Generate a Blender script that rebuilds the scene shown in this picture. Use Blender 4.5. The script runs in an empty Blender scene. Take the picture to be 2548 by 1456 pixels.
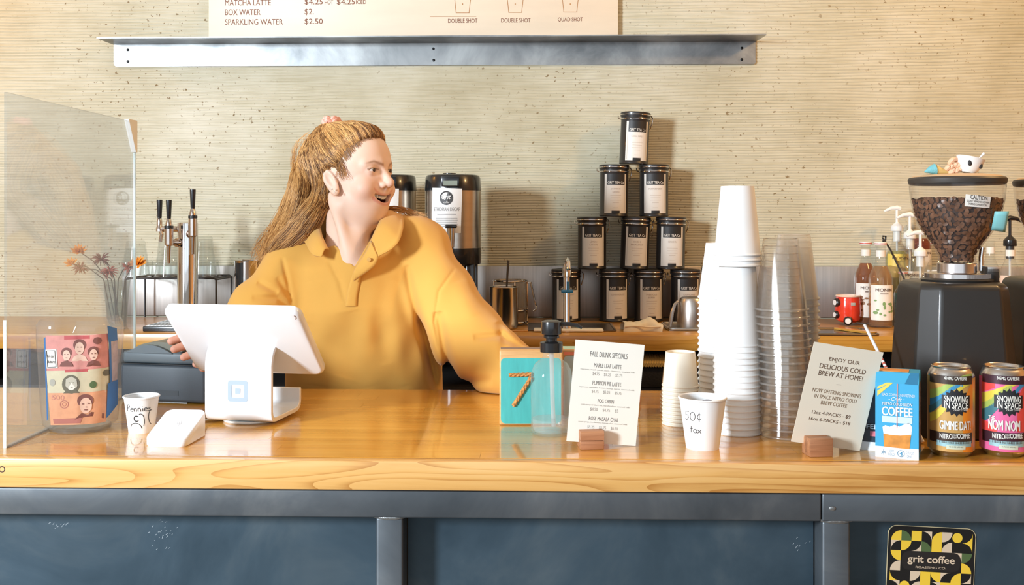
import bpy, bmesh, math, random
import numpy as np
from mathutils import Vector, Matrix
PI = math.pi
random.seed(7)
SC = bpy.context.scene
COL = SC.collection

# ------------------------------------------------------------------ camera
F, CX, HY, ZCAM, TH = 2500.0, 1274.0, 540.0, 1.411, math.radians(1.6)
ZC, ZB, YW = 1.05, 1.091, 3.20          # worktop height, back worktop height, back wall
cam_data = bpy.data.cameras.new('camera')
cam_data.sensor_width = 36.0
cam_data.lens = 36.0 * F / 2548.0
cam_data.shift_y = -(728.0 - HY) / 2548.0
cam_data.clip_start = 0.05
cam = bpy.data.objects.new('camera', cam_data)
cam.location = (0, 0, ZCAM)
cam.rotation_euler = (PI / 2, 0, TH)
COL.objects.link(cam)
SC.camera = cam

# ------------------------------------------------------------------ world, lights, exposure
world = bpy.data.worlds.new('sky')
SC.world = world
world.use_nodes = True
bg = world.node_tree.nodes['Background']
bg.inputs['Color'].default_value = (0.80, 0.90, 1.0, 1)
bg.inputs['Strength'].default_value = 0.85

def lamp(name, kind, loc, target, power, color, size=1.0, size_y=None):
    d = bpy.data.lights.new(name, kind)
    d.energy = power
    d.color = color
    if kind == 'AREA':
        d.shape = 'RECTANGLE'
        d.size, d.size_y = size, size_y or size
    elif kind in ('POINT', 'SPOT'):
        d.shadow_soft_size = size
    o = bpy.data.objects.new(name, d)
    o.location = loc
    o.rotation_euler = (Vector(target) - Vector(loc)).to_track_quat('-Z', 'Y').to_euler()
    COL.objects.link(o)
    return o
lamp('window_light', 'AREA', (-3.05, -1.0, 2.05), (0.45, 2.9, 1.25), 172, (0.80, 0.90, 1.0), 0.60, 0.75)
bpy.data.lights['window_light'].spread = math.radians(120)
lamp('storefront_light', 'AREA', (-0.2, -2.8, 2.0), (0.0, 3.0, 1.2), 28, (0.82, 0.91, 1.0), 4.6, 2.2)
lamp('right_pendant_light', 'POINT', (1.75, 1.75, 2.55), (0, 0, 0), 64, (1.0, 0.60, 0.24), 0.09)
lamp('left_pendant_light', 'POINT', (-2.1, 2.75, 2.35), (0, 0, 0), 13, (1.0, 0.46, 0.08), 0.07)

SC.view_settings.view_transform = 'Standard'
SC.view_settings.look = 'None'
SC.view_settings.gamma = 1.0
SC.view_settings.use_curve_mapping = False
SC.view_settings.exposure = -0.2
SC.cycles.max_bounces = 10
SC.cycles.diffuse_bounces = 3
SC.cycles.glossy_bounces = 4
SC.cycles.transmission_bounces = 6
SC.cycles.transparent_max_bounces = 48
SC.cycles.caustics_reflective = False
SC.cycles.caustics_refractive = False
SC.cycles.sample_clamp_indirect = 4.0
SC.cycles.use_denoising = True

# ------------------------------------------------------------------ measuring helpers
CAM_C, CAM_S = math.cos(TH), math.sin(TH)
def ray(px, py):
    a, b = (px - CX) / F, -(py - HY) / F
    return (a * CAM_C - CAM_S, a * CAM_S + CAM_C, b)
def at(px, py, Y):                      # point of the plane y = Y
    d = ray(px, py); t = Y / d[1]
    return Vector((d[0] * t, Y, ZCAM + d[2] * t))
def on(px, py, z):                      # point of the level z
    d = ray(px, py); t = (z - ZCAM) / d[2]
    return Vector((d[0] * t, d[1] * t, z))
def xat(px, Y): return at(px, HY, Y).x
def zat(py, Y): return ZCAM - (py - HY) / F * Y
def foot(px, py, z, r):                 # centre of a round foot whose front edge is seen at px, py
    p = on(px, py, z)
    return Vector((xat(px, p.y + r), p.y + r, z))

# ------------------------------------------------------------------ materials
def lin(c):
    return tuple(((x / 12.92) if x <= 0.04045 else ((x + 0.055) / 1.055) ** 2.4) for x in c)
def rgb(r, g, b): return lin((r / 255, g / 255, b / 255))
class NT:
    def __init__(s, m):
        s.t = m.node_tree; s.n = s.t.nodes
        s.b = s.n.get('Principled BSDF'); s.out = s.n.get('Material Output')
    def add(s, kind, **kw):
        n = s.n.new(kind)
        for k, v in kw.items():
            if k in n.inputs: n.inputs[k].default_value = v
            else: setattr(n, k, v)
        return n
    def link(s, a, b): s.t.links.new(a, b)
def ramp(nt, stops, src):
    r = nt.add('ShaderNodeValToRGB')
    e = r.color_ramp.elements
    while len(e) < len(stops): e.new(0.5)
    for el, (p, c) in zip(e, stops):
        el.position = p; el.color = (*c, 1)
    nt.link(src, r.inputs[0])
    return r.outputs[0]
MATS = {}
def mat(name, col=(0.8, 0.8, 0.8), rough=0.5, metal=0.0, coat=0.0, spec=0.5, noise=None, bump=None, emit=None, sheen=0, sss=0):
    if name in MATS: return MATS[name]
    m = bpy.data.materials.new(name); m.use_nodes = True
    nt = NT(m); b = nt.b
    b.inputs['Base Color'].default_value = (*col, 1)
    b.inputs['Roughness'].default_value = rough
    b.inputs['Metallic'].default_value = metal
    b.inputs['Coat Weight'].default_value = coat
    b.inputs['Coat Roughness'].default_value = 0.08
    b.inputs['Specular IOR Level'].default_value = spec
    if sheen: b.inputs['Sheen Weight'].default_value = sheen
    if sss:
        b.inputs['Subsurface Weight'].default_value = sss
        b.inputs['Subsurface Radius'].default_value = (0.010, 0.004, 0.002)
        b.inputs['Subsurface Scale'].default_value = 0.6
    if emit:
        b.inputs['Emission Color'].default_value = (*emit[0], 1); b.inputs['Emission Strength'].default_value = emit[1]
    if noise or bump:
        tc = nt.add('ShaderNodeTexCoord')
    if noise:                            # (scale, amount, detail, stretch)
        sc, amt, det = noise[:3]
        mp = nt.add('ShaderNodeMapping'); mp.inputs['Scale'].default_value = noise[3] if len(noise) > 3 else (1, 1, 1)
        nt.link(tc.outputs['Object'], mp.inputs[0])
        n = nt.add('ShaderNodeTexNoise', Scale=sc, Detail=det, Roughness=0.6)
        nt.link(mp.outputs[0], n.inputs['Vector'])
        lo = tuple(c * (1 - amt) for c in col); hi = tuple(min(1, c * (1 + amt)) for c in col)
        nt.link(ramp(nt, [(0.3, lo), (0.7, hi)], n.outputs['Fac']), b.inputs['Base Color'])
    if bump:                             # (scale, strength, distance)
        n2 = nt.add('ShaderNodeTexNoise', Scale=bump[0], Detail=4.0)
        nt.link(tc.outputs['Object'], n2.inputs['Vector'])
        bp = nt.add('ShaderNodeBump', Strength=bump[1], Distance=bump[2])
        nt.link(n2.outputs['Fac'], bp.inputs['Height']); nt.link(bp.outputs[0], b.inputs['Normal'])
    MATS[name] = m
    return m
def clear(name, tint=(1, 1, 1), haze=0.0, ior=1.45, rough=0.02, haze_col=(0.9, 0.92, 0.93), gloss=1.0):
    """thin clear plastic or glass: see-through, mirrored by Fresnel, a little dust"""
    if name in MATS: return MATS[name]
    m = bpy.data.materials.new(name); m.use_nodes = True
    nt = NT(m); nt.n.remove(nt.b)
    tr = nt.add('ShaderNodeBsdfTransparent'); tr.inputs[0].default_value = (*tint, 1)
    df = nt.add('ShaderNodeBsdfDiffuse'); df.inputs[0].default_value = (*haze_col, 1)
    tl = nt.add('ShaderNodeBsdfTranslucent'); tl.inputs[0].default_value = (*haze_col, 1)
    hz = nt.add('ShaderNodeMixShader'); hz.inputs[0].default_value = 0.5
    nt.link(df.outputs[0], hz.inputs[1]); nt.link(tl.outputs[0], hz.inputs[2])
    gl = nt.add('ShaderNodeBsdfGlossy'); gl.inputs['Roughness'].default_value = rough
    fr = nt.add('ShaderNodeFresnel')
    gm = nt.add('ShaderNodeNewGeometry')
    io = nt.add('ShaderNodeMapRange'); io.inputs[3].default_value = ior; io.inputs[4].default_value = 1 / ior
    nt.link(gm.outputs['Backfacing'], io.inputs[0]); nt.link(io.outputs[0], fr.inputs[0])
    m1 = nt.add('ShaderNodeMixShader'); m1.inputs[0].default_value = haze
    m2 = nt.add('ShaderNodeMixShader')
    nt.link(tr.outputs[0], m1.inputs[1]); nt.link(hz.outputs[0], m1.inputs[2])
    if gloss != 1.0:
        mu = nt.add('ShaderNodeMath', operation='MULTIPLY'); mu.inputs[1].default_value = gloss
        nt.link(fr.outputs[0], mu.inputs[0]); nt.link(mu.outputs[0], m2.inputs[0])
    else:
        nt.link(fr.outputs[0], m2.inputs[0])
    nt.link(m1.outputs[0], m2.inputs[1]); nt.link(gl.outputs[0], m2.inputs[2])
    nt.link(m2.outputs[0], nt.out.inputs['Surface'])
    MATS[name] = m
    return m

# ------------------------------------------------------------------ mesh builder
class MB:
    def __init__(s): s.v = []; s.f = []
    def add(s, vs, fs, fn=None):
        o = len(s.v)
        s.v += [tuple(fn(*p)) if fn else tuple(p) for p in vs]
        s.f += [tuple(i + o for i in f) for f in fs]
        return s
    def box(s, c, d, b=0.0, seg=2, rot=None):
        bm = bmesh.new(); bmesh.ops.create_cube(bm, size=1)
        bmesh.ops.scale(bm, vec=d, verts=bm.verts)
        if b: bmesh.ops.bevel(bm, geom=bm.edges[:], offset=b, segments=seg, affect='EDGES', profile=0.5)
        M = Matrix.Translation(c) @ (rot.to_4x4() if rot else Matrix())
        bm.verts.index_update()
        s.add([M @ v.co for v in bm.verts], [[v.index for v in f.verts] for f in bm.faces]); bm.free()
        return s
    def lathe(s, prof, n=32, c=(0, 0, 0), sq=None, M=None):
        """profile (r, z) turned about z; an r of 0 closes the end; sq: superellipse power"""
        vs, rings, fs = [], [], []
        for r, z in prof:
            if r <= 1e-6: rings.append([len(vs)]); vs.append((0, 0, z)); continue
            ring = []
            for k in range(n):
                a = 2 * PI * k / n; ca, sa = math.cos(a), math.sin(a)
                q = r if not sq else r / (abs(ca) ** sq + abs(sa) ** sq) ** (1 / sq)
                ring.append(len(vs)); vs.append((q * ca, q * sa, z))
            rings.append(ring)
        for A, B in zip(rings, rings[1:]):
            if len(A) == 1 and len(B) == 1: continue
            for k in range(n):
                k2 = (k + 1) % n
                if len(A) == 1: fs.append((A[0], B[k2], B[k]))
                elif len(B) == 1: fs.append((A[k], A[k2], B[0]))
                else: fs.append((A[k], A[k2], B[k2], B[k]))
        if M is None: M = Matrix.Translation(c)
        return s.add([M @ Vector(p) for p in vs], fs)
    def tube(s, path, r, n=8, cap=True, closed=False):
        P = [Vector(p) for p in path]; N = len(P)
        rr = r if isinstance(r, (list, tuple)) else [r] * N
        vs, fs = [], []
        up = None
        for i, p in enumerate(P):
            if closed: t = P[(i + 1) % N] - P[i - 1]
            else: t = P[min(i + 1, N - 1)] - P[max(i - 1, 0)]
            t.normalize()
            if up is None:
                up = Vector((0, 0, 1)) if abs(t.z) < 0.9 else Vector((1, 0, 0))
            side = t.cross(up)
            if side.length < 1e-6: side = t.orthogonal()
            side.normalize(); up = side.cross(t).normalized()
            for k in range(n):
                a = 2 * PI * k / n
                vs.append(p + (side * math.cos(a) + up * math.sin(a)) * rr[i])
        for i in range(N if closed else N - 1):
            j = (i + 1) % N
            for k in range(n):
                k2 = (k + 1) % n
                fs.append((i * n + k, i * n + k2, j * n + k2, j * n + k))
        if cap and not closed:
            fs.append(tuple(range(n))[::-1]); fs.append(tuple(range((N - 1) * n, N * n)))
        return s.add(vs, fs)
    def prism(s, poly, d, fn):
        """polygon (a, b) given depth d along c; fn(a, b, c) -> xyz"""
        n = len(poly)
        vs = [fn(a, b, 0) for a, b in poly] + [fn(a, b, d) for a, b in poly]
        fs = [tuple(range(n)), tuple(range(2 * n - 1, n - 1, -1))] + [(i, i + n, (i + 1) % n + n, (i + 1) % n) for i in range(n)]
        return s.add(vs, fs)
    def grid(s, nu, nv, fn, flip=False):
        vs = [fn(i / (nu - 1), j / (nv - 1)) for j in range(nv) for i in range(nu)]
        fs = [(j * nu + i, j * nu + i + 1, (j + 1) * nu + i + 1, (j + 1) * nu + i) for j in range(nv - 1) for i in range(nu - 1)]
        return s.add(vs, [f[::-1] for f in fs] if flip else fs)
    def ball(s, c, r, n=12, M=None):
        r = r if isinstance(r, (tuple, list)) else (r, r, r)
        m = max(4, n // 2)
        X = Matrix.Translation(c) @ (M.to_4x4() if M else Matrix()) @ Matrix.Diagonal((*r, 1))
        return s.lathe([(math.sin(PI * k / m), -math.cos(PI * k / m)) if 0 < k < m else (0, -math.cos(PI * k / m)) for k in range(m + 1)], n, M=X)
    def mesh(s, name):
        me = bpy.data.meshes.new(name)
        me.from_pydata([tuple(p) for p in s.v], [], s.f); me.update()
        return me
def finish(me, angle=35, fix=True):
    if fix:
        bm = bmesh.new(); bm.from_mesh(me)
        bmesh.ops.recalc_face_normals(bm, faces=bm.faces[:]); bm.to_mesh(me); bm.free()
    if angle:
        me.shade_smooth()
        if angle < 180: me.set_sharp_from_angle(angle=math.radians(angle))
    return me
def link(name, me, m, parent=None):
    o = bpy.data.objects.new(name, me)
    COL.objects.link(o)
    if m is not None:
        me.materials.clear()
        for q in (m if isinstance(m, (list, tuple)) else [m]): me.materials.append(q)
    if parent: o.parent = parent
    return o
def obj(name, mb, m, parent=None, angle=35, fix=True):
    return link(name, finish(mb.mesh(name), angle, fix), m, parent)
def inst(name, src, parent=None, loc=None, rot=None):
    o = src.copy(); o.name = name; COL.objects.link(o); o.parent = parent
    if loc is not None: o.location = loc
    if rot is not None: o.rotation_euler = rot
    return o
def tag(o, label=None, cat=None, group=None, kind=None):
    if label: o['label'] = label
    if cat: o['category'] = cat
    if group: o['group'] = group
    if kind: o['kind'] = kind
    return o
def thing(name, label, cat, loc=(0, 0, 0), rz=0.0, group=None, rot=None):
    o = bpy.data.objects.new(name, None)
    o.empty_display_size = 0.05
    COL.objects.link(o)
    o.location = loc
    o.rotation_euler = rot if rot else (0, 0, rz)
    return tag(o, label, cat, group)
def kids(o): return [c for c in bpy.data.objects if c.parent == o]
def copy_tree(o, parent=None):
    c = o.copy(); COL.objects.link(c); c.parent = parent
    for ch in kids(o): copy_tree(ch, c)
    return c

# ------------------------------------------------------------------ lettering: outlines filled flat, laid on a surface by a mapping
TXT = {}
def text(body, bold=0.0, shear=0.0):
    key = (body, bold, shear)
    if key in TXT: return TXT[key]
    cu = bpy.data.curves.new('t', 'FONT')
    cu.body = body; cu.size = 1; cu.resolution_u = 3; cu.offset = bold; cu.shear = shear; cu.space_line = 0.85
    cu.align_x = 'CENTER'
    o = bpy.data.objects.new('t', cu); COL.objects.link(o)
    dg = bpy.context.evaluated_depsgraph_get(); dg.update()
    me = o.evaluated_get(dg).to_mesh()
    vs = [(v.co.x, v.co.y) for v in me.vertices]; fs = [tuple(p.vertices) for p in me.polygons]
    o.evaluated_get(dg).to_mesh_clear()
    bpy.data.objects.remove(o); bpy.data.curves.remove(cu)
    xs = [p[0] for p in vs]; ys = [p[1] for p in vs]
    x0, x1, y0, y1 = min(xs), max(xs), min(ys), max(ys)
    vs = [((x - x0) / (x1 - x0) - 0.5, (y - y0) / max(1e-6, y1 - y0) - 0.5) for x, y in vs]
    TXT[key] = (vs, fs)
    return TXT[key]
def put(mb, body, cx, cz, w, h, fn, bold=0.0, shear=0.0, rot=0.0):
    """text filling a w x h box centred at (cx, cz) of the surface; fn(x, z) -> xyz"""
    vs, fs = text(body, 0.0, shear)
    c, s = math.cos(rot), math.sin(rot)
    e = bold * 0.9 * h
    for i_, (ox, oz) in enumerate(((0, 0), (-e, 0), (e, 0), (0, e * 0.6), (0, -e * 0.6)) if bold else ((0, 0),)):
        q = [fn(cx + ox + (x * w) * c - (y * h) * s, cz + oz + (x * w) * s + (y * h) * c) for x, y in vs]
        mb.add([(p[0], p[1] - 0.00012 * i_, p[2]) for p in q] if i_ else q, fs)
def flat(y=-0.0006): return lambda x, z: (x, y, z)
def round_on(R, eps=0.0005, a0=0.0):
    """wrap on a cylinder about z facing -y"""
    def fn(x, z):
        r = (R(z) if callable(R) else R) + eps
        a = x / r + a0
        return (r * math.sin(a), -r * math.cos(a), z)
    return fn
def patch(mb, x0, z0, x1, z1, fn, nx=2, nz=2):
    mb.grid(nx, nz, lambda u, v: fn(x0 + (x1 - x0) * u, z0 + (z1 - z0) * v))
def shape(mb, poly, fn): mb.add([fn(x, z) for x, z in poly], [tuple(range(len(poly)))])
def oval(cx, cz, rx, rz, n=20): return [(cx + rx * math.cos(2 * PI * k / n), cz + rz * math.sin(2 * PI * k / n)) for k in range(n)]
def ring(mb, cx, cz, r0, r1, fn, n=24, rz=1.0):
    vs, fs = [], []
    for k in range(n):
        a = 2 * PI * k / n
        vs += [fn(cx + r0 * math.cos(a), cz + r0 * rz * math.sin(a)), fn(cx + r1 * math.cos(a), cz + r1 * rz * math.sin(a))]
        j = (k + 1) % n
        fs.append((2 * k, 2 * k + 1, 2 * j + 1, 2 * j))
    mb.add(vs, fs)
def stroke(mb, pts, w, fn):
    """a drawn line of width w on the surface"""
    P = [Vector(p) for p in pts]
    vs, fs = [], []
    for i, p in enumerate(P):
        t = (P[min(i + 1, len(P) - 1)] - P[max(i - 1, 0)]).normalized()
        n = Vector((-t.y, t.x)) * w / 2
        vs += [fn(*(p + n)), fn(*(p - n))]
        if i: fs.append((2 * i - 2, 2 * i - 1, 2 * i + 1, 2 * i))
    mb.add(vs, fs)
def rrect(x0, z0, x1, z1, r, n=5):
    out = []
    for cx, cz, a in ((x1 - r, z1 - r, 0), (x0 + r, z1 - r, PI / 2), (x0 + r, z0 + r, PI), (x1 - r, z0 + r, 1.5 * PI)):
        out += [(cx + r * math.cos(a + PI / 2 * k / n), cz + r * math.sin(a + PI / 2 * k / n)) for k in range(n + 1)]
    return out

# ------------------------------------------------------------------ surfaces measured off the photograph
ORD = ['', 'first', 'second', 'third', 'fourth', 'fifth', 'sixth', 'seventh', 'eighth', 'ninth', 'tenth', 'eleventh', 'twelfth', 'thirteenth', 'fourteenth',
       'fifteenth', 'sixteenth', 'seventeenth', 'eighteenth', 'nineteenth', 'twentieth']
class Plane:
    """the local plane y = 0 of a thing"""
    def __init__(s, t, eps=-0.0006):
        s.M = Matrix.LocRotScale(t.location, t.rotation_euler, None); s.I = s.M.inverted(); s.eps = eps
    def hit(s, px, py):
        o = s.I @ Vector((0, 0, ZCAM)); d = s.I.to_3x3() @ Vector(ray(px, py))
        p = o + d * (-o.y / d.y); return (p.x, p.z)
    def scale(s, px, py):
        a, b = s.hit(px - 2, py), s.hit(px + 2, py); return math.hypot(a[0] - b[0], a[1] - b[1]) / 4
    def fn(s, x, z): return (x, s.eps, z)
class Cyl:
    """a cylinder of radius R about the local z of a thing"""
    def __init__(s, t, R, eps=0.0005):
        s.c = Vector(t.location); s.R = R; s.f = round_on(R, eps)
        s.M = Matrix.LocRotScale(t.location, t.rotation_euler, None); s.I = s.M.inverted()
    def hit(s, px, py):
        o = s.I @ Vector((0, 0, ZCAM)); d = s.I.to_3x3() @ Vector(ray(px, py))
        a = d.x ** 2 + d.y ** 2; b = o.x * d.x + o.y * d.y; c = o.x ** 2 + o.y ** 2 - s.R ** 2
        D = b * b - a * c
        t = (-b - math.sqrt(D)) / a if D > 0 else -b / a
        p = o + d * t
        return (s.R * math.atan2(p.x, -p.y), p.z)
    def scale(s, px, py): return s.M.translation.y / F
    def fn(s, x, z): return s.f(x, z)
def tpx(mb, body, x0, y0, x1, y1, surf, bold=0.0, shear=0.0, rot=0.0):
    u, v = surf.hit((x0 + x1) / 2, (y0 + y1) / 2); k = surf.scale((x0 + x1) / 2, (y0 + y1) / 2)
    if isinstance(surf, Cyl): w = surf.hit(x1, (y0 + y1) / 2)[0] - surf.hit(x0, (y0 + y1) / 2)[0]
    else: w = (x1 - x0) * k
    put(mb, body, u, v, w, (y1 - y0) * k, surf.fn, bold, shear, rot)
def spx(mb, pts, surf): shape(mb, [surf.hit(*p) for p in pts], surf.fn)
def lpx(mb, pts, wpx, surf): stroke(mb, [surf.hit(*p) for p in pts], wpx * surf.scale(*pts[0]), surf.fn)
def gpx(mb, x0, y0, x1, y1, surf, nx=8):
    nx = nx if nx == 2 else 30
    """a patch between two pixel corners, bent with the surface"""
    a, b = surf.hit(x0, y1), surf.hit(x1, y0); patch(mb, a[0], a[1], b[0], b[1], surf.fn, nx, 2)
def stuff(o): o['kind'] = 'stuff'; return o
# ================================================================== SETTING
def plaster():
    m = bpy.data.materials.new('combed_plaster'); m.use_nodes = True
    nt = NT(m); b = nt.b
    tc = nt.add('ShaderNodeTexCoord')
    n1 = nt.add('ShaderNodeTexNoise', Scale=1.6, Detail=5.0, Roughness=0.65); nt.link(tc.outputs['Object'], n1.inputs['Vector'])
    base = ramp(nt, [(0.3, rgb(178, 168, 138)), (0.52, rgb(202, 195, 170)), (0.72, rgb(218, 213, 194))], n1.outputs['Fac'])
    mp = nt.add('ShaderNodeMapping'); mp.inputs['Scale'].default_value = (3, 3, 60); nt.link(tc.outputs['Object'], mp.inputs[0])
    n2 = nt.add('ShaderNodeTexNoise', Scale=3.0, Detail=4.0); nt.link(mp.outputs[0], n2.inputs['Vector'])
    st = ramp(nt, [(0.35, (0.86, 0.84, 0.78)), (0.6, (1, 1, 1))], n2.outputs['Fac'])
    mx = nt.add('ShaderNodeMix', data_type='RGBA', blend_type='MULTIPLY'); mx.inputs[0].default_value = 0.8
    nt.link(base, mx.inputs[6]); nt.link(st, mx.inputs[7])
    # small brown pits and trowel flecks
    n3 = nt.add('ShaderNodeTexNoise', Scale=75.0, Detail=2.0, Roughness=0.55); nt.link(tc.outputs['Object'], n3.inputs['Vector'])
    n4 = nt.add('ShaderNodeTexNoise', Scale=1.9, Detail=3.0, Roughness=0.6); nt.link(tc.outputs['Object'], n4.inputs['Vector'])
    ma = nt.add('ShaderNodeMapRange'); ma.inputs[1].default_value = 0.635; ma.inputs[2].default_value = 0.69; nt.link(n3.outputs['Fac'], ma.inputs[0])
    mb = nt.add('ShaderNodeMapRange'); mb.inputs[1].default_value = 0.36; mb.inputs[2].default_value = 0.60; nt.link(n4.outputs['Fac'], mb.inputs[0])
    fl = nt.add('ShaderNodeMath', operation='MULTIPLY'); nt.link(ma.outputs[0], fl.inputs[0]); nt.link(mb.outputs[0], fl.inputs[1])
    m2 = nt.add('ShaderNodeMix', data_type='RGBA'); nt.link(fl.outputs[0], m2.inputs[0])
    nt.link(mx.outputs[2], m2.inputs[6]); m2.inputs[7].default_value = (*rgb(128, 104, 66), 1)
    nt.link(m2.outputs[2], b.inputs['Base Color'])
    b.inputs['Roughness'].default_value = 0.55
    b.inputs['Specular IOR Level'].default_value = 0.35
    n5 = nt.add('ShaderNodeTexNoise', Scale=90.0, Detail=3.0); nt.link(tc.outputs['Object'], n5.inputs['Vector'])
    bp = nt.add('ShaderNodeBump', Strength=0.35, Distance=0.002); nt.link(n5.outputs['Fac'], bp.inputs['Height']); nt.link(bp.outputs[0], b.inputs['Normal'])
    return m
M_PLASTER = plaster()
def back_wall():
    """plaster drawn with a comb: real horizontal grooves"""
    x0, x1, z0, z1 = -3.2, 3.2, 1.0, 2.75
    nx, nz = 150, 1300
    X, Z = np.meshgrid(np.linspace(x0, x1, nx), np.linspace(z0, z1, nz))
    band = np.floor((Z + 0.03 * np.sin(X * 1.3)) / 0.23)
    wob = (0.006 * np.sin(2.1 * X + 1.7 * band) + 0.003 * np.sin(5.3 * X + 0.9 * band + 4 * Z) + 0.0012 * np.sin(17 * X + 3 * band)
           + 0.012 * np.exp(-((X - 0.1) / 0.5) ** 2) * np.exp(-((Z - 1.85) / 0.2) ** 2))
    pitch = np.where(Z > 1.75, 0.0098, 0.0082)
    ph = (Z + wob) / pitch + 0.37 * band
    fr = ph - np.floor(ph)
    d = -0.0029 * np.exp(-((fr - 0.5) / 0.13) ** 2)
    amp = 0.72 + 0.28 * np.sin(3.1 * X + 7 * Z) * np.sin(11 * Z + 1.2 * X) + 0.2 * np.sin(23 * X + 40 * Z) * np.sin(9 * X)
    d = d * np.clip(amp, 0.15, 1.2)
    Y = YW - 0.0005 - d
    vs = np.stack([X, Y, Z], -1).reshape(-1, 3)
    idx = np.arange(nx * nz).reshape(nz, nx)
    fs = np.stack([idx[:-1, :-1], idx[:-1, 1:], idx[1:, 1:], idx[1:, :-1]], -1).reshape(-1, 4)
    me = bpy.data.meshes.new('wall_back')
    me.vertices.add(len(vs)); me.vertices.foreach_set('co', vs.ravel())
    me.loops.add(fs.size); me.loops.foreach_set('vertex_index', fs.ravel())
    me.polygons.add(len(fs)); me.polygons.foreach_set('loop_start', np.arange(0, fs.size, 4)); me.polygons.foreach_set('loop_total', np.full(len(fs), 4))
    me.update(); me.validate(); me.shade_smooth()
    o = link('wall_back', me, M_PLASTER)
    lo = MB(); lo.box((0, YW + 0.06, 0.5), (6.4, 0.10, 1.0)); lo.box((0, YW + 0.06, 2.975), (6.4, 0.1, 0.45)); lo.box((0, YW + 0.06, 1.87), (6.4, 0.1, 1.76))
    obj('wall_core', lo, M_PLASTER, o, angle=0)
    tag(o, kind='structure')
back_wall()
M_PAINT = mat('wall_paint', rgb(206, 198, 184), 0.8)
def struct(name, mb, m, parent=None):
    o = obj(name, mb, m, parent)
    if not parent: tag(o, kind='structure')
    return o
struct('floor', MB().box((0, -0.2, -0.05), (6.5, 7.0, 0.1)), mat('concrete', rgb(150, 142, 132), 0.4, noise=(3, 0.15, 6)))
struct('ceiling', MB().box((0, -0.2, 3.25), (6.5, 7.0, 0.1)), mat('ceiling_paint', rgb(215, 212, 205), 0.9))
struct('wall_left', MB().box((-3.25, -0.2, 1.6), (0.1, 7.0, 3.2)), M_PAINT)
struct('wall_right', MB().box((3.25, -0.2, 1.6), (0.1, 7.0, 3.2)), mat('wood_cladding', rgb(190, 140, 84), 0.6, noise=(4, 0.2, 5, (1, 6, 1))))
fw = MB()
fw.box((0, -3.65, 0.25), (6.4, 0.1, 0.5)); fw.box((0, -3.65, 3.05), (6.4, 0.1, 0.3))
for x in (-3.05, 3.05): fw.box((x, -3.65, 1.7), (0.3, 0.1, 2.4))
struct('wall_front', fw, M_PAINT)
wd = MB()
for x in (-2.87, -0.95, 0.95, 2.87): wd.box((x, -3.65, 1.7), (0.06, 0.08, 2.4))
for z in (0.53, 2.87): wd.box((0, -3.65, z), (5.8, 0.08, 0.06))
struct('window_1', wd, mat('black_frame', rgb(40, 40, 42), 0.5))

# steel splashback behind the worktop: sheets with folded joints
M_STEEL = mat('brushed_steel', rgb(200, 202, 203), 0.30, 1.0, noise=(6, 0.10, 4, (0.6, 1, 30)))
M_STEEL2 = mat('satin_steel', rgb(176, 170, 164), 0.42, 0.85, noise=(5, 0.12, 4, (30, 1, 0.6)))
ztop = zat(661, YW - 0.008)
xs = [xat(306, YW), xat(590, YW), xat(845, YW), xat(1745, YW), xat(2015, YW), 3.0]
for k, (a, b) in enumerate(zip(xs, xs[1:])):
    struct('trim_%d' % (k + 1), MB().box(((a + b) / 2, YW - 0.008, (ZB + ztop) / 2 + 0.001), (b - a - 0.003, 0.006, ztop - ZB - 0.004), 0.0015), M_STEEL2)

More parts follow.
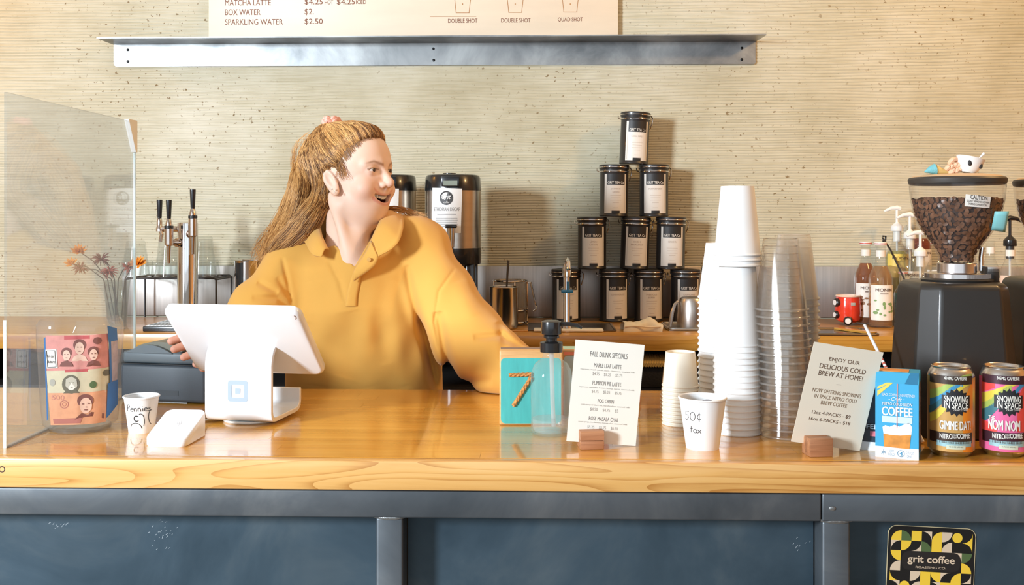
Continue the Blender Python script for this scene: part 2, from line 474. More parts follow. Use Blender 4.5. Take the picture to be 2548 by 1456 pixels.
# ================================================================== WOOD
def wood(name, c0, c1, c2, axis='X', scale=1.0, rough=0.16, rings=False, vary=0.10, coat=0.35):
    m = bpy.data.materials.new(name); m.use_nodes = True
    nt = NT(m); b = nt.b
    tc = nt.add('ShaderNodeTexCoord'); oi = nt.add('ShaderNodeObjectInfo')
    mp = nt.add('ShaderNodeMapping')
    st = {'X': (1.3, 22, 22), 'Z': (22, 22, 1.3), 'Y': (22, 1.3, 22)}[axis]
    mp.inputs['Scale'].default_value = tuple(s * scale for s in st)
    off = nt.add('ShaderNodeVectorMath', operation='SCALE'); off.inputs[0].default_value = (13, 7, 5); nt.link(oi.outputs['Random'], off.inputs['Scale'])
    ad = nt.add('ShaderNodeVectorMath', operation='ADD'); nt.link(tc.outputs['Object'], ad.inputs[0]); nt.link(off.outputs[0], ad.inputs[1])
    nt.link(ad.outputs[0], mp.inputs[0])
    n = nt.add('ShaderNodeTexNoise', Scale=3.0, Detail=6.0, Roughness=0.62, Distortion=0.4); nt.link(mp.outputs[0], n.inputs['Vector'])
    src = n.outputs['Fac']
    if rings:
        mp2 = nt.add('ShaderNodeMapping'); mp2.inputs['Scale'].default_value = (0.55, 3.0, 9.0); nt.link(tc.outputs['Object'], mp2.inputs[0])
        w = nt.add('ShaderNodeTexNoise', Scale=1.7, Detail=1.5, Distortion=0.8); nt.link(mp2.outputs[0], w.inputs['Vector'])
        mu = nt.add('ShaderNodeMath', operation='MULTIPLY'); mu.inputs[1].default_value = 13.0; nt.link(w.outputs['Fac'], mu.inputs[0])
        fr = nt.add('ShaderNodeMath', operation='FRACT'); nt.link(mu.outputs[0], fr.inputs[0])
        pw = nt.add('ShaderNodeMath', operation='POWER'); pw.inputs[1].default_value = 3.5; nt.link(fr.outputs[0], pw.inputs[0])
        mi = nt.add('ShaderNodeMath', operation='MULTIPLY_ADD'); mi.inputs[1].default_value = -0.26; nt.link(pw.outputs[0], mi.inputs[0]); nt.link(n.outputs['Fac'], mi.inputs[2])
        a2 = nt.add('ShaderNodeMath', operation='ADD'); a2.inputs[1].default_value = 0.07; nt.link(mi.outputs[0], a2.inputs[0])
        src = a2.outputs[0]
    col = ramp(nt, [(0.25, c0), (0.5, c1), (0.75, c2)], src)
    hs = nt.add('ShaderNodeHueSaturation'); nt.link(col, hs.inputs['Color'])
    mr = nt.add('ShaderNodeMapRange'); mr.inputs[3].default_value = 1 - vary; mr.inputs[4].default_value = 1 + vary; nt.link(oi.outputs['Random'], mr.inputs[0])
    nt.link(mr.outputs[0], hs.inputs['Value'])
    nt.link(hs.outputs[0], b.inputs['Base Color'])
    b.inputs['Roughness'].default_value = rough + 0.1
    b.inputs['Coat Weight'].default_value = coat; b.inputs['Coat Roughness'].default_value = rough * 0.4
    bp = nt.add('ShaderNodeBump', Strength=0.12, Distance=0.0006); nt.link(src, bp.inputs['Height']); nt.link(bp.outputs[0], b.inputs['Normal'])
    return m
M_TOP = wood('oak_top', rgb(186, 120, 36), rgb(214, 150, 54), rgb(230, 170, 76), 'X', 0.8, 0.17, False, 0.09, coat=0.9)
M_EDGE = wood('oak_edge', rgb(184, 124, 56), rgb(220, 166, 94), rgb(230, 184, 118), 'X', 0.45, 0.25, True, 0.0)
M_EDGE2 = wood('oak_edge_back', rgb(172, 114, 38), rgb(200, 142, 56), rgb(216, 160, 76), 'X', 0.7, 0.25, True, 0.0)

# ================================================================== FRONT COUNTER
YF, YBK = 1.480, 2.095
wt = thing('counter_worktop', 'long honey oak worktop of glued strips that the register and the cups stand on', 'worktop', (0, (YF + YBK) / 2, ZC))
TH_TOP = 0.0435
obj('edge_board', MB().box((0, YF - (YF + YBK) / 2 + 0.011, -TH_TOP / 2), (5.6, 0.022, TH_TOP), 0.0022), M_EDGE, wt)
rows = 15; y0 = YF + 0.0225; sw = (YBK - y0) / rows
me_cache = {}
rs = random.Random(3)
for r in range(rows):
    x = -2.8 - rs.random() * 0.8
    while x < 2.8:
        L = rs.choice([1.0, 1.3, 1.6, 0.8]); a, b = max(x, -2.8), min(x + L, 2.8)
        x += L
        if b - a < 0.03: continue
        o = obj('stave', MB().box((0, 0, 0), (b - a - 0.0003, sw - 0.00025, TH_TOP), 0.0), M_TOP, wt, angle=0)
        o.location = ((a + b) / 2, y0 + sw * (r + 0.5) - (YF + YBK) / 2, -TH_TOP / 2)
# knot on the left of the edge board
kn = MB(); 
pk = at(5, 1168, YF)
ring(kn, pk.x, pk.z - ZC, 0.0034, 0.0048, lambda x, z: (x, YF - (YF + YBK) / 2 - 0.0003, z), 18)
obj('knot', kn, mat('knot', rgb(60, 34, 22), 0.5), wt, angle=0)

def hot_rolled(name, c0, c1, c2, rough=0.42, metal=0.55):
    m = bpy.data.materials.new(name); m.use_nodes = True
    nt = NT(m); b = nt.b; tc = nt.add('ShaderNodeTexCoord')
    n = nt.add('ShaderNodeTexNoise', Scale=4.0, Detail=6.0, Roughness=0.62, Distortion=0.6); nt.link(tc.outputs['Object'], n.inputs['Vector'])
    nt.link(ramp(nt, [(0.3, c0), (0.52, c1), (0.72, c2)], n.outputs['Fac']), b.inputs['Base Color'])
    n2 = nt.add('ShaderNodeTexNoise', Scale=11.0, Detail=5.0); nt.link(tc.outputs['Object'], n2.inputs['Vector'])
    mr = nt.add('ShaderNodeMapRange'); mr.inputs[3].default_value = rough - 0.12; mr.inputs[4].default_value = rough + 0.14; nt.link(n2.outputs['Fac'], mr.inputs[0])
    nt.link(mr.outputs[0], b.inputs['Roughness']); b.inputs['Metallic'].default_value = metal
    return m
M_RAW = hot_rolled('raw_steel', rgb(74, 80, 85), rgb(99, 104, 108), rgb(128, 130, 130))
M_PANEL = hot_rolled('panel_steel', rgb(52, 70, 82), rgb(72, 90, 102), rgb(96, 109, 116), 0.38, 0.5)
M_WELD = mat('weld', rgb(150, 152, 152), 0.35, 0.8, bump=(180, 0.6, 0.002))
zr1 = ZC - TH_TOP - 0.0025; zr0 = zr1 - 0.0415
cf = thing('steel_counter', 'dark raw steel counter front with welded tube frame and sheet panels under the oak worktop', 'counter', (0, YF + 0.03, 0))
cf_seam = xat(2045, YF + 0.01)
obj('top_rail', MB().box(((cf_seam - 2.8) / 2, 0.005, (zr0 + zr1) / 2), (cf_seam + 2.8 - 0.001, 0.05, zr1 - zr0), 0.003, 3), M_RAW, cf)
obj('top_rail', MB().box(((cf_seam + 2.8) / 2, 0.005, (zr0 + zr1) / 2), (2.8 - cf_seam - 0.001, 0.05, zr1 - zr0), 0.003, 3), M_RAW, cf)
def post(pxa, pxb):
    a, b = xat(pxa, YF + 0.012), xat(pxb, YF + 0.012)
    obj('post', MB().box(((a + b) / 2, 0.007, zr0 / 2), (b - a, 0.046, zr0 - 0.001), 0.004, 3), M_RAW, cf)
    w = MB(); w.tube([(a - 0.002, -0.014, zr0 + 0.0005), (a + (b - a) * 0.3, -0.0165, zr0 - 0.0005), (b - (b - a) * 0.3, -0.0165, zr0 - 0.0005), (b + 0.002, -0.014, zr0 + 0.0005)], [0.0025, 0.0035, 0.0035, 0.0022], 8)
    obj('weld_bead', w, M_WELD, cf)
post(935, 1003); post(2047, 2117); 
for a, b in ((-2.8, xat(935, YF + 0.012)), (xat(1003, YF + 0.012), xat(2047, YF + 0.012)), (xat(2117, YF + 0.012), 2.8)):
    obj('steel_panel', MB().box(((a + b) / 2, 0.03, zr0 / 2 - 0.001), (b - a - 0.002, 0.003, zr0 - 0.004)), M_PANEL, cf)
sd = at(2074, 1268, YF + 0.005)
obj('plug_weld', MB().ball((sd.x, -0.0205, sd.z), (0.005, 0.0012, 0.0035), 14), M_WELD, cf)
# light scuffs on the sheet
sc = MB(); rs = random.Random(5)
for cxp, cyp, n_, sp in ((400, 1330, 26, 26), (130, 1308, 6, 8), (160, 1305, 5, 8), (1990, 1352, 8, 14)):
    for k in range(n_):
        p = at(cxp + rs.gauss(0, sp * 0.7), cyp + rs.gauss(0, sp * 0.6), YF + 0.0585)
        a = rs.uniform(0.4, 1.2); l = rs.uniform(0.001, 0.004)
        stroke(sc, [(p.x, p.z), (p.x + l * math.cos(a), p.z + l * math.sin(a))], 0.0006, lambda x, z: (x, 0.0283, z))
tag(obj('scuff_marks', sc, mat('scuff', rgb(170, 178, 182), 0.6), cf, angle=0), kind='stuff')

# ================================================================== BACK COUNTER
YB0 = 2.715
bw = thing('back_worktop', 'narrow oak worktop along the back wall under the tea tins and urns', 'worktop', (0, (YB0 + YW) / 2, ZB))
obj('top_slab', MB().box((0, 0, -0.021), (6.2, YW - YB0 - 0.012, 0.042), 0.002), M_EDGE2, bw)
bb = thing('back_cabinet', 'black open cabinet in shadow below the back oak worktop', 'cabinet', (0, (YB0 + YW) / 2, 0))
M_BLACKW = mat('black_laminate', rgb(34, 30, 28), 0.6)
d = YW - YB0 - 0.04
obj('back_panel', MB().box((0, d / 2, 0.52), (6.0, 0.02, 1.04)), M_BLACKW, bb)
obj('shelf', MB().box((0, 0.0, 0.935), (6.0, d - 0.03, 0.02)), M_BLACKW, bb)
obj('shelf', MB().box((0, 0.0, 0.45), (6.0, d - 0.03, 0.02)), M_BLACKW, bb)
for x in (-2.99, -1.6, -0.55, 0.62, 1.25, 2.99): obj('side_panel', MB().box((x, 0, 0.523), (0.02, d - 0.03, 1.045)), M_BLACKW, bb)
# woven basket tray on the shelf under the worktop
bk = thing('basket', 'black box with a cane woven rim on the shelf below the back worktop', 'basket', (xat(1625, 2.80), 2.82, 0.945))
obj('box_body', MB().box((0, 0, 0.032), (0.24, 0.15, 0.062), 0.004), mat('basket_black', rgb(28, 24, 22), 0.7, bump=(220, 0.8, 0.002)), bk)
cane = MB()
for k in range(34):
    x = -0.115 + 0.23 * k / 33
    cane.tube([(x - 0.004, -0.082, 0.060), (x, -0.084, 0.068), (x + 0.006, -0.070, 0.078), (x + 0.010, 0.0, 0.080)], 0.0042, 6)
tag(obj('cane_rim', cane, mat('cane', rgb(214, 176, 100), 0.5), bk), kind='stuff')

# ================================================================== SHELF AND MENU BOARD
YS = 3.08
M_SHELF = hot_rolled('shelf_steel', rgb(100, 104, 106), rgb(150, 152, 152), rgb(186, 188, 186), 0.40, 0.85)
sh = thing('wall_shelf', 'dark raw steel angle shelf screwed to the plaster wall', 'shelf', (0, YW, 1.965))
a0, a1 = at(240, 93, YS), at(1907, 84, YS)
fl = MB(); yf, yb = YS - YW, -0.003
fl.add([(a0.x, yf, 0), (a1.x, yf, 0), (a1.x - 0.008, yb, 0), (a0.x + 0.005, yb, 0), (a0.x, yf, 0.004), (a1.x, yf, 0.004), (a1.x - 0.008, yb, 0.004), (a0.x + 0.005, yb, 0.004)],
       [(0, 1, 2, 3), (7, 6, 5, 4), (0, 4, 5, 1), (1, 5, 6, 2), (2, 6, 7, 3), (3, 7, 4, 0)])
obj('top_flange', fl, M_SHELF, sh)
vz = zat(162.5, YW) - 1.965
vf = MB(); pl = [(a0.x + 0.006, 0.0), (a0.x + 0.006, vz + 0.01), (a0.x + 0.009, vz + 0.003), (a0.x + 0.016, vz), (a1.x - 0.012, vz), (a1.x - 0.009, vz + 0.003), (a1.x - 0.009, 0.0)]
vf.prism(pl, 0.004, lambda a, b, c: (a, -0.004 - c, b))
obj('wall_flange', vf, M_SHELF, sh)
for px, py in ((318, 124), (318, 153), (1078, 121.5), (1079, 150), (1846, 119.5), (1846, 148)):
    p = at(px, py, YW - 0.009)
    q = MB(); Mx = Matrix.Translation((p.x, -0.0085, p.z - 1.965)) @ Matrix.Rotation(PI / 2, 4, 'X')
    q.lathe([(0, 0.0014), (0.0012, 0.0014), (0.0016, 0.002), (0.0042, 0.0012), (0.0046, -0.001)], 14, M=Mx)
    obj('screw', q, mat('black_screw', rgb(30, 32, 34), 0.4, 0.6), sh)

YM = YW - 0.022
bxl, bxr = xat(519, YM), xat(1538, YM)
mb_ = thing('menu_board', 'pale birch menu board with brown lettering standing on the steel shelf', 'sign', ((bxl + bxr) / 2, YM, 1.9695))
M_BIRCH = mat('birch_ply', rgb(236, 220, 196), 0.45, noise=(3, 0.05, 5, (1, 1, 5)))
obj('board', MB().box((0, 0.006, 0.3), (bxr - bxl, 0.012, 0.6), 0.001), M_BIRCH, mb_)
ox, oz = (bxl + bxr) / 2, 1.9695
def mpx(mb, body, x0, y0, x1, y1, bold=0.0):
    a, b = at(x0, y1, YM), at(x1, y0, YM)
    put(mb, body, (a.x + b.x) / 2 - ox, (a.z + b.z) / 2 - oz, b.x - a.x, b.z - a.z, flat(), bold)
lt = MB()
for body, x0, y0, x1, y1 in (('MATCHA LATTE', 560, -1, 674, 14), ('BOX WATER', 560, 23, 648, 38), ('SPARKLING WATER', 560, 47, 704, 62),
        ('$4.25', 758, -2, 803, 13), ('HOT', 808, 1, 829, 11), ('$4.25', 838, -2, 883, 13), ('ICED', 886, 0, 911, 10), ('$2.', 758, 22, 781, 38), ('$2.50', 758, 46, 803, 62),
        ('DOUBLE SHOT', 1115, 46, 1188, 57), ('DOUBLE SHOT', 1247, 45, 1320, 56), ('QUAD SHOT', 1388, 43, 1450, 55),
        ('HOT CHOCOLATE', 560, -25, 690, -10), ('$3.75', 758, -26, 803, -11)):
    mpx(lt, body, x0, y0, x1, y1)
stuff(obj('lettering', lt, mat('ink_brown', rgb(128, 76, 52), 0.6), mb_, angle=0))
ln = MB()
def mp(px, py):
    p = at(px, py, YM); return (p.x - ox, p.z - oz)
for c, b in ((1151, 32), (1282, 31), (1419, 30)):
    stroke(ln, [mp(c - 24, -40), mp(c - 16, b)], 0.0016, flat()); stroke(ln, [mp(c - 17, b), mp(c + 17, b)], 0.0016, flat()); stroke(ln, [mp(c + 16, b), mp(c + 24, -40)], 0.0016, flat())
    shape(ln, [mp(c + 1.6 * math.cos(k), 10 + 1.6 * math.sin(k)) for k in np.linspace(0, 6.28, 9)[:-1][::-1]], flat())
stroke(ln, [mp(1070, 41.5), mp(1185, 41)], 0.0010, flat())
stuff(obj('cup_drawings', ln, mat('ink_ochre', rgb(176, 120, 60), 0.6), mb_, angle=0))
# ================================================================== COMMON MATERIALS
M_WHITE = mat('white_plastic', rgb(236, 238, 240), 0.22, coat=0.4)
M_PAPERW = mat('paper_white', rgb(238, 238, 236), 0.45)
M_BLACKP = mat('black_plastic', rgb(30, 31, 33), 0.25, coat=0.3)
M_CHROME = mat('chrome', rgb(225, 222, 220), 0.08, 1.0)
M_INK = mat('ink_black', rgb(46, 44, 44), 0.6)
M_GLASS = clear('clear_glass', (0.97, 0.985, 0.98), 0.03)
M_PLASTIC = clear('clear_plastic', (0.975, 0.975, 0.97), 0.05, rough=0.06)

# ================================================================== REGISTER STAND AND TABLET
rz = math.radians(-8.5)
rg = thing('register', 'white tablet register on a curved glossy white stand with a grey square mark', 'register', (-0.522, 1.722, ZC), rz)
W2 = 0.0615
# side profile (depth y, height z) of the bent band, from the top bend down the front and back along the counter
out = [(0.052, 0.139), (0.036, 0.141), (0.022, 0.139), (0.010, 0.131), (0.003, 0.118), (0.0, 0.104), (0.0, 0.022), (0.004, 0.012), (0.012, 0.0065), (0.024, 0.005), (0.112, 0.005), (0.124, 0.007), (0.132, 0.013), (0.135, 0.022), (0.135, 0.046)]
inn = [(0.052, 0.132), (0.036, 0.134), (0.026, 0.132), (0.017, 0.126), (0.0105, 0.115), (0.008, 0.103), (0.008, 0.024), (0.010, 0.018), (0.015, 0.0135), (0.024, 0.013), (0.110, 0.013), (0.119, 0.0145), (0.125, 0.019), (0.127, 0.025), (0.127, 0.046)]
bd = MB()
vs, fs = [], []
N = len(out)
for x in (-W2, W2):
    vs += [(x, y, z) for y, z in out] + [(x, y, z) for y, z in inn]
for k in range(N - 1):
    fs += [(k, k + 1, 2 * N + k + 1, 2 * N + k), (N + k + 1, N + k, 3 * N + k, 3 * N + k + 1),
           (k + 1, k, N + k, N + k + 1), (2 * N + k, 2 * N + k + 1, 3 * N + k + 1, 3 * N + k)]
for e in (0, N - 1): fs.append((e, N + e, 3 * N + e, 2 * N + e))
bd.add(vs, fs)
o = obj('stand', bd, M_WHITE, rg, angle=40)
bvl = o.modifiers.new('b', 'BEVEL'); bvl.width = 0.0012; bvl.segments = 2; bvl.limit_method = 'ANGLE'; bvl.angle_limit = 0.8
obj('swivel_disc', MB().lathe([(0, 0), (0.050, 0), (0.052, 0.002), (0.052, 0.005), (0, 0.005)], 40, (0, 0.06, 0)), mat('disc_white', rgb(224, 222, 216), 0.4), rg)
lg = MB()
fz = 0.060
for a, b in ((rrect(-0.0185, fz - 0.0185, 0.0185, fz + 0.0185, 0.0055), rrect(-0.0112, fz - 0.0112, 0.0112, fz + 0.0112, 0.0018)),):
    n = len(a)
    lg.add([flat(-0.0004)(*p) for p in a + b], [(k, (k + 1) % n, n + (k + 1) % n, n + k) for k in range(n)])
shape(lg, rrect(-0.0048, fz - 0.0048, 0.0048, fz + 0.0048, 0.0010), flat(-0.0004))
obj('square_emblem', lg, mat('emblem_grey', rgb(158, 172, 184), 0.5), rg, angle=0)
tb = thing('tablet', None, None); tb.parent = rg; tb.location = (0.0075, 0.0178, 0.1465); tb.rotation_euler = (math.radians(44.4 - 180), 0, 0)
# local: x across, y along the slope, back surface towards the customer
tw, tl = 0.246, 0.180
def pillow(z0, z1, inset):
    m = MB(); rings = []
    for k, (zz, ins) in enumerate(((z0, inset * 0.1), (z0 + (z1 - z0) * 0.5, 0), (z1 - (z1 - z0) * 0.25, inset * 0.12), (z1 - (z1 - z0) * 0.06, inset * 0.5), (z1, inset))):
        rings.append([(x, y, zz) for x, y in rrect(-tw / 2 + ins, -tl / 2 + ins, tw / 2 - ins, tl / 2 - ins, 0.017 - ins * 0.4, 7)])
    vs = [p for r in rings for p in r]; n = len(rings[0]); fs = [tuple(range(n))[::-1], tuple(range(len(vs) - n, len(vs)))]
    for j in range(len(rings) - 1): fs += [(j * n + k, j * n + (k + 1) % n, (j + 1) * n + (k + 1) % n, (j + 1) * n + k) for k in range(n)]
    m.add(vs, fs); return m
bpy.data.objects.remove(tb)
RT = Matrix.Translation((0.0075, 0.0178, 0.1465)) @ Matrix.Rotation(math.radians(180 - 44.4), 4, 'X')
def moved(m, M): m.v = [tuple(M @ Vector(p)) for p in m.v]; return m
# +z of the pillow frame is turned to the customer
def shell(): return moved(pillow(-0.006, 0.008, 0.006), RT)
RT = Matrix.Translation((0.0075, 0.0178, 0.1465)) @ Matrix.Rotation(math.radians(-44.4), 4, 'X') @ Matrix.Rotation(PI, 4, 'Y')
obj('tablet_shell', moved(pillow(-0.006, 0.008, 0.006), RT), M_WHITE, rg, angle=60)
obj('tablet_screen', moved(MB().box((0, 0, -0.0065), (tw - 0.03, tl - 0.03, 0.001)), RT), mat('screen', rgb(40, 44, 50), 0.1), rg)
lk = MB(); lk.tube([(-tw / 2 + 0.009, -tl / 2 + 0.010, 0.0075), (-tw / 2 + 0.007, -tl / 2 + 0.016, 0.0070), (-tw / 2 + 0.010, -tl / 2 + 0.019, 0.0078)], 0.0012, 6)
obj('lock_slot', moved(lk, RT), mat('rust_brown', rgb(110, 70, 44), 0.5), rg)
cb = MB(); cb.tube([(-0.062, 0.03, 0.004), (-0.072, 0.02, 0.003), (-0.085, 0.026, 0.0025), (-0.10, 0.018, 0.0025)], 0.0015, 8)
obj('cable', cb, mat('cable_white', rgb(226, 220, 206), 0.4), rg)

# ================================================================== CARD READER
p0, p1, p2 = on(370, 1112, ZC), on(450, 1113, ZC), on(488, 1085, ZC)
rd = thing('card_reader', 'small white wedge card reader on the oak worktop in front of the register', 'card reader', ((p0.x + p1.x) / 2, p0.y, ZC), math.radians(-3))
rw = 0.068
def wedge(y): return 0.012 + 0.030 * (y / 0.088)
m = MB(); rings = []
poly = rrect(-rw / 2, 0.0, rw / 2, 0.088, 0.012, 6)
for z_, ins in ((0.0, 0.002), (0.002, 0.0)): rings.append([(x * (1 - ins / rw * 2), y, z_) for x, y in poly])
rings.append([(x, y, wedge(y) - 0.002) for x, y in poly]); rings.append([(x * 0.97, 0.044 + (y - 0.044) * 0.97, wedge(y)) for x, y in poly]); rings.append([(x * 0.9, 0.044 + (y - 0.044) * 0.9, wedge(0.044 + (y - 0.044) * 0.9) + 0.0004) for x, y in poly])
n = len(poly); vs = [p for r in rings for p in r]
fs = [tuple(range(n))[::-1], tuple(range(len(vs) - n, len(vs)))]
for j in range(len(rings) - 1): fs += [(j * n + k, j * n + (k + 1) % n, (j + 1) * n + (k + 1) % n, (j + 1) * n + k) for k in range(n)]
m.add(vs, fs); obj('reader_body', m, M_WHITE, rd, angle=40)
ws = MB()
for k, r in enumerate((0.004, 0.007, 0.010)):
    stroke(ws, [(r * math.cos(a) - 0.003, 0.045 + r * math.sin(a)) for a in np.linspace(-0.8, 0.8, 7)], 0.0008, lambda x, y: (x, y, wedge(y) + 0.0007))
obj('contactless_mark', ws, mat('mark_pale', rgb(206, 206, 208), 0.5), rd, angle=0)

# ================================================================== RECEIPT PRINTER
pa, pb = on(297, 1003, ZC), on(497, 1012, ZC)
pr = thing('receipt_printer', 'dark slate receipt printer with a curved lid behind the pennies cup', 'printer', ((pa.x + pb.x) / 2, pa.y, ZC), math.atan2(pb.y - pa.y, pb.x - pa.x))
pw = (pb - pa).length + 0.012
M_PRN = mat('slate_plastic', rgb(66, 74, 82), 0.5, noise=(400, 0.06, 2))
M_PRN2 = mat('slate_light', rgb(98, 108, 114), 0.45)
obj('printer_body', MB().box((0, 0.065, 0.038), (pw, 0.130, 0.072), 0.007, 3), M_PRN, pr)
obj('top_case', MB().box((0, 0.066, 0.087), (pw - 0.004, 0.124, 0.024), 0.006, 3), M_PRN2, pr)
obj('seam', MB().box((0, 0.065, 0.0745), (pw - 0.003, 0.127, 0.0016)), mat('dark_gap', rgb(40, 44, 48), 0.7), pr)
ld = MB()
arc = [(x, 0.097 + 0.020 * math.sqrt(max(0, 1 - (x / 0.058) ** 2))) for x in np.linspace(-0.058, 0.058, 17)]
ld.prism(arc, 0.110, lambda a, b, c: (a - 0.012, 0.010 + c, b))
obj('paper_lid', ld, mat('lid_taupe', rgb(120, 116, 100), 0.4), pr, angle=30)
ar = MB(); arc2 = [(x, 0.096 + 0.016 * math.cos(x / 0.05 * PI / 2)) for x in np.linspace(-0.05, 0.05, 13)]
ar.prism(arc2, 0.018, lambda a, b, c: (a - 0.030, 0.001 + c, b)); obj('front_bezel', ar, M_PRN2, pr, angle=30)
obj('base_foot', MB().box((-0.02, 0.06, 0.0015), (pw - 0.05, 0.10, 0.003)), M_BLACKP, pr)
obj('port_label', MB().box((pw / 2 + 0.0002, 0.03, 0.018), (0.0006, 0.012, 0.018)), mat('port_pink', rgb(190, 160, 160), 0.5), pr)
obj('front_notch', MB().box((0.01, 0.0002, 0.020), (0.05, 0.0012, 0.010)), mat('slate_dark', rgb(54, 60, 66), 0.6), pr)
rc = thing('receipt', 'white paper receipt curling out of the printer under her fingers', 'receipt', (0, 0, 0))
rc_mb = MB()
q0 = at(415, 868, 1.965)
rc_mb.grid(9, 5, lambda u, v: (q0.x + 0.062 * u, q0.y - 0.005 + 0.03 * v, q0.z + 0.010 * u + 0.006 * math.sin(u * 4) * 0.5 + 0.004 * v))
o = obj('paper', rc_mb, M_PAPERW, rc, angle=60); s_ = o.modifiers.new('s', 'SOLIDIFY'); s_.thickness = 0.0004

# ================================================================== PAPER CUPS
def cup_profile(rb, rt, h, rim=0.0018, wall=0.0006, base_up=0.004):
    """open top at z = h, foot at z = 0"""
    P = [(0, base_up), (rb - 0.0012, base_up), (rb - 0.0012, 0.0), (rb, 0.0)]
    P += [(rb + (rt - rb) * t, h * t) for t in (0.02, 0.5, 0.955)]
    for k in range(8):
        a = -PI / 2 + 2 * PI * k / 9
        P.append((rt + rim * math.cos(a) * 0.9, h - rim + rim * math.sin(a)))
    P += [(rt - wall - (rt - rb) * 0.04, h * 0.95), (rb - wall, base_up + 0.001), (0, base_up + 0.0012)]
    return P
def cup_mesh(name, rb, rt, h, n=40, inverted=False, single=False, **k):
    P = cup_profile(rb, rt, h, **k)
    if single: P = [(0, 0.002), (rb - 0.004, 0.002), (rb - 0.001, 0.0), (rb, 0.003)] + P[5:-3]
    if inverted: P = [(r, h - z) for r, z in P]
    return finish(MB().lathe(P, n).mesh(name), 40)
M_CUPW = mat('cup_white', rgb(240, 240, 238), 0.42)
M_CUPK = mat('cup_cream', rgb(240, 230, 210), 0.45)
def one_cup(label, px, py, rb, rt, h, m=M_CUPW):
    p = foot(px, py, ZC, rb)
    t = thing('paper_cup', label, 'cup', p)
    link('cup_body', cup_mesh('cup_body', rb, rt, h), m, t)
    return t, (lambda z: rb + (rt - rb) * z / h)
def scrawl(t, R, items, w=0.0011, a0=0.0, m=M_INK):
    b = MB()
    for pts in items: stroke(b, pts, w, round_on(R, 0.0004, a0))
    tag(obj('handwriting', b, m, t, angle=0), kind='stuff')
def arcp(cx, cz, rx, rz, a, b, n=12): return [(cx + rx * math.cos(t), cz + rz * math.sin(t)) for t in np.linspace(a, b, n)]
pc, R = one_cup('white paper cup with Pennies handwritten on it beside the money jar', 352, 1080, 0.0205, 0.0285, 0.061)
def letters(word, x, z, s):
    """loose marker handwriting"""
    L = {'P': [[(0, 0), (0.08, 1)], [(-.1, .95), (.35, 1.05), (.55, .8), (.4, .55), (.05, .5)]], 'e': [arcp(.3, .28, .25, .27, 0.2, 5.6, 9), [(.06, .3), (.54, .34)]],
         'n': [[(0.05, 0), (0.05, .55)], [(0.05, .35), (.25, .58), (.4, .45), (.45, 0)]], 'i': [[(.15, 0), (.15, .5)], [(.15, .72), (.17, .78)]], 's': [[(.45, .5), (.2, .55), (.1, .4), (.4, .25), (.35, .05), (.02, .02)]],
         'J': [[(.4, 1), (.4, .2), (.2, 0), (0, .15)], [(.1, 1), (.7, 1)]], '5': [[(.6, 1), (.15, 1), (.1, .6), (.45, .6), (.55, .3), (.3, 0), (0, .1)]], '0': [arcp(.35, .5, .32, .5, 0, 6.28, 14)],
         'c': [[(.5, .75), (.25, .85), (.05, .5), (.2, .2), (.5, .25)], [(.28, 1.05), (.3, -.05)]], 'h': [[(.05, 0), (.05, 1)], [(.05, .4), (.3, .6), (.45, .4), (.45, 0)]], 't': [[(.25, .9), (.25, 0)], [(0, .55), (.5, .6)]],
         'a': [arcp(.25, .28, .25, .27, .3, 6.2, 10), [(.5, .5), (.52, 0)]], 'x': [[(0, .5), (.5, 0)], [(.5, .5), (0, 0)]]}
    adv = {'i': .35, 'P': .65, 'J': .75, '0': .85, '5': .75}
    outp = []
    for ch in word:
        for pts in L[ch]: outp.append([(x + a * s, z + b * s) for a, b in pts])
        x += adv.get(ch, .62) * s
    return outp
its = letters('Pennies', -0.016, 0.038, 0.0105)
its += [arcp(0.001, 0.026, 0.0042, 0.005, 0.6, 5.6), arcp(0.001, 0.026, 0.0035, 0.0042, 1.0, 5.2), arcp(-0.001, 0.008, 0.010, 0.0105, 0.1, 3.0), arcp(0.008, 0.022, 0.006, 0.012, -0.8, 2.0), arcp(0.026, 0.027, 0.005, 0.012, 1.2, 4.6)]
scrawl(pc, R, its)
fc, R = one_cup('white paper cup of stickers with a handwritten price beside the tall cup stack', 1748, 1123, 0.0255, 0.0365, 0.080)
scrawl(fc, R, letters('50c', -0.036, 0.047, 0.0135) + letters('tax', -0.026, 0.028, 0.0110), w=0.0009)
M_ST1 = mat('sticker_navy', rgb(66, 68, 92), 0.4); M_ST2 = mat('sticker_blue', rgb(92, 132, 190), 0.4); M_ST3 = mat('sticker_orange', rgb(236, 120, 66), 0.4)
stk = thing('sticker', 'round navy blue and orange sticker standing in the handwritten price cup', 'sticker', fc.location + Vector((0.010, 0.012, 0.058)), 0, None, (0.5, 0.1, -0.1))
b = MB(); b.prism(oval(0, 0, 0.0185, 0.0185, 28), 0.0006, lambda x, z, c: (x, c, z)); obj('disc', b, M_ST1, stk)
b = MB(); shape(b, [(0.004, -0.018), (0.0185, 0.0), (0.015, 0.011), (0.006, 0.0165), (0.0, 0.004)], flat(-0.0004)); obj('blue_field', b, M_ST2, stk, angle=0)
b = MB(); shape(b, [(-0.0185, 0.0), (-0.0085, 0.004), (-0.0085, 0.0155), (-0.0145, 0.0110)], flat(-0.0004)); obj('orange_field', b, M_ST3, stk, angle=0)

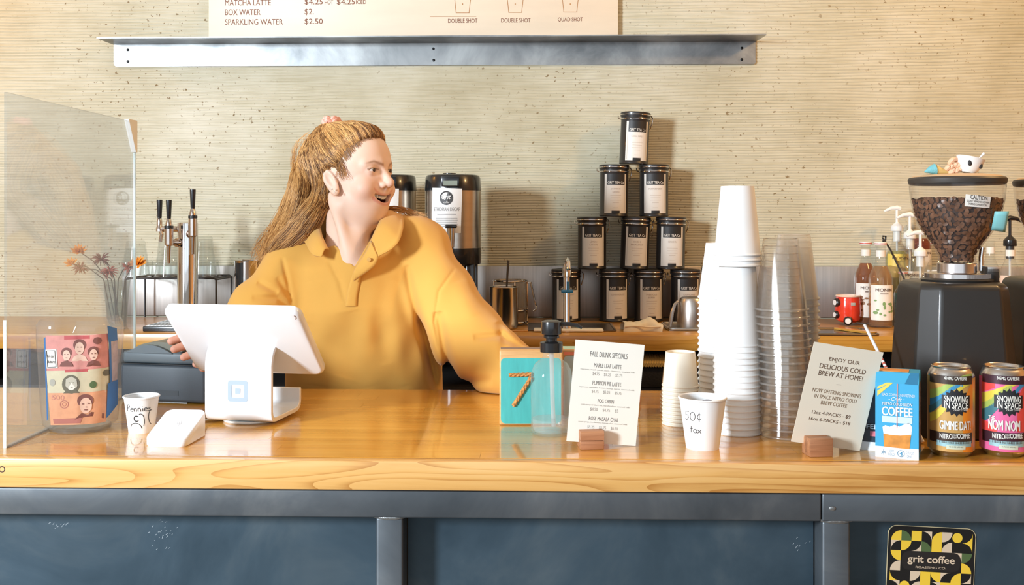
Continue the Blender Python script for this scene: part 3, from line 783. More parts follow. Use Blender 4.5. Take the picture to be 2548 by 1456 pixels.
def stack(px, py, n, rb, rt, h, pitch, m, name, group, labels, z0=0.0, lean=(0, 0), center=None, seg=40, single=False):
    """upside-down cups nested one over the other"""
    c = center or foot(px, py, ZC, rt)
    me = cup_mesh('cup_body', rb, rt, h, seg, True, single)
    me.materials.append(m)
    if single:
        q = MB(); q.tube([((rt + 0.0008) * math.cos(a_), (rt + 0.0008) * math.sin(a_), 0.0021) for a_ in np.linspace(0, 2 * PI, 49)[:-1]], 0.0021, 8, closed=True)
        rim_me = finish(q.mesh('rim'), 60); rim_me.materials.append(M_RIMC)
    outl = []
    for k in range(n):
        t = thing(name, labels(k, n), 'cup', (c.x + lean[0] * (k / max(1, n - 1)) ** 1.5, c.y + lean[1] * k / max(1, n - 1), ZC + z0 + k * pitch), 0, group)
        o = bpy.data.objects.new('cup_body', me); COL.objects.link(o); o.parent = t
        if single:
            o = bpy.data.objects.new('rim', rim_me); COL.objects.link(o); o.parent = t
        outl.append(t)
    return c, outl
def top_or(top, rest): return lambda k, n: top if k == n - 1 else ('lowest ' if k == 0 else ORD[k + 1] + ' from the bottom, ') + rest
# tall front stack: sixteen large cups, three smaller ones over them
cB, _ = stack(1835, 1088, 16, 0.0300, 0.0390, 0.137, 0.0098, M_CUPW, 'paper_cup', 'white cups in the tall front stack', top_or('white paper cup crowning the large cups of the tall front stack', 'white paper cup of the tall front stack'))
zA = zat(661, cB.y) - ZC
stack(0, 0, 3, 0.0275, 0.0385, 0.116, 0.0088, M_CUPW, 'paper_cup', 'smaller white cups on the tall front stack', top_or('topmost white paper cup of the tallest stack', 'small white cup on top of the tall front stack'), z0=zA, center=cB)
# white stack behind it
yC = 1.835
cC = Vector((xat(1796, yC), yC, ZC))
stack(0, 0, 21, 0.0285, 0.0420, 0.100, 0.0107, M_CUPW, 'paper_cup', 'white cups in the stack behind the tallest one', top_or('top white paper cup of the stack behind the tallest one', 'white paper cup of the stack behind the tallest one'), center=cC)
# small cream cups, two short stacks
stack(1693, 1064, 11, 0.0255, 0.0310, 0.060, 0.0066, M_CUPK, 'small_cup', 'small cream cups in the front short stack', top_or('top small cream cup of the front short stack', 'small cream cup of the front short stack'), center=None)
yE = 1.865
stack(0, 0, 5, 0.0270, 0.0330, 0.060, 0.0075, M_CUPK, 'small_cup', 'small cream cups in the lower rear stack', top_or('top small cream cup of the lower stack behind the other', 'small cream cup of the lower rear stack'), center=Vector((xat(1689, yE), yE, ZC)))
# clear cups
M_CUPC = clear('cup_clear', (0.992, 0.986, 0.976), 0.022, rough=0.13, haze_col=(0.98, 0.95, 0.90), gloss=1.3)
M_CUPF = clear('cup_frosted', (0.985, 0.98, 0.97), 0.26, rough=0.2, haze_col=(0.98, 0.97, 0.95), gloss=0.7)
M_RIMC = clear('cup_rim_clear', (0.99, 0.985, 0.97), 0.12, rough=0.10, haze_col=(0.97, 0.95, 0.92))
cF = foot(1958, 1097, ZC, 0.0425)
stack(0, 0, 18, 0.0285, 0.0425, 0.119, 0.0122, M_CUPC, 'plastic_cup', 'clear plastic cups in the front clear stack', top_or('top clear plastic cup of the leaning clear stack', 'clear plastic cup of the leaning clear stack'), center=cF, lean=(-0.010, 0), seg=36, single=True)
yG = 1.84
stack(0, 0, 19, 0.0290, 0.0430, 0.117, 0.0118, M_CUPF, 'plastic_cup', 'frosted cups in the rear clear stack', top_or('top frosted plastic cup of the stack behind the clear cups', 'frosted plastic cup of the stack behind the clear cups'), center=Vector((xat(1976, yG), yG, ZC)), seg=36, single=True)
# ================================================================== CARDS IN WOOD CLIPS
M_CARD = mat('card_cream', rgb(240, 236, 224), 0.6)
M_CARD2 = mat('card_kraft', rgb(234, 224, 204), 0.6)
M_CLIP = wood('walnut_clip', rgb(140, 92, 60), rgb(168, 116, 80), rgb(186, 136, 98), 'X', 2.0, 0.4, False, 0.05, 0.0)
def card(name, label, loc, yaw, lean, roll, w, h, m):
    R_ = Matrix.Rotation(yaw, 4, 'Z') @ Matrix.Rotation(-lean, 4, 'X') @ Matrix.Rotation(roll, 4, 'Y')
    t = thing(name, label, 'card', loc, 0, None, R_.to_euler())
    obj('paper', MB().box((0, 0.0003, h / 2), (w, 0.0006, h)), m, t)
    return t, Plane(t, -0.0003)
c1, S1 = card('menu_card', 'cream card of fall drink specials in a small wood clip beside the soap pump', (0.0958, 1.5795, 1.0555), 0.12, 0.0, 0.0901, 0.1104, 0.1595, M_CARD)
lt = MB(); lt2 = MB()
a = 0.075
def ctext(mb, S, rows, rot):
    for body, cx, cy, w, h in rows:
        u, v = S.hit(cx, cy); k = S.scale(cx, cy); put(mb, body, u, v, w * k, h * k, S.fn, 0, 0, 0)
ctext(lt, S1, [('FALL DRINK SPECIALS', 1515, 884, 93, 13), ('MAPLE LEAF LATTE', 1512, 911, 68, 10), ('PUMPKIN PIE LATTE', 1510, 955, 72, 10), ('FOG CABIN', 1507, 999, 40, 9), ('ROSE MASALA CHAI', 1501, 1043, 72, 10)], a)
stuff(obj('lettering', lt, mat('ink_grey', rgb(128, 126, 122), 0.6), c1, angle=0))
ctext(lt2, S1, [('espresso, maple pecan sauce, cinnamon, steamed milk', 1512, 923, 136, 4.5), ('$4.75     $5.25     $5.75', 1511, 933, 74, 8.5),
    ('espresso, pumpkin butter, honey, spices, steamed milk', 1510, 967, 138, 4.5), ('$4.75     $5.25     $5.75', 1509, 977, 74, 8.5),
    ('cold-steeped black tea, marshmallow, steamed milk', 1506, 1010.5, 122, 4.5), ('$4.50     $4.75     $5', 1503, 1021, 70, 8.5),
    ('rose syrup, cardamom, masala chai, steamed milk', 1500, 1053, 122, 4.5), ('$5.25     $5.75     $6.50', 1499, 1065, 76, 8.5)], a)
stuff(obj('small_print', lt2, mat('ink_pale', rgb(178, 174, 166), 0.6), c1, angle=0))
c2, S2 = card('menu_card', 'tilted kraft card about cold brew at home in a wood clip beside the blue box', (0.4365, 1.550, 1.0600), 0.1315, -0.165, 0.163, 0.1119, 0.1590, M_CARD2)
lt = MB(); lt2 = MB()
ctext(lt, S2, [('ENJOY OUR', 2101, 900, 78, 12), ('DELICIOUS COLD', 2097, 918, 117, 12), ('BREW AT HOME!', 2092, 935, 112, 12)], 0)
ctext(lt, S2, [('12oz 4-PACKS - $9', 2068, 1032, 98, 9.5), ('16oz 6-PACKS - $18', 2064, 1048, 104, 9.5)], 0)
ctext(lt2, S2, [('NOW OFFERING SNOWING', 2082, 978, 123, 9.5), ('IN SPACE NITRO COLD', 2079, 992, 107, 9.5), ('BREW COFFEE', 2075, 1006, 66, 9.5)], 0)
stroke(lt2, [S2.hit(2081, 957), S2.hit(2093, 958)], 0.0006, S2.fn)
stuff(obj('lettering', lt, mat('ink_umber', rgb(96, 70, 52), 0.6), c2, angle=0))
stuff(obj('small_print', lt2, mat('ink_tan', rgb(134, 108, 84), 0.6), c2, angle=0))
def clip(label, pxl, pxr, py, w, h, dep, yaw, gy, groove):
    p = on((pxl + pxr) / 2, py, ZC)
    t = thing('card_holder', label, 'card holder', p, yaw)
    f = MB(); n = 8
    if groove:
        f.box((0, gy / 2, h * 0.24), (w, gy, h * 0.48), 0.0012); f.box((0, gy / 2 + 0.001, h * 0.5), (w - 0.002, gy - 0.003, h * 0.06))
        prof = [(0.0, h * 0.52), (gy, h * 0.52), (gy, h), (0.004, h)] + [(0.004 - 0.004 * math.sin(k), h - 0.004 + 0.004 * math.cos(k)) for k in (0.4, 0.8, 1.2, 1.57)]
        f.prism(prof, w, lambda y, z, c: (c - w / 2, y, z))
    else:
        f.box((0, gy / 2, h / 2), (w, gy, h), 0.0012)
    obj('front_block', f, M_CLIP, t)
    obj('rear_block', MB().box((0, gy + 0.003 + (dep - gy) / 2, h / 2), (w, dep - gy - 0.001, h), 0.0012), M_CLIP, t)
    obj('slot_floor', MB().box((0, gy + 0.0015, 0.002), (w, 0.005, 0.004)), M_CLIP, t)
    return t
clip('small grooved walnut clip gripping the fall drinks card', 1446, 1502, 1120, 0.037, 0.0285, 0.030, 0.12, 0.012, True)
clip('plain oak block clip gripping the tilted cold brew card', 2017, 2072, 1138, 0.036, 0.028, 0.030, 0.13, 0.016, False)

# ================================================================== NUMBER BLOCKS
pA, pB = on(1243, 1058, ZC), on(1400, 1062, ZC)
M_TEAL = mat('teal_paint', rgb(72, 176, 172), 0.55, noise=(8, 0.16, 5, (6, 1, 1)), bump=(60, 0.3, 0.001))
M_RAWOOD = wood('pine', rgb(190, 140, 84), rgb(216, 168, 108), rgb(228, 186, 128), 'X', 1.5, 0.4, False, 0.05, 0.0)
nb = thing('number_block', 'teal painted wood block with a rope numeral seven behind the soap pump', 'table number', ((pA.x + pB.x) / 2, pA.y, ZC), 0.03)
bwid = (pB - pA).length; bh = zat(872, pA.y) - ZC
obj('block', MB().box((0, 0.022, bh / 2), (bwid, 0.044, bh), 0.003, 3), M_RAWOOD, nb)
S = Plane(nb, -0.0004)
b = MB(); pl = rrect(-bwid / 2 + 0.0025, 0.003, bwid / 2 - 0.0025, bh - 0.013, 0.008); shape(b, pl, flat(-0.0004)); obj('painted_face', b, M_TEAL, nb, angle=0)
b = MB(); b.box((0, 0.030, bh + 0.0002), (bwid - 0.004, 0.026, 0.0006)); obj('top_stripe', b, mat('grey_stain', rgb(150, 122, 102), 0.6), nb)
rp = MB()
def rope(pts, r=0.0034):
    P = [Vector(p) for p in pts]; L = (P[-1] - P[0]).length; n = 26
    u = (P[-1] - P[0]).normalized(); v = Vector((-u.z, 0, u.x)); w = Vector((0, 1, 0))
    for s_ in range(3):
        path = []
        for k in range(n + 1):
            a = s_ * 2 * PI / 3 + k / n * L / 0.0075 * 2.0
            path.append(P[0] + u * L * k / n + (v * math.cos(a) + w * math.sin(a)) * r * 0.5)
        rp.tube(path, r * 0.62, 6)
q = S.hit
g0, g1, g2 = q(1267, 933), q(1322, 931), q(1277, 1010)
rope([(g0[0], -0.002, g0[1]), (g1[0], -0.002, g1[1])]); rope([(g1[0], -0.002, g1[1] - 0.005), (g2[0], -0.002, g2[1])])
obj('rope_numeral', rp, mat('jute', rgb(196, 134, 72), 0.8, noise=(300, 0.45, 2)), nb)
pA2, pB2 = on(1400, 1040, ZC), on(1595, 1046, ZC)
n2 = thing('number_block', 'pale blue block with coral top edge behind the fall drinks card', 'table number', ((pA2.x + pB2.x) / 2 , pA2.y, ZC), 0.03)
w2 = (pB2 - pA2).length; h2 = zat(868, pA2.y) - ZC
obj('block', MB().box((0, 0.02, h2 / 2), (w2, 0.04, h2), 0.003, 3), M_RAWOOD, n2)
b = MB(); shape(b, rrect(-w2 / 2 + 0.003, 0.003, w2 / 2 - 0.003, h2 - 0.012, 0.006), flat(-0.0004)); obj('painted_face', b, mat('pale_blue_paint', rgb(176, 200, 206), 0.6, noise=(10, 0.12, 5)), n2, angle=0)
b = MB(); shape(b, [(-w2 / 2 + 0.003, h2 - 0.011), (w2 / 2 - 0.003, h2 - 0.011), (w2 / 2 - 0.003, h2 - 0.005), (-w2 / 2 + 0.003, h2 - 0.005)], flat(-0.0005)); obj('coral_band', b, mat('coral_paint', rgb(240, 140, 110), 0.6), n2, angle=0)
b = MB(); b.box((0, 0.02, h2 + 0.0002), (w2 - 0.006, 0.034, 0.0006)); obj('top_stripe', b, mat('mint_paint', rgb(176, 204, 172), 0.6), n2)
b = MB(); shape(b, oval(-0.008, 0.06, 0.022, 0.034), flat(-0.0008)); obj('red_motif', b, mat('plum_paint', rgb(150, 110, 112), 0.7), n2, angle=0)
b = MB(); b.box((w2 / 2 + 0.0002, 0.018, 0.028), (0.0008, 0.028, 0.03)); obj('orange_patch', b, mat('orange_paint', rgb(224, 110, 30), 0.6), n2)

# ================================================================== SOAP PUMP
sp = foot(1372, 1090, ZC, 0.034)
S_ = sp.y / F
so = thing('soap_pump', 'clear glass soap bottle with a black pump half full beside the drinks card', 'soap bottle', sp)
def zz(py): return zat(py, sp.y) - ZC
Rb = 0.0345
prof = [(0, 0.003), (Rb * 0.7, 0.002), (Rb - 0.005, 0.0), (Rb - 0.001, 0.004), (Rb, 0.010), (Rb, zz(935)), (Rb - 0.002, zz(918)), (Rb - 0.008, zz(903)), (Rb * 0.55, zz(895)), (0.0145, zz(888)), (0.0135, zz(880)), (0.0135, zz(866))]
obj('bottle', MB().lathe(prof, 48), clear('pump_glass', (0.98, 0.995, 0.995), 0.09, rough=0.02, gloss=0.8, haze_col=(0.88, 0.95, 0.97)), so, angle=60)
lv = zz(1040)
obj('soap', MB().lathe([(0, 0.006), (Rb - 0.006, 0.005), (Rb - 0.003, 0.010), (Rb - 0.003, lv), (0, lv)], 40), clear('soap_liquid', (0.96, 0.985, 0.99), 0.22, ior=1.2, haze_col=(0.85, 0.92, 0.95)), so, angle=40)
obj('dip_tube', MB().tube([(0.004, 0, 0.012), (0.002, 0, 0.05), (0, 0, zz(866))], 0.0038, 10), clear('dip_plastic', (0.96, 0.96, 0.96), 0.45, rough=0.2), so)
pm = MB(); zt = zz(872)
pm.lathe([(0, zt), (0.0190, zt - 0.002), (0.0192, zz(852)), (0.017, zz(850)), (0.0095, zz(848)), (0.0095, zz(842)), (0.0135, zz(840)), (0.0135, zz(835)), (0.0105, zz(832)), (0.0095, zz(828)), (0, zz(828))], 32)
obj('collar', pm, M_BLACKP, so)
hd = MB(); hd.lathe([(0, zz(832)), (0.0165, zz(831)), (0.0170, zz(826)), (0.0170, zz(804)), (0.0165, zz(800)), (0.012, zz(797)), (0, zz(796))], 32); obj('pump_head', hd, M_BLACKP, so)
noz = MB(); noz.tube([(0.014, 0, zz(806)), (0.030, -0.001, zz(806)), (0.043, -0.002, zz(809)), (0.051, -0.003, zz(815))], [0.0040, 0.0036, 0.0032, 0.0026], 10); obj('nozzle', noz, M_BLACKP, so)

# ================================================================== CANS
def can(label, px, py, base, rainbow, name_rows, caff, bandcol):
    p = foot(px, py, ZC, 0.030)
    t = thing('drink_can', label, 'can', p)
    Rc = 0.0336
    zt = zat(912, p.y - Rc) - ZC
    H = zt
    z_lab0, z_lab1 = 0.0095, zat(938, p.y - Rc) - ZC
    metal = [(0, 0.006), (0.022, 0.004), (0.0255, 0.0), (0.0275, 0.001), (Rc - 0.002, 0.0075), (Rc, 0.0105), (Rc, z_lab1), (Rc - 0.0006, z_lab1 + 0.003), (Rc - 0.0045, z_lab1 + 0.011), (0.0278, H - 0.004), (0.0272, H - 0.003), (0.0285, H - 0.0018), (0.0285, H - 0.0006), (0.0277, H), (0.0268, H - 0.0006), (0.0262, H - 0.004), (0.0248, H - 0.0055), (0, H - 0.005)]
    obj('can_body', MB().lathe(metal, 56), mat('aluminium', rgb(214, 212, 210), 0.22, 1.0), t, angle=50)
    S = Cyl(t, Rc, 0.00025)
    lb = MB(); lb.lathe([(Rc + 0.00015, z_lab0), (Rc + 0.0002, z_lab0 + 0.001), (Rc + 0.0002, z_lab1)], 112); obj('label', lb, base, t, angle=60)
    S.f = round_on(Rc, 0.0005)
    c = px
    for m, quads in rainbow:
        b = MB()
        for (xa, ya0, ya1, xb, yb0, yb1, bend) in quads:
            def f(u, v):
                s = u * u * (3 - 2 * u) if bend else u
                x = xa + (xb - xa) * u; ya = ya0 + (yb0 - ya0) * s; yb = ya1 + (yb1 - ya1) * s
                return S.fn(*S.hit(c + x, ya + (yb - ya) * v))
            b.grid(30, 3, f)
        obj('rainbow_stripe', b, m, t, angle=0)
    S.f = round_on(Rc, 0.0008)
    for ya, yb in ((935, 949), (1076, 1094)):
        b = MB(); gpx(b, c - 52.5, ya, c + 52.5, yb, S, 14); obj('dark_band', b, bandcol, t, angle=0)
    b = MB(); cu, cv = S.hit(c + 14, 1002); k = S.scale(0, 0)
    pts = []
    for q_ in range(32):
        r = (34 if q_ % 2 == 0 else 27) * k; pts.append((cu + r * math.cos(2 * PI * q_ / 32), cv + r * math.sin(2 * PI * q_ / 32)))
    for i_ in range(8):
        f0, f1 = i_ / 8, (i_ + 1) / 8
        b.add([S.fn(cu + (x_ - cu) * f, cv + (z_ - cv) * f) for f in (f0, f1) for x_, z_ in pts], [(q_, (q_ + 1) % 32, 32 + (q_ + 1) % 32, 32 + q_) for q_ in range(32)])
    bb_ = MB(); patch(bb_, cu - 34 * k, cv - 14 * k, cu + 34 * k, cv + 17 * k, S.fn, 24); b.add(bb_.v, bb_.f)
    obj('starburst', b, mat('burst_black', rgb(36, 36, 40), 0.4), t, angle=0)
    b = MB(); gpx(b, c - 36, 1098, c + 50, 1107, S, 10); obj('blue_band', b, mat('label_sky', rgb(160, 200, 205), 0.35, 0.3), t, angle=0)
    b = MB(); gpx(b, c - 12, 1109, c + 36, 1117, S, 8); obj('pale_band', b, mat('label_pale', rgb(206, 214, 190), 0.4), t, angle=0)
    S.f = round_on(Rc, 0.0012)
    b = MB()
    tpx(b, 'SNOWING', c - 15, 986, c + 43, 1001, S, 0.03); tpx(b, 'IN SPACE', c - 15, 1002, c + 43, 1017, S, 0.03); tpx(b, 'CRAFT COFFEE', c + 8, 1019, c + 42, 1023, S)
    tpx(b, caff, c - 16, 938, c + 40, 946, S, 0.02); tpx(b, 'NITRO', c - 29, 1079, c + 2, 1091, S, 0.03); tpx(b, 'COLD\nBREW', c + 3, 1080, c + 15, 1091, S); tpx(b, 'COFFEE', c + 17, 1079, c + 47, 1091, S, 0.03)
    for body, x0, y0, x1, y1 in name_rows: tpx(b, body, c + x0, y0, c + x1, y1, S, 0.035)
    stuff(obj('lettering', b, mat('label_white', rgb(236, 232, 222), 0.4), t, angle=0))
    b = MB(); tpx(b, 'DAIRY FREE  SINGLE ORIGIN', c - 20, 1100, c + 46, 1105, S); tpx(b, '16 FL OZ (473 mL)', c - 4, 1111, c + 30, 1115, S); stuff(obj('small_print', b, mat('label_grey', rgb(110, 120, 116), 0.5), t, angle=0))
    return t
def fmat(n, r, g, b_): return mat('foil_' + n, rgb(r, g, b_), 0.35, 0.12)
yel, blu, grn, ora, red, tea = fmat('yellow', 226, 206, 80), fmat('blue', 66, 146, 190), fmat('green', 170, 190, 96), fmat('orange', 240, 140, 40), fmat('red', 236, 82, 76), fmat('teal', 70, 120, 130)
can('gold drink can with rainbow stripes beside the blue coffee box', 2366, 1140, fmat('gold', 206, 160, 92),
    [(grn, [(-52, 968, 990, 52, 930, 944, 1)]), (blu, [(-52, 990, 1012, 30, 952, 962, 1)]), (yel, [(-52, 1026, 1048, 52, 944, 958, 1)]), (ora, [(30, 1000, 1125, 54, 946, 1125, 0)]), (tea, [(-54, 1008, 1026, -10, 985, 1000, 1)])],
    [('GIMME DAT!', -25, 1049, 50, 1070)], '410MG CAFFEINE', mat('band_brown', rgb(62, 46, 36), 0.4, 0.2))
can('pink drink can with rainbow stripes at the right end of the worktop', 2497, 1140, fmat('pink', 236, 110, 160),
    [(red, [(-54, 949, 975, -22, 949, 965, 0), (-54, 1042, 1075, -16, 1060, 1075, 0), (34, 990, 1076, 54, 955, 1076, 0)]), (yel, [(-54, 975, 1000, 48, 949, 956, 1)]), (grn, [(-54, 1000, 1016, 20, 960, 985, 1)]), (tea, [(-54, 1016, 1048, 10, 984, 1004, 1)]), (blu, [(20, 976, 990, 52, 949, 962, 1)])],
    [('THE', -38, 1034, -23, 1044), ('NOM NOM', -38, 1047, 40, 1071)], '305MG CAFFEINE', mat('band_plum', rgb(64, 34, 44), 0.4, 0.2))

# ================================================================== COFFEE BOXES
M_BOXB = mat('box_blue', rgb(66, 168, 212), 0.4)
q0, q1, q2 = on(2178, 1136, ZC), on(2286, 1146, ZC), on(2309, 1124, ZC)
u = (q1 - q0); yaw = math.atan2(u.y, u.x)
bx = thing('coffee_box', 'blue cold brew four-pack carton with an iced coffee picture beside the gold can', 'box', (q0 + q1) / 2 , yaw)
w_ = u.length; hh = 0.1265; dd = 0.072
cb = MB(); hl = 0.120
cb.prism([(0, 0), (dd, 0), (dd, hl), (dd - 0.012, hh), (0.014, hh), (0, hl - 0.008)], w_, lambda y, z, c: (c - w_ / 2, y, z))
obj('carton', cb, M_BOXB, bx, angle=20)
S = Plane(bx, -0.0004)
M_BW = mat('box_white', rgb(232, 236, 240), 0.4)
b = MB(); patch(b, -w_ / 2, 0, w_ / 2, 0.0165, flat(-0.0004)); obj('white_band', b, M_BW, bx, angle=0)
b = MB(); tpx(b, 'BLACK COFFEE - UNSWEETENED', 2194, 980, 2276, 987, S); tpx(b, 'Craft', 2218, 988, 2244, 999, S, 0, 0.3); tpx(b, 'NITRO COLD BREW', 2196, 1002, 2270, 1010, S, 0.02); tpx(b, 'COFFEE', 2195, 1013, 2270, 1036, S, 0.04)
lpx(b, [(2211, 994), (2215, 994)], 1.2, S); lpx(b, [(2247, 995), (2251, 995)], 1.2, S)
stuff(obj('lettering', b, M_BW, bx, angle=0))
b = MB(); gpx(b, 2195, 1040, 2270, 1050, S, 2); obj('pale_strip', b, mat('box_pale', rgb(206, 226, 236), 0.4), bx, angle=0)
b = MB(); spx(b, [(2196, 1062), (2203, 1058), (2214, 1062), (2226, 1057), (2238, 1062), (2250, 1056), (2262, 1052), (2270, 1064), (2267, 1086), (2199, 1082)], S); obj('cream_top', b, mat('print_cream', rgb(246, 244, 240), 0.5), bx, angle=0)
S.eps = -0.0007
b = MB(); spx(b, [(2198, 1078), (2215, 1082), (2240, 1084), (2267, 1082), (2263, 1118), (2200, 1111)], S); obj('iced_coffee', b, mat('print_amber', rgb(214, 142, 60), 0.5, noise=(60, 0.25, 2)), bx, angle=0)
b = MB(); lpx(b, [(2233, 955), (2232, 1064)], 2.5, S); obj('straw_picture', b, mat('print_straw', rgb(216, 150, 150), 0.5), bx, angle=0)
S.eps = -0.0004
b = MB(); spx(b, [(2183, 968), (2218, 952), (2206, 952), (2183, 962)], S); spx(b, [(2183, 985), (2222, 953), (2216, 952), (2183, 972)], S); obj('yellow_stripe', b, mat('print_yellow', rgb(232, 206, 90), 0.5), bx, angle=0)
b = MB(); tpx(b, 'KEEP\nCOLD', 2210, 1119, 2226, 1134, S); tpx(b, '12 FL OZ\nCANS', 2254, 1124, 2273, 1140, S); tpx(b, '4', 2238, 1124, 2246, 1134, S, 0.03)
for k in range(3):
    a = k * PI / 3 + 0.5; lpx(b, [(2199 - 7 * math.cos(a), 1125 - 7 * math.sin(a)), (2199 + 7 * math.cos(a), 1125 + 7 * math.sin(a))], 1.6, S)
uu = S.hit(2242, 1129); ring(b, uu[0], uu[1], 0.0042, 0.0052, S.fn)
stuff(obj('blue_print', b, mat('print_blue', rgb(70, 150, 190), 0.5), bx, angle=0))
b = MB(); b.grid(2, 6, lambda u_, v: (w_ / 2 + 0.0004, 0.004 + u_ * (dd - 0.01), 0.01 + v * 0.10)); obj('side_print', b, mat('side_print', rgb(150, 120, 110), 0.5, noise=(45, 0.6, 2, (1, 1, 3))), bx, angle=0)
b = MB(); b.box((-w_ * 0.1, dd / 2, hh + 0.0003), (w_ * 0.7, 0.03, 0.0006)); obj('top_print', b, mat('print_orange', rgb(226, 150, 76), 0.5), bx)
b = MB(); b.add([(w_ * 0.18, -0.0005, hl - 0.008), (w_ * 0.48, -0.0005, hl - 0.0085), (w_ * 0.5, 0.014, hh + 0.0005), (w_ * 0.3, 0.0135, hh + 0.0005)], [(0, 1, 2, 3)]); obj('top_flap', b, mat('box_deep', rgb(44, 120, 160), 0.4), bx, angle=0)
d0, d1 = on(2120, 1117, ZC), on(2182, 1122, ZC)
dk = thing('coffee_box', 'dark coffee carton half hidden behind the tilted cold brew card', 'box', ((d0 + d1) / 2) + Vector((-0.006, 0.003, 0)), yaw)
wd_ = 0.062
obj('carton', MB().box((0, 0.03, 0.058), (wd_, 0.06, 0.116), 0.001), mat('box_dark', rgb(54, 66, 78), 0.4), dk)
S = Plane(dk, -0.0004)
b = MB(); patch(b, -wd_ / 2, 0, wd_ / 2, 0.013, flat(-0.0004)); obj('white_band', b, M_BW, dk, angle=0)
b = MB(); patch(b, -wd_ / 2, 0.032, wd_ / 2 - 0.002, 0.042, flat(-0.0004)); obj('black_band', b, mat('burst_black'), dk, angle=0)
b = MB(); patch(b, wd_ / 2 - 0.016, 0.022, wd_ / 2 - 0.002, 0.030, flat(-0.0004)); obj('pink_patch', b, mat('print_pink', rgb(226, 120, 130), 0.5), dk, angle=0)
b = MB(); put(b, 'COFFEE', 0.006, 0.037, 0.040, 0.007, flat(-0.0008), 0.03); stuff(obj('lettering', b, M_BW, dk, angle=0))
# drinking straw behind the card
st = thing('straw', 'white and red paper straw leaning behind the cold brew card', 'straw', (0, 0, 0))
sa, sb_ = at(2151, 808, 1.74), at(2207, 920, 1.69); dv = (sb_ - sa)
b = MB(); b.tube([sa, sa + dv * 0.5, sb_, sb_ + dv * ((ZC + 0.003 - sb_.z) / dv.z)], 0.0026, 10); obj('tube', b, mat('straw_white', rgb(240, 232, 228), 0.5), st)
b = MB()
for k in range(13):
    f0 = k / 13 * 1.0; c0 = sa + dv * (0.62 + f0); 
    if c0.z < ZC + 0.01: break
    b.tube([c0, c0 + dv * 0.035], 0.0028, 10)
stuff(obj('red_bands', b, mat('straw_red', rgb(196, 96, 76), 0.5), st))

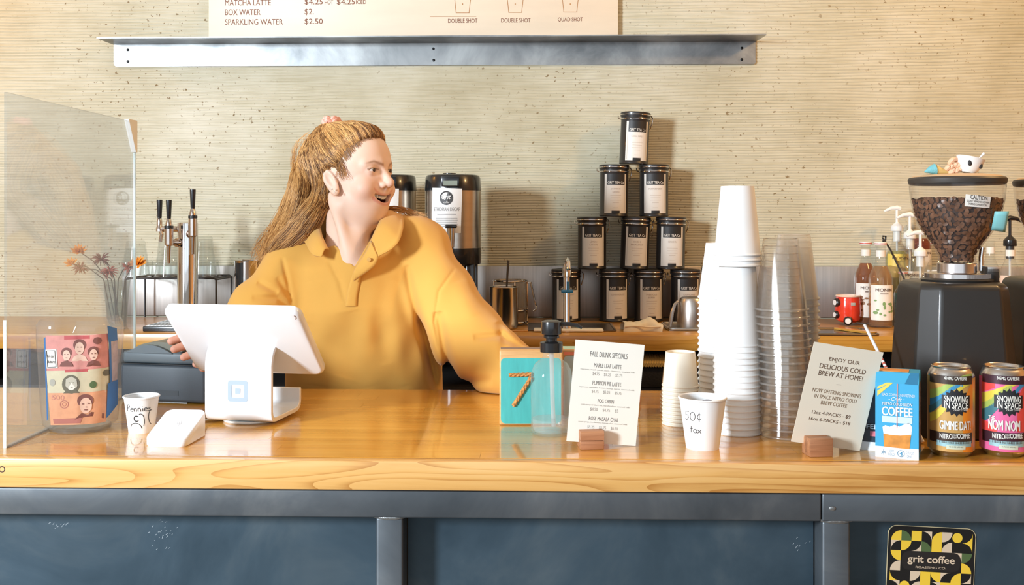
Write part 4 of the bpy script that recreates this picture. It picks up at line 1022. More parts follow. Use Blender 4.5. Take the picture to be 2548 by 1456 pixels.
# ================================================================== GRINDERS
def make_grinder(label):
    cx_, yb_ = 2366, 1095
    p = on(2365, 1095, ZC); yc = p.y + 0.085
    t = thing('coffee_grinder', label, 'grinder', (xat(2369, yc), yc, ZC))
    M_GR = mat('grinder_black', rgb(44, 41, 38), 0.38, coat=0.15, bump=(1500, 0.18, 0.0003))
    def Z(py): return zat(py, yc) - ZC
    m = MB(); rings = []
    zt = Z(697)
    for zz_, w, d, ch in ((0.0, 0.088, 0.090, 0.030), (0.006, 0.0885, 0.0905, 0.030), (zt * 0.55, 0.082, 0.084, 0.029), (zt - 0.022, 0.0755, 0.078, 0.027), (zt - 0.008, 0.0735, 0.076, 0.026), (zt - 0.002, 0.069, 0.071, 0.025), (zt, 0.062, 0.064, 0.022)):
        rings.append([(x, y, zz_) for x, y in ((-w, -d + ch * 1.1), (-w + ch, -d), (w - ch, -d), (w, -d + ch * 1.1), (w, d - ch), (w - ch, d), (-w + ch, d), (-w, d - ch))])
    vs = [q for r in rings for q in r]; fs = [tuple(range(8))[::-1], tuple(range(len(vs) - 8, len(vs)))]
    for j in range(len(rings) - 1): fs += [(j * 8 + k, j * 8 + (k + 1) % 8, (j + 1) * 8 + (k + 1) % 8, (j + 1) * 8 + k) for k in range(8)]
    m.add(vs, fs)
    o = obj('body', m, M_GR, t, angle=30); bv = o.modifiers.new('b', 'BEVEL'); bv.width = 0.005; bv.segments = 3; bv.limit_method = 'ANGLE'; bv.angle_limit = math.radians(25)
    cxo = xat(2381, yc) - xat(2369, yc)
    m = MB(); m.lathe([(0, zt - 0.001), (0.056, zt - 0.001), (0.058, zt + 0.003), (0.052, zt + 0.006), (0, zt + 0.006)], 40, (cxo, 0, 0)); obj('top_plate', m, M_GR, t)
    m = MB(); z0, z1 = zt + 0.005, zt + 0.014; n = 72
    for k in range(n):
        pass
    prof = [(0.030, z0), (0.0505, z0), (0.052, z0 + 0.001), (0.052, z1 - 0.001), (0.0505, z1), (0.030, z1)]
    m.lathe(prof, 72, (cxo, 0, 0))
    for k in range(40):
        a = -PI / 2 - 0.1 + 1.5 * k / 40
        m.box((cxo + 0.0522 * math.cos(a), 0.0522 * math.sin(a), (z0 + z1) / 2), (0.0012, 0.0012, z1 - z0 - 0.002))
    obj('adjusting_ring', m, mat('ring_metal', rgb(206, 200, 196), 0.22, 1.0), t)
    m = MB(); m.lathe([(0, z1), (0.0305, z1), (0.0315, z1 + 0.001), (0.0315, Z(654)), (0.030, Z(652)), (0, Z(652))], 48, (cxo, 0, 0)); obj('collar', m, mat('collar_metal', rgb(222, 214, 210), 0.25, 1.0), t)
    for px_, z_ in ((2411, 660), (2366, 688)):
        pass
    m = MB(); m.box((xat(2456, yc) - xat(2369, yc), -0.01, Z(685)), (0.022, 0.03, 0.035), 0.004); obj('timer_knob', m, M_GR, t)
    m = MB(); m.box((xat(2456, yc) - xat(2369, yc), -0.012, Z(668)), (0.020, 0.026, 0.012), 0.003); obj('knob_cap', m, mat('knob_silver', rgb(210, 206, 200), 0.35, 0.7), t)
    m = MB(); xk = xat(2441, yc) - xat(2369, yc); m.tube([(xk, 0.0, Z(672)), (xk, 0, Z(640)), (xk + 0.002, 0, Z(615))], 0.0042, 12); obj('lever_rod', m, M_CHROME, t)
    prof = [(455, 110), (470, 110), (500, 107), (530, 101), (552, 93), (575, 81), (600, 64), (622, 49), (634, 43), (648, 42)]
    P = [(r * yc / F, Z(py)) for py, r in prof]
    m = MB(); m.lathe(P[::-1], 56, (cxo, 0, 0)); obj('hopper', m, clear('hopper_plastic', (0.965, 0.955, 0.94), 0.04, rough=0.04), t, angle=60)
    def hr(z):
        zs = [q[1] for q in P][::-1]; rs_ = [q[0] for q in P][::-1]
        return float(np.interp(z, zs, rs_))
    ztop = Z(497)
    m = MB(); zz_ = np.linspace(Z(646), ztop - 0.004, 12); m.lathe([(0, zz_[0])] + [(hr(z) - 0.006, z) for z in zz_] + [(0, ztop - 0.003)], 36, (cxo, 0, 0)); 
    core = m
    bm_ = MB(); rr = random.Random(11)
    def bean(c, Rm, s):
        vs = []
        for (x, y, z) in ((-1, 0, 0), (-.6, -.55, .25), (-.6, .55, .25), (-.6, 0, -.6), (0.6, -.55, .25), (.6, .55, .25), (.6, 0, -.6), (1, 0, 0), (0, -.68, .25), (0, .68, .25), (0, 0, -.8), (-.5, 0, .05), (.5, 0, .05), (0, -.16, .42), (0, .16, .42)):
            vs.append(Vector(c) + Rm @ Vector((x * 0.0056 * s, y * 0.0052 * s, z * 0.0048 * s)))
        fs = [(0, 1, 11), (0, 11, 2), (0, 3, 1), (0, 2, 3), (1, 8, 13, 11), (11, 14, 9, 2), (8, 4, 12, 13), (14, 12, 5, 9), (1, 3, 10, 8), (2, 9, 10, 3), (8, 10, 6, 4), (9, 5, 6, 10), (4, 7, 12), (12, 7, 5), (4, 6, 7), (5, 7, 6), (11, 13, 12, 14)]
        bm_.add(vs, fs)
    z = Z(645)
    while z < ztop:
        R_ = hr(z) - 0.0045; n = int(2 * PI * R_ / 0.0088)
        for k in range(n):
            a = 2 * PI * (k + rr.random() * 0.6) / n
            nrm = Vector((math.cos(a), math.sin(a), -0.35))
            Rm = nrm.to_track_quat('Z', 'Y').to_matrix() @ Matrix.Rotation(rr.uniform(0, PI), 3, 'Z') @ Matrix.Rotation(rr.uniform(-.5, .5), 3, 'X')
            bean((cxo + R_ * math.cos(a), R_ * math.sin(a), z + rr.uniform(-.002, .002)), Rm, rr.uniform(.85, 1.1))
        z += 0.0076
    for k in range(230):
        r_ = math.sqrt(rr.random()) * (hr(ztop) - 0.006); a = rr.uniform(0, 2 * PI)
        bean((cxo + r_ * math.cos(a), r_ * math.sin(a), ztop - 0.003 + rr.uniform(0, .004)), Matrix.Rotation(rr.uniform(0, 6), 3, 'Z') @ Matrix.Rotation(rr.uniform(-2, 2), 3, 'X'), 1)
    mbn = mat('roasted_bean', rgb(112, 74, 50), 0.38, noise=(70, 0.45, 2))
    tag(obj('coffee_beans', bm_, mbn, t, angle=85), kind='stuff')
    obj('bean_core', core, mat('bean_dark', rgb(58, 36, 26), 0.7), t)
    z0, z1 = Z(461), Z(443)
    m = MB(); R_ = 112.5 * yc / F
    m.lathe([(0, z0 + 0.001), (R_ - 0.004, z0), (R_ - 0.001, z0 + 0.002), (R_, z0 + 0.006), (R_ + 0.0003, z1 - 0.003), (R_ - 0.002, z1), (R_ - 0.010, z1 + 0.001)], 56, (cxo, 0, 0)); obj('lid_rim', m, mat('lid_black', rgb(62, 56, 50), 0.5), t)
    m = MB(); m.lathe([(R_ - 0.003, z1 - 0.0005), (R_ - 0.008, z1 + 0.0025), (R_ * 0.6, z1 + 0.0055), (0, z1 + 0.0065)], 48, (cxo, 0, 0)); obj('lid_top', m, mat('lid_tan', rgb(208, 178, 140), 0.6), t)
    return t, yc, cxo, z1, hr, Z
gr, yg, gxo, zl, hr, GZ = make_grinder('black coffee grinder with a hopper of beans and a caution sticker behind the cans')
g2 = copy_tree(gr); g2.location = gr.location + Vector((0.225, 0.10, 0.0)); g2['label'] = 'second black coffee grinder cut off by the right edge of the picture'
for c in kids(g2): pass
# caution sticker and teal note belong to the first grinder
def hop(eps):
    """wrap a pixel on the hopper wall"""
    cxw = gr.location.x + gxo
    def f(px, py):
        z = zat(py, yg - 0.07); R_ = hr(z - ZC) + eps; d = ray(px, py)
        ax, ay = -cxw, -yg
        A = d[0] ** 2 + d[1] ** 2; B = ax * d[0] + ay * d[1]; Cc = ax * ax + ay * ay - R_ * R_
        D = B * B - A * Cc; t_ = (-B - math.sqrt(max(D, 0))) / A
        return (d[0] * t_ - gr.location.x, d[1] * t_ - yg, ZCAM + d[2] * t_ - ZC)
    return f
h1 = hop(0.0008)
b = MB(); quad = [(2403, 483), (2466, 490), (2462, 518), (2400, 513)]
b.grid(8, 4, lambda u_, v: h1(quad[3][0] + (quad[2][0] - quad[3][0]) * u_ + ((quad[0][0] - quad[3][0]) + ((quad[1][0] - quad[0][0]) - (quad[2][0] - quad[3][0])) * u_) * v,
                              quad[3][1] + (quad[2][1] - quad[3][1]) * u_ + ((quad[0][1] - quad[3][1]) + ((quad[1][1] - quad[0][1]) - (quad[2][1] - quad[3][1])) * u_) * v))
o = obj('caution_label', b, mat('label_offwhite', rgb(238, 232, 222), 0.5), gr, angle=60)
h2_ = hop(0.0014)
b = MB()
for body, cx_, cy_, w, h in (('CAUTION', 2436, 492, 42, 11), ("DON'T REMOVE HOPPER", 2434, 502, 56, 5), ('DURING OPERATION', 2432, 509, 46, 5)):
    vs, fs = text(body); b.add([h2_(cx_ + x * w, cy_ - y * h + x * w * 0.10) for x, y in vs], fs)
stuff(obj('lettering', b, M_INK, o, angle=0))
b = MB(); quad = [(2475, 525), (2497, 529), (2486, 577), (2461, 573)]
na = h1(2468, 548); 
b.grid(5, 6, lambda u_, v: tuple(Vector(h1(2466 + 3 * v, 573 - 47 * v)) + Vector((u_ * 0.021 + 0.004 * v, -0.006 * math.sin(u_ * 2.2), -0.003 * u_ * (1 - v)))))
o = obj('teal_note', b, mat('note_teal', rgb(136, 200, 200), 0.6), gr, angle=60); s_ = o.modifiers.new('s', 'SOLIDIFY'); s_.thickness = 0.0004
# clay charms on the lid
zl_w = ZC + zl + 0.0045
def lidp(px): return Vector((xat(px, yg - 0.02), yg - 0.02, zl_w))
p = lidp(2330)
t = thing('clay_charm', 'tiny clay ice cream cone lying on the left of the grinder lid', 'figurine', p)
b = MB(); b.tube([(-0.020, 0, 0.004), (-0.012, 0, 0.007), (-0.002, 0, 0.009)], [0.001, 0.0055, 0.0095], 12); obj('blue_scoop', b, mat('clay_blue', rgb(120, 186, 192), 0.6, bump=(500, 0.8, 0.001)), t)
b = MB(); b.tube([(-0.002, 0, 0.008), (0.010, 0, 0.005), (0.022, 0, 0.003)], [0.008, 0.005, 0.0012], 12); obj('cone', b, mat('clay_yellow', rgb(240, 206, 130), 0.6), t)
p = lidp(2373)
t = thing('clay_charm', 'tiny pile of peach clay rings on the middle of the grinder lid', 'figurine', p)
b = MB()
for (x, z, r) in ((0.0, 0.006, 0.0065), (-0.006, 0.005, 0.006), (0.002, 0.016, 0.008), (0.006, 0.009, 0.006)):
    b.tube([(x + r * math.cos(a), 0.003 * math.sin(a * 2), z + r * 0.75 * math.sin(a)) for a in np.linspace(0, 2 * PI, 15)[:-1]], 0.0042, 8, closed=True)
mm = min(v[2] for v in b.v); b.v = [(x, y, z - mm) for x, y, z in b.v]
obj('clay_rings', b, mat('clay_peach', rgb(246, 196, 160), 0.6), t)
p = lidp(2411)
t = thing('clay_charm', 'tiny white clay bowl with black spots and a spoon on the grinder lid', 'figurine', p)
Mb = Matrix.Translation((0, 0, 0.016)) @ Matrix.Rotation(0.24, 4, 'Y')
b = MB(); b.lathe([(0, -0.0135), (0.011, -0.0130), (0.016, -0.008), (0.020, 0.002), (0.0225, 0.0120), (0.0232, 0.0128), (0.0215, 0.0128), (0.018, 0.004), (0.012, -0.008), (0, -0.010)], 32, M=Mb)
mm = min(v[2] for v in b.v); b.v = [(x, y, z - mm) for x, y, z in b.v]
Mb = Matrix.Translation((0, 0, -mm)) @ Mb
obj('bowl', b, mat('clay_white', rgb(244, 240, 234), 0.35), t)
b = MB()
for a in (-0.35, 0.75): b.ball(Mb @ Vector((0.0195 * math.sin(a), -0.0195 * math.cos(a), 0.0015)), (0.0036, 0.0022, 0.0052), 12)
obj('spot', b, M_INK, t); stuff(t.children[-1] if t.children else kids(t)[-1])
b = MB(); b.tube([Mb @ Vector((0.004, 0.0, 0.002)), Mb @ Vector((0.016, 0.002, 0.018)), Mb @ Vector((0.021, 0.003, 0.026))], [0.0014, 0.0014, 0.0026], 8); obj('spoon', b, mat('clay_white'), t)

# ================================================================== MONEY JAR
pj = foot(201, 1081, ZC, 0.046)
jr = thing('money_jar', 'clear notched jar wrapped in banknotes and blue tape at the left of the worktop', 'jar', pj)
def JZ(py): return zat(py, pj.y - 0.05) - ZC
zjt = JZ(803)
def jr_r(z): return float(np.interp(z, [0, 0.004, 0.012, 0.05, zjt - 0.02, zjt - 0.006, zjt], [0.043, 0.045, 0.0560, 0.0595, 0.0655, 0.0650, 0.060]))
def jr_p(a, z, e=0.0):
    ca, sa = math.cos(a), math.sin(a); R_ = (jr_r(z) + e)
    q = R_ / (abs(ca) ** 3.2 + abs(sa) ** 3.2) ** (1 / 3.2)
    return (q * ca, q * sa * 0.85, z)
m = MB(); nA, nZ = 72, 22
vs, fs = [], []
for j in range(nZ):
    for k in range(nA):
        a = 2 * PI * k / nA
        da = math.atan2(math.sin(a + PI / 2), math.cos(a + PI / 2))
        top = zjt - (0.026 * max(0, 1 - (abs(da + 0.03) / 0.27) ** 4) if abs(da + 0.03) < 0.27 else 0)
        vs.append(jr_p(a, top * (j / (nZ - 1)) ** 0.9))
for j in range(nZ - 1):
    for k in range(nA): k2 = (k + 1) % nA; fs.append((j * nA + k, j * nA + k2, (j + 1) * nA + k2, (j + 1) * nA + k))
fs.append(tuple(range(nA))[::-1])
m.add(vs, fs)
o = obj('jar_wall', m, clear('jar_plastic', (0.97, 0.975, 0.975), 0.07, rough=0.04), jr, angle=60)
m = MB(); m.lathe([(0, 0.004), (0.044, 0.003), (0.046, 0.0), (0.049, 0.001), (0.0495, 0.007), (0.047, 0.009), (0.044, 0.008), (0, 0.009)], 48); m.v = [(x, y * 0.92, z) for x, y, z in m.v]; obj('jar_foot', m, clear('jar_foot', (0.95, 0.96, 0.95), 0.1), jr)
def jwrap(e):
    """surface: u = angle from the front (radians, + to the right), v = height"""
    return lambda u_, v: jr_p(-PI / 2 + u_, v, e)
JA = np.linspace(-1.5, 2.0, 701)
def jhit(px, py):
    z = JZ(py)
    q = np.array([jr_p(-PI / 2 + a, z)[:2] for a in JA]) + np.array((pj.x, pj.y))
    r = q[:, 0] * CAM_C + q[:, 1] * CAM_S; f = -q[:, 0] * CAM_S + q[:, 1] * CAM_C
    return float(JA[np.argmin(np.abs(CX + F * r / f - px))]), z
class Jar:
    def __init__(s, e): s.fn = jwrap(e)
    def hit(s, px, py): return jhit(px, py)
    def scale(s, px, py): return pj.y / F
def jquad(mb, c4, S, nx=12, nz=6):
    (ax, ay), (bx_, by), (cx_, cy), (dx, dy) = c4     # tl, tr, br, bl
    def f(u_, v):
        px = (dx + (cx_ - dx) * u_) * (1 - v) + (ax + (bx_ - ax) * u_) * v; py = (dy + (cy - dy) * u_) * (1 - v) + (ay + (by - ay) * u_) * v
        return S.fn(*S.hit(px, py))
    mb.grid(nx, nz, f)
def jpoly(mb, pts, S):
    """fan so that it bends with the jar"""
    cx_ = sum(p[0] for p in pts) / len(pts); cy = sum(p[1] for p in pts) / len(pts)
    vs = [S.fn(*S.hit(cx_, cy))] + [S.fn(*S.hit(*p)) for p in pts]; n = len(pts)
    mb.add(vs, [(0, 1 + k, 1 + (k + 1) % n) for k in range(n)])
def jshape(name, polys, m, parent, e):
    b = MB(); S = Jar(e)
    for p in polys: jpoly(b, p, S)
    return obj(name, b, m, parent, angle=0)
def po(cx_, cy, rx, ry, n=18): return oval(cx_, cy, rx, ry, n)
M_RO = mat('note_rose', rgb(222, 150, 140), 0.6, noise=(60, 0.10, 3)); M_OR = mat('note_orange', rgb(226, 164, 126), 0.6, noise=(60, 0.10, 3)); M_GN = mat('note_green', rgb(214, 204, 172), 0.6, noise=(60, 0.06, 3))
M_NI = mat('note_ink', rgb(132, 84, 76), 0.6); M_NP = mat('note_pale', rgb(236, 198, 176), 0.6); M_NG = mat('note_grey', rgb(112, 106, 88), 0.6); M_NR = mat('note_red', rgb(196, 92, 92), 0.6); M_NW = mat('note_white', rgb(232, 226, 212), 0.6)
b = MB(); jquad(b, [(114, 838), (268, 836), (272, 922), (117, 930)], Jar(0.0006)); n1 = obj('rose_banknote', b, M_RO, jr, angle=60)
b = MB(); jquad(b, [(117, 928), (274, 922), (275, 985), (121, 990)], Jar(0.0010)); n2_ = obj('green_banknote', b, M_GN, jr, angle=60)
b = MB(); jquad(b, [(121, 984), (268, 980), (262, 1062), (128, 1066)], Jar(0.0014)); n3 = obj('orange_banknote', b, M_OR, jr, angle=60)
n3['label'] = 'orange banknote with one portrait'; n2_['label'] = 'pale green banknote with an oval portrait'; n1['label'] = 'rose banknote with three portraits'
# portraits: three heads, one oval, one head
b = MB(); jquad(b, [(160, 838), (222, 838), (222, 846), (160, 848)], Jar(0.0009), 5, 2); jquad(b, [(162, 924), (218, 922), (218, 929), (162, 931)], Jar(0.0012), 5, 2); obj('red_panel', b, M_NR, n1, angle=0)
for (cx_, cy, s) in ((166, 888, 0.9), (198, 870, 1.05), (232, 887, 0.95)):
    jshape('portrait_hair', [po(cx_, cy - 8 * s, 15 * s, 14 * s)], M_NI, n1, 0.0011)
    jshape('portrait_face', [po(cx_, cy, 10.5 * s, 15 * s)], M_NP, n1, 0.0015)
    jshape('portrait_coat', [[(cx_ - 19 * s, cy + 31 * s), (cx_ - 13 * s, cy + 19 * s), (cx_, cy + 14 * s), (cx_ + 13 * s, cy + 19 * s), (cx_ + 19 * s, cy + 31 * s)]], M_NI if cx_ != 198 else M_NP, n1, 0.0013 if cx_ == 198 else 0.0018)
    jshape('portrait_features', [po(cx_ - 4 * s, cy - 3 * s, 2 * s, 1.2 * s, 8), po(cx_ + 4 * s, cy - 3 * s, 2 * s, 1.2 * s, 8), po(cx_, cy + 7 * s, 3 * s, 1 * s, 8)], M_NI, n1, 0.0019); stuff(kids(n1)[-1])
jshape('seal', [po(242, 852, 11, 9)], M_NI, n1, 0.0011)
jshape('oval_frame', [po(177, 961, 22, 24)], M_NG, n2_, 0.0014)
jshape('portrait_face', [po(178, 960, 12, 16)], M_NW, n2_, 0.0017); jshape('portrait_wig', [[(164, 964), (165, 948), (178, 941), (191, 948), (193, 964), (190, 972), (187, 952), (177, 948), (169, 954), (168, 972)]], mat('note_silver', rgb(196, 190, 172), 0.6), n2_, 0.0020)
jshape('portrait_coat', [[(158, 984), (168, 975), (178, 979), (189, 974), (198, 983)]], M_NG, n2_, 0.0020)
jshape('portrait_features', [po(174, 957, 2, 1.2, 8), po(183, 957, 2, 1.2, 8), po(179, 968, 3, 1, 8)], M_NG, n2_, 0.0021); stuff(kids(n2_)[-1])
jshape('green_seal', [po(231, 963, 9, 9)], mat('seal_green', rgb(88, 110, 72), 0.6), n2_, 0.0014); jshape('grey_seal', [po(132, 957, 7, 9)], mat('seal_grey', rgb(178, 174, 160), 0.6), n2_, 0.0014); jshape('corner_numeral', [po(264, 936, 9, 8)], M_NG, n2_, 0.0014)
jshape('portrait_hair', [po(212, 1003, 20, 17)], M_NI, n3, 0.0018); jshape('portrait_face', [po(213, 1015, 15, 20)], M_NP, n3, 0.0022)
jshape('portrait_coat', [[(186, 1050), (203, 1034), (215, 1042), (226, 1032), (258, 1040), (257, 1052)]], M_NI, n3, 0.0025)
jshape('portrait_features', [po(206, 1011, 3.2, 1.5, 8), po(220, 1010, 3.2, 1.5, 8), po(213, 1026, 5, 1.5, 8), po(214, 1019, 2.5, 1.2, 8)], M_NI, n3, 0.0027); stuff(kids(n3)[-1])
b = MB(); S = Jar(0.0018)
for r0, r1 in ((9, 10.5), (4, 5)):
    n = 20; vs, fs = [], []
    for k in range(n):
        a = 2 * PI * k / n
        vs += [S.fn(*S.hit(161 + r0 * math.cos(a), 1012 + r0 * math.sin(a))), S.fn(*S.hit(161 + r1 * math.cos(a), 1012 + r1 * math.sin(a)))]; j = (k + 1) % n; fs.append((2 * k, 2 * k + 1, 2 * j + 1, 2 * j))
    b.add(vs, fs)
obj('emblem', b, mat('note_mauve', rgb(184, 116, 104), 0.6), n3, angle=0)
b = MB(); jquad(b, [(134, 1050), (205, 1046), (200, 1060), (136, 1062)], S, 8, 2); obj('scroll_band', b, mat('note_mauve'), n3, angle=0)
def jtxt(mb, body, cx_, cy, w, h, S):
    vs, fs = text(body); mb.add([S.fn(*S.hit(cx_ + x * w, cy - y * h)) for x, y in vs], fs)
b = MB(); jtxt(b, '500', 146, 995, 30, 12, Jar(0.0018)); stuff(obj('lettering', b, mat('note_pink', rgb(206, 140, 124), 0.6), n3, angle=0))
b = MB(); jquad(b, [(115, 874), (142, 872), (145, 920), (118, 922)], Jar(0.0014)); lb = obj('white_label', b, mat('label_offwhite'), jr, angle=60)
b = MB(); S = Jar(0.0019); n = 0
for pts in ([(118, 877), (138, 876), (141, 917), (121, 919)],):
    for k in range(4):
        a_, b_ = pts[k], pts[(k + 1) % 4]
        dx, dy = b_[0] - a_[0], b_[1] - a_[1]; L = math.hypot(dx, dy); nx_, ny = -dy / L * 0.6, dx / L * 0.6
        jquad(b, [(a_[0] + nx_, a_[1] + ny), (b_[0] + nx_, b_[1] + ny), (b_[0] - nx_, b_[1] - ny), (a_[0] - nx_, a_[1] - ny)], S, 5, 2)
jtxt(b, 'for our', 128, 890, 18, 7, S); jtxt(b, 'future', 130, 904, 18, 7, S)
stuff(obj('label_print', b, M_INK, lb, angle=0))
M_TAPE = mat('blue_tape', rgb(58, 112, 170), 0.55, bump=(300, 0.3, 0.0006))
def tape(name, e, c4):
    b = MB(); jquad(b, c4, Jar(e), 6, 12); return obj(name, b, M_TAPE, jr, angle=60)
tape('tape_strip', 0.0020, [(265, 816), (288, 826), (290, 858), (268, 858)])
tape('tape_strip', 0.0021, [(269, 858), (274, 857), (276, 962), (271, 966)])
tape('tape_strip', 0.0022, [(266, 964), (290, 962), (290, 1028), (262, 1054)])
tape('tape_strip', 0.0008, [(110, 846), (114, 842), (121, 1050), (118, 1056)])
b = MB(); jquad(b, [(274, 860), (292, 858), (290, 1006), (276, 1004)], Jar(0.0008), 5, 10); nn = obj('mauve_banknote', b, mat('note_lilac', rgb(186, 170, 172), 0.6, noise=(50, 0.2, 3)), jr, angle=60); nn['label'] = 'mauve banknote folded on the right side'

# ================================================================== CLEAR SCREEN
sx = -0.8345
ps = thing('counter_screen', 'clear acrylic screen standing across the left end of the worktop', 'screen', (sx, 1.80, ZC))
y0_, y1_, hs = 1.5465 - 1.80, 2.045 - 1.80, 0.556
obj('pane', MB().box((0, (y0_ + y1_) / 2, hs / 2), (0.0045, y1_ - y0_, hs)), clear('acrylic', (0.93, 0.945, 0.945), 0.10, ior=1.75, rough=0.02, haze_col=(0.74, 0.78, 0.80)), ps)
M_EDGEG = mat('acrylic_edge', rgb(214, 226, 222), 0.25)
obj('edge_strip', MB().box((0, y1_ + 0.0012, hs / 2), (0.0050, 0.0024, hs), 0.0005), M_EDGEG, ps)
obj('edge_strip', MB().box((0, y0_ - 0.0012, 0.10), (0.0050, 0.0024, 0.20), 0.0005), M_EDGEG, ps)
b = MB(); b.prism([(y1_ + 0.003, hs + 0.003), (y1_ - 0.040, hs + 0.003), (y1_ - 0.036, hs - 0.004), (y1_ - 0.004, hs - 0.062), (y1_ + 0.003, hs - 0.062)], 0.010, lambda y, z, c: (-0.005 + c, y, z)); obj('corner_cap', b, mat('cap_white', rgb(240, 238, 232), 0.4), ps)
obj('foot_bead', MB().box((0, (y0_ + y1_) / 2, 0.0015), (0.009, y1_ - y0_, 0.003), 0.001), clear('bead', (0.8, 0.8, 0.78), 0.3), ps)
# ================================================================== TEA TINS
M_TIN = mat('tin_black', rgb(40, 38, 38), 0.35, coat=0.2)
M_TINL = mat('tin_label', rgb(232, 226, 216), 0.5)
M_TINH = mat('tin_header', rgb(34, 32, 32), 0.5)
M_TINT = mat('tin_text', rgb(190, 172, 156), 0.6)
YT = 3.105
RT_ = 0.0445; HT = 0.160
tin_body = finish(MB().lathe([(0, 0.0), (RT_ - 0.002, 0.0), (RT_, 0.002), (RT_, 0.004), (RT_ - 0.0008, 0.005), (RT_ - 0.0008, HT - 0.026), (RT_, HT - 0.024), (RT_, HT - 0.020), (RT_ - 0.001, HT - 0.018), (RT_ - 0.001, HT - 0.014), (0, HT - 0.014)], 48).mesh('tin_body'), 40)
tin_lid = finish(MB().lathe([(0, HT - 0.015), (RT_ + 0.001, HT - 0.015), (RT_ + 0.0018, HT - 0.013), (RT_ + 0.0018, HT - 0.003), (RT_, HT - 0.001), (RT_ - 0.006, HT - 0.0005), (RT_ - 0.009, HT - 0.002), (0, HT - 0.002)], 48).mesh('tin_lid'), 40)
b = MB()
for z in (HT - 0.009, HT - 0.022): b.tube([((RT_ + 0.0026) * math.cos(a), (RT_ + 0.0026) * math.sin(a), z) for a in np.linspace(0, 2 * PI, 41)[:-1]], 0.0013, 6, closed=True)
tin_wire = finish(b.mesh('bail_wire'), 60)
b = MB(); x = RT_ + 0.004
b.tube([(x, -0.004, HT - 0.009), (x + 0.005, -0.003, HT - 0.016), (x + 0.004, -0.003, HT - 0.030), (x - 0.001, -0.003, HT - 0.046), (x - 0.002, 0.0, HT - 0.050), (x - 0.001, 0.004, HT - 0.046), (x + 0.004, 0.004, HT - 0.030), (x + 0.005, 0.004, HT - 0.016), (x, 0.005, HT - 0.009)], 0.0014, 6)
tin_clasp = finish(b.mesh('clasp'), 60)
b = MB(); b.tube([(-x + 0.001, -0.005, HT - 0.022), (-x - 0.005, -0.004, HT - 0.018), (-x - 0.005, 0.0, HT - 0.012), (-x - 0.005, 0.004, HT - 0.018), (-x + 0.001, 0.005, HT - 0.022)], 0.0014, 6)
tin_hinge = finish(b.mesh('hinge'), 60)
fnT = round_on(RT_ - 0.0008, 0.0004); fnT2 = round_on(RT_ - 0.0008, 0.0008); fnT3 = round_on(RT_ - 0.0008, 0.0012)
zl0, zl1 = 0.010, HT - 0.030
b = MB(); patch(b, -0.037, zl0, 0.037, zl1, fnT, 16, 2); tin_label = finish(b.mesh('label'), 60)
b = MB(); patch(b, -0.0295, zl1 - 0.033, 0.0295, zl1 + 0.0003, fnT2, 12, 2); tin_head = finish(b.mesh('label_header'), 60)
b = MB(); patch(b, -0.0125, zl0 - 0.0002, 0.0125, zl0 + 0.008, fnT2, 6, 2); tin_foot = finish(b.mesh('label_tab'), 60)
b = MB(); put(b, 'GRIT TEA Co', 0, zl1 - 0.0265, 0.052, 0.0085, fnT3, 0.022); tin_brand = finish(b.mesh('lettering'), 0, False)
def tin(px, pybase, row, name_, turn, tilt, where):
    p = Vector((xat(px, YT), YT, ZB + row * (HT + 0.0006)))
    t = thing('tea_tin', 'black tea tin, ' + where, 'tea tin', p, 0, 'tea tins in the pyramid', (0, tilt, 0))
    for nm, me, m in (('tin_body', tin_body, M_TIN), ('tin_lid', tin_lid, M_TIN), ('bail_wire', tin_wire, M_CHROME), ('clasp', tin_clasp, M_CHROME), ('hinge', tin_hinge, M_CHROME)):
        o = bpy.data.objects.new(nm, me); COL.objects.link(o); o.parent = t; o.rotation_euler = (0, 0, turn * 0.3)
        if not me.materials: me.materials.append(m)
    lab = bpy.data.objects.new('label', tin_label); COL.objects.link(lab); lab.parent = t; lab.rotation_euler = (0, 0, turn)
    if not tin_label.materials: tin_label.materials.append(M_TINL)
    for nm, me, m in (('label_header', tin_head, M_TINH), ('label_tab', tin_foot, M_TINH), ('lettering', tin_brand, M_TINL)):
        o = bpy.data.objects.new(nm, me); COL.objects.link(o); o.parent = lab
        if not me.materials: me.materials.append(m)
        if nm == 'lettering': stuff(o)
    q = MB(); zc = zl1 - 0.050
    lines = name_.split('/')
    for k, l in enumerate(lines): put(q, l, 0, zc + 0.004 - 0.009 * k, min(0.046, 0.0042 * len(l)), 0.0052, fnT2)
    for k, w in enumerate((0.034, 0.030, 0.034, 0.020, 0.0, 0.016, 0.024)):
        if w: patch(q, -w / 2, zc - 0.016 - 0.0075 * k, w / 2, zc - 0.0152 - 0.0075 * k, fnT2, 4, 2)
    for s in (-1, 1): patch(q, s * 0.031, zl0 + 0.004, s * 0.0316, zl1 - 0.036, fnT2, 2, 2)
    stuff(obj('small_print', q, M_TINT, lab, angle=0))
    return t
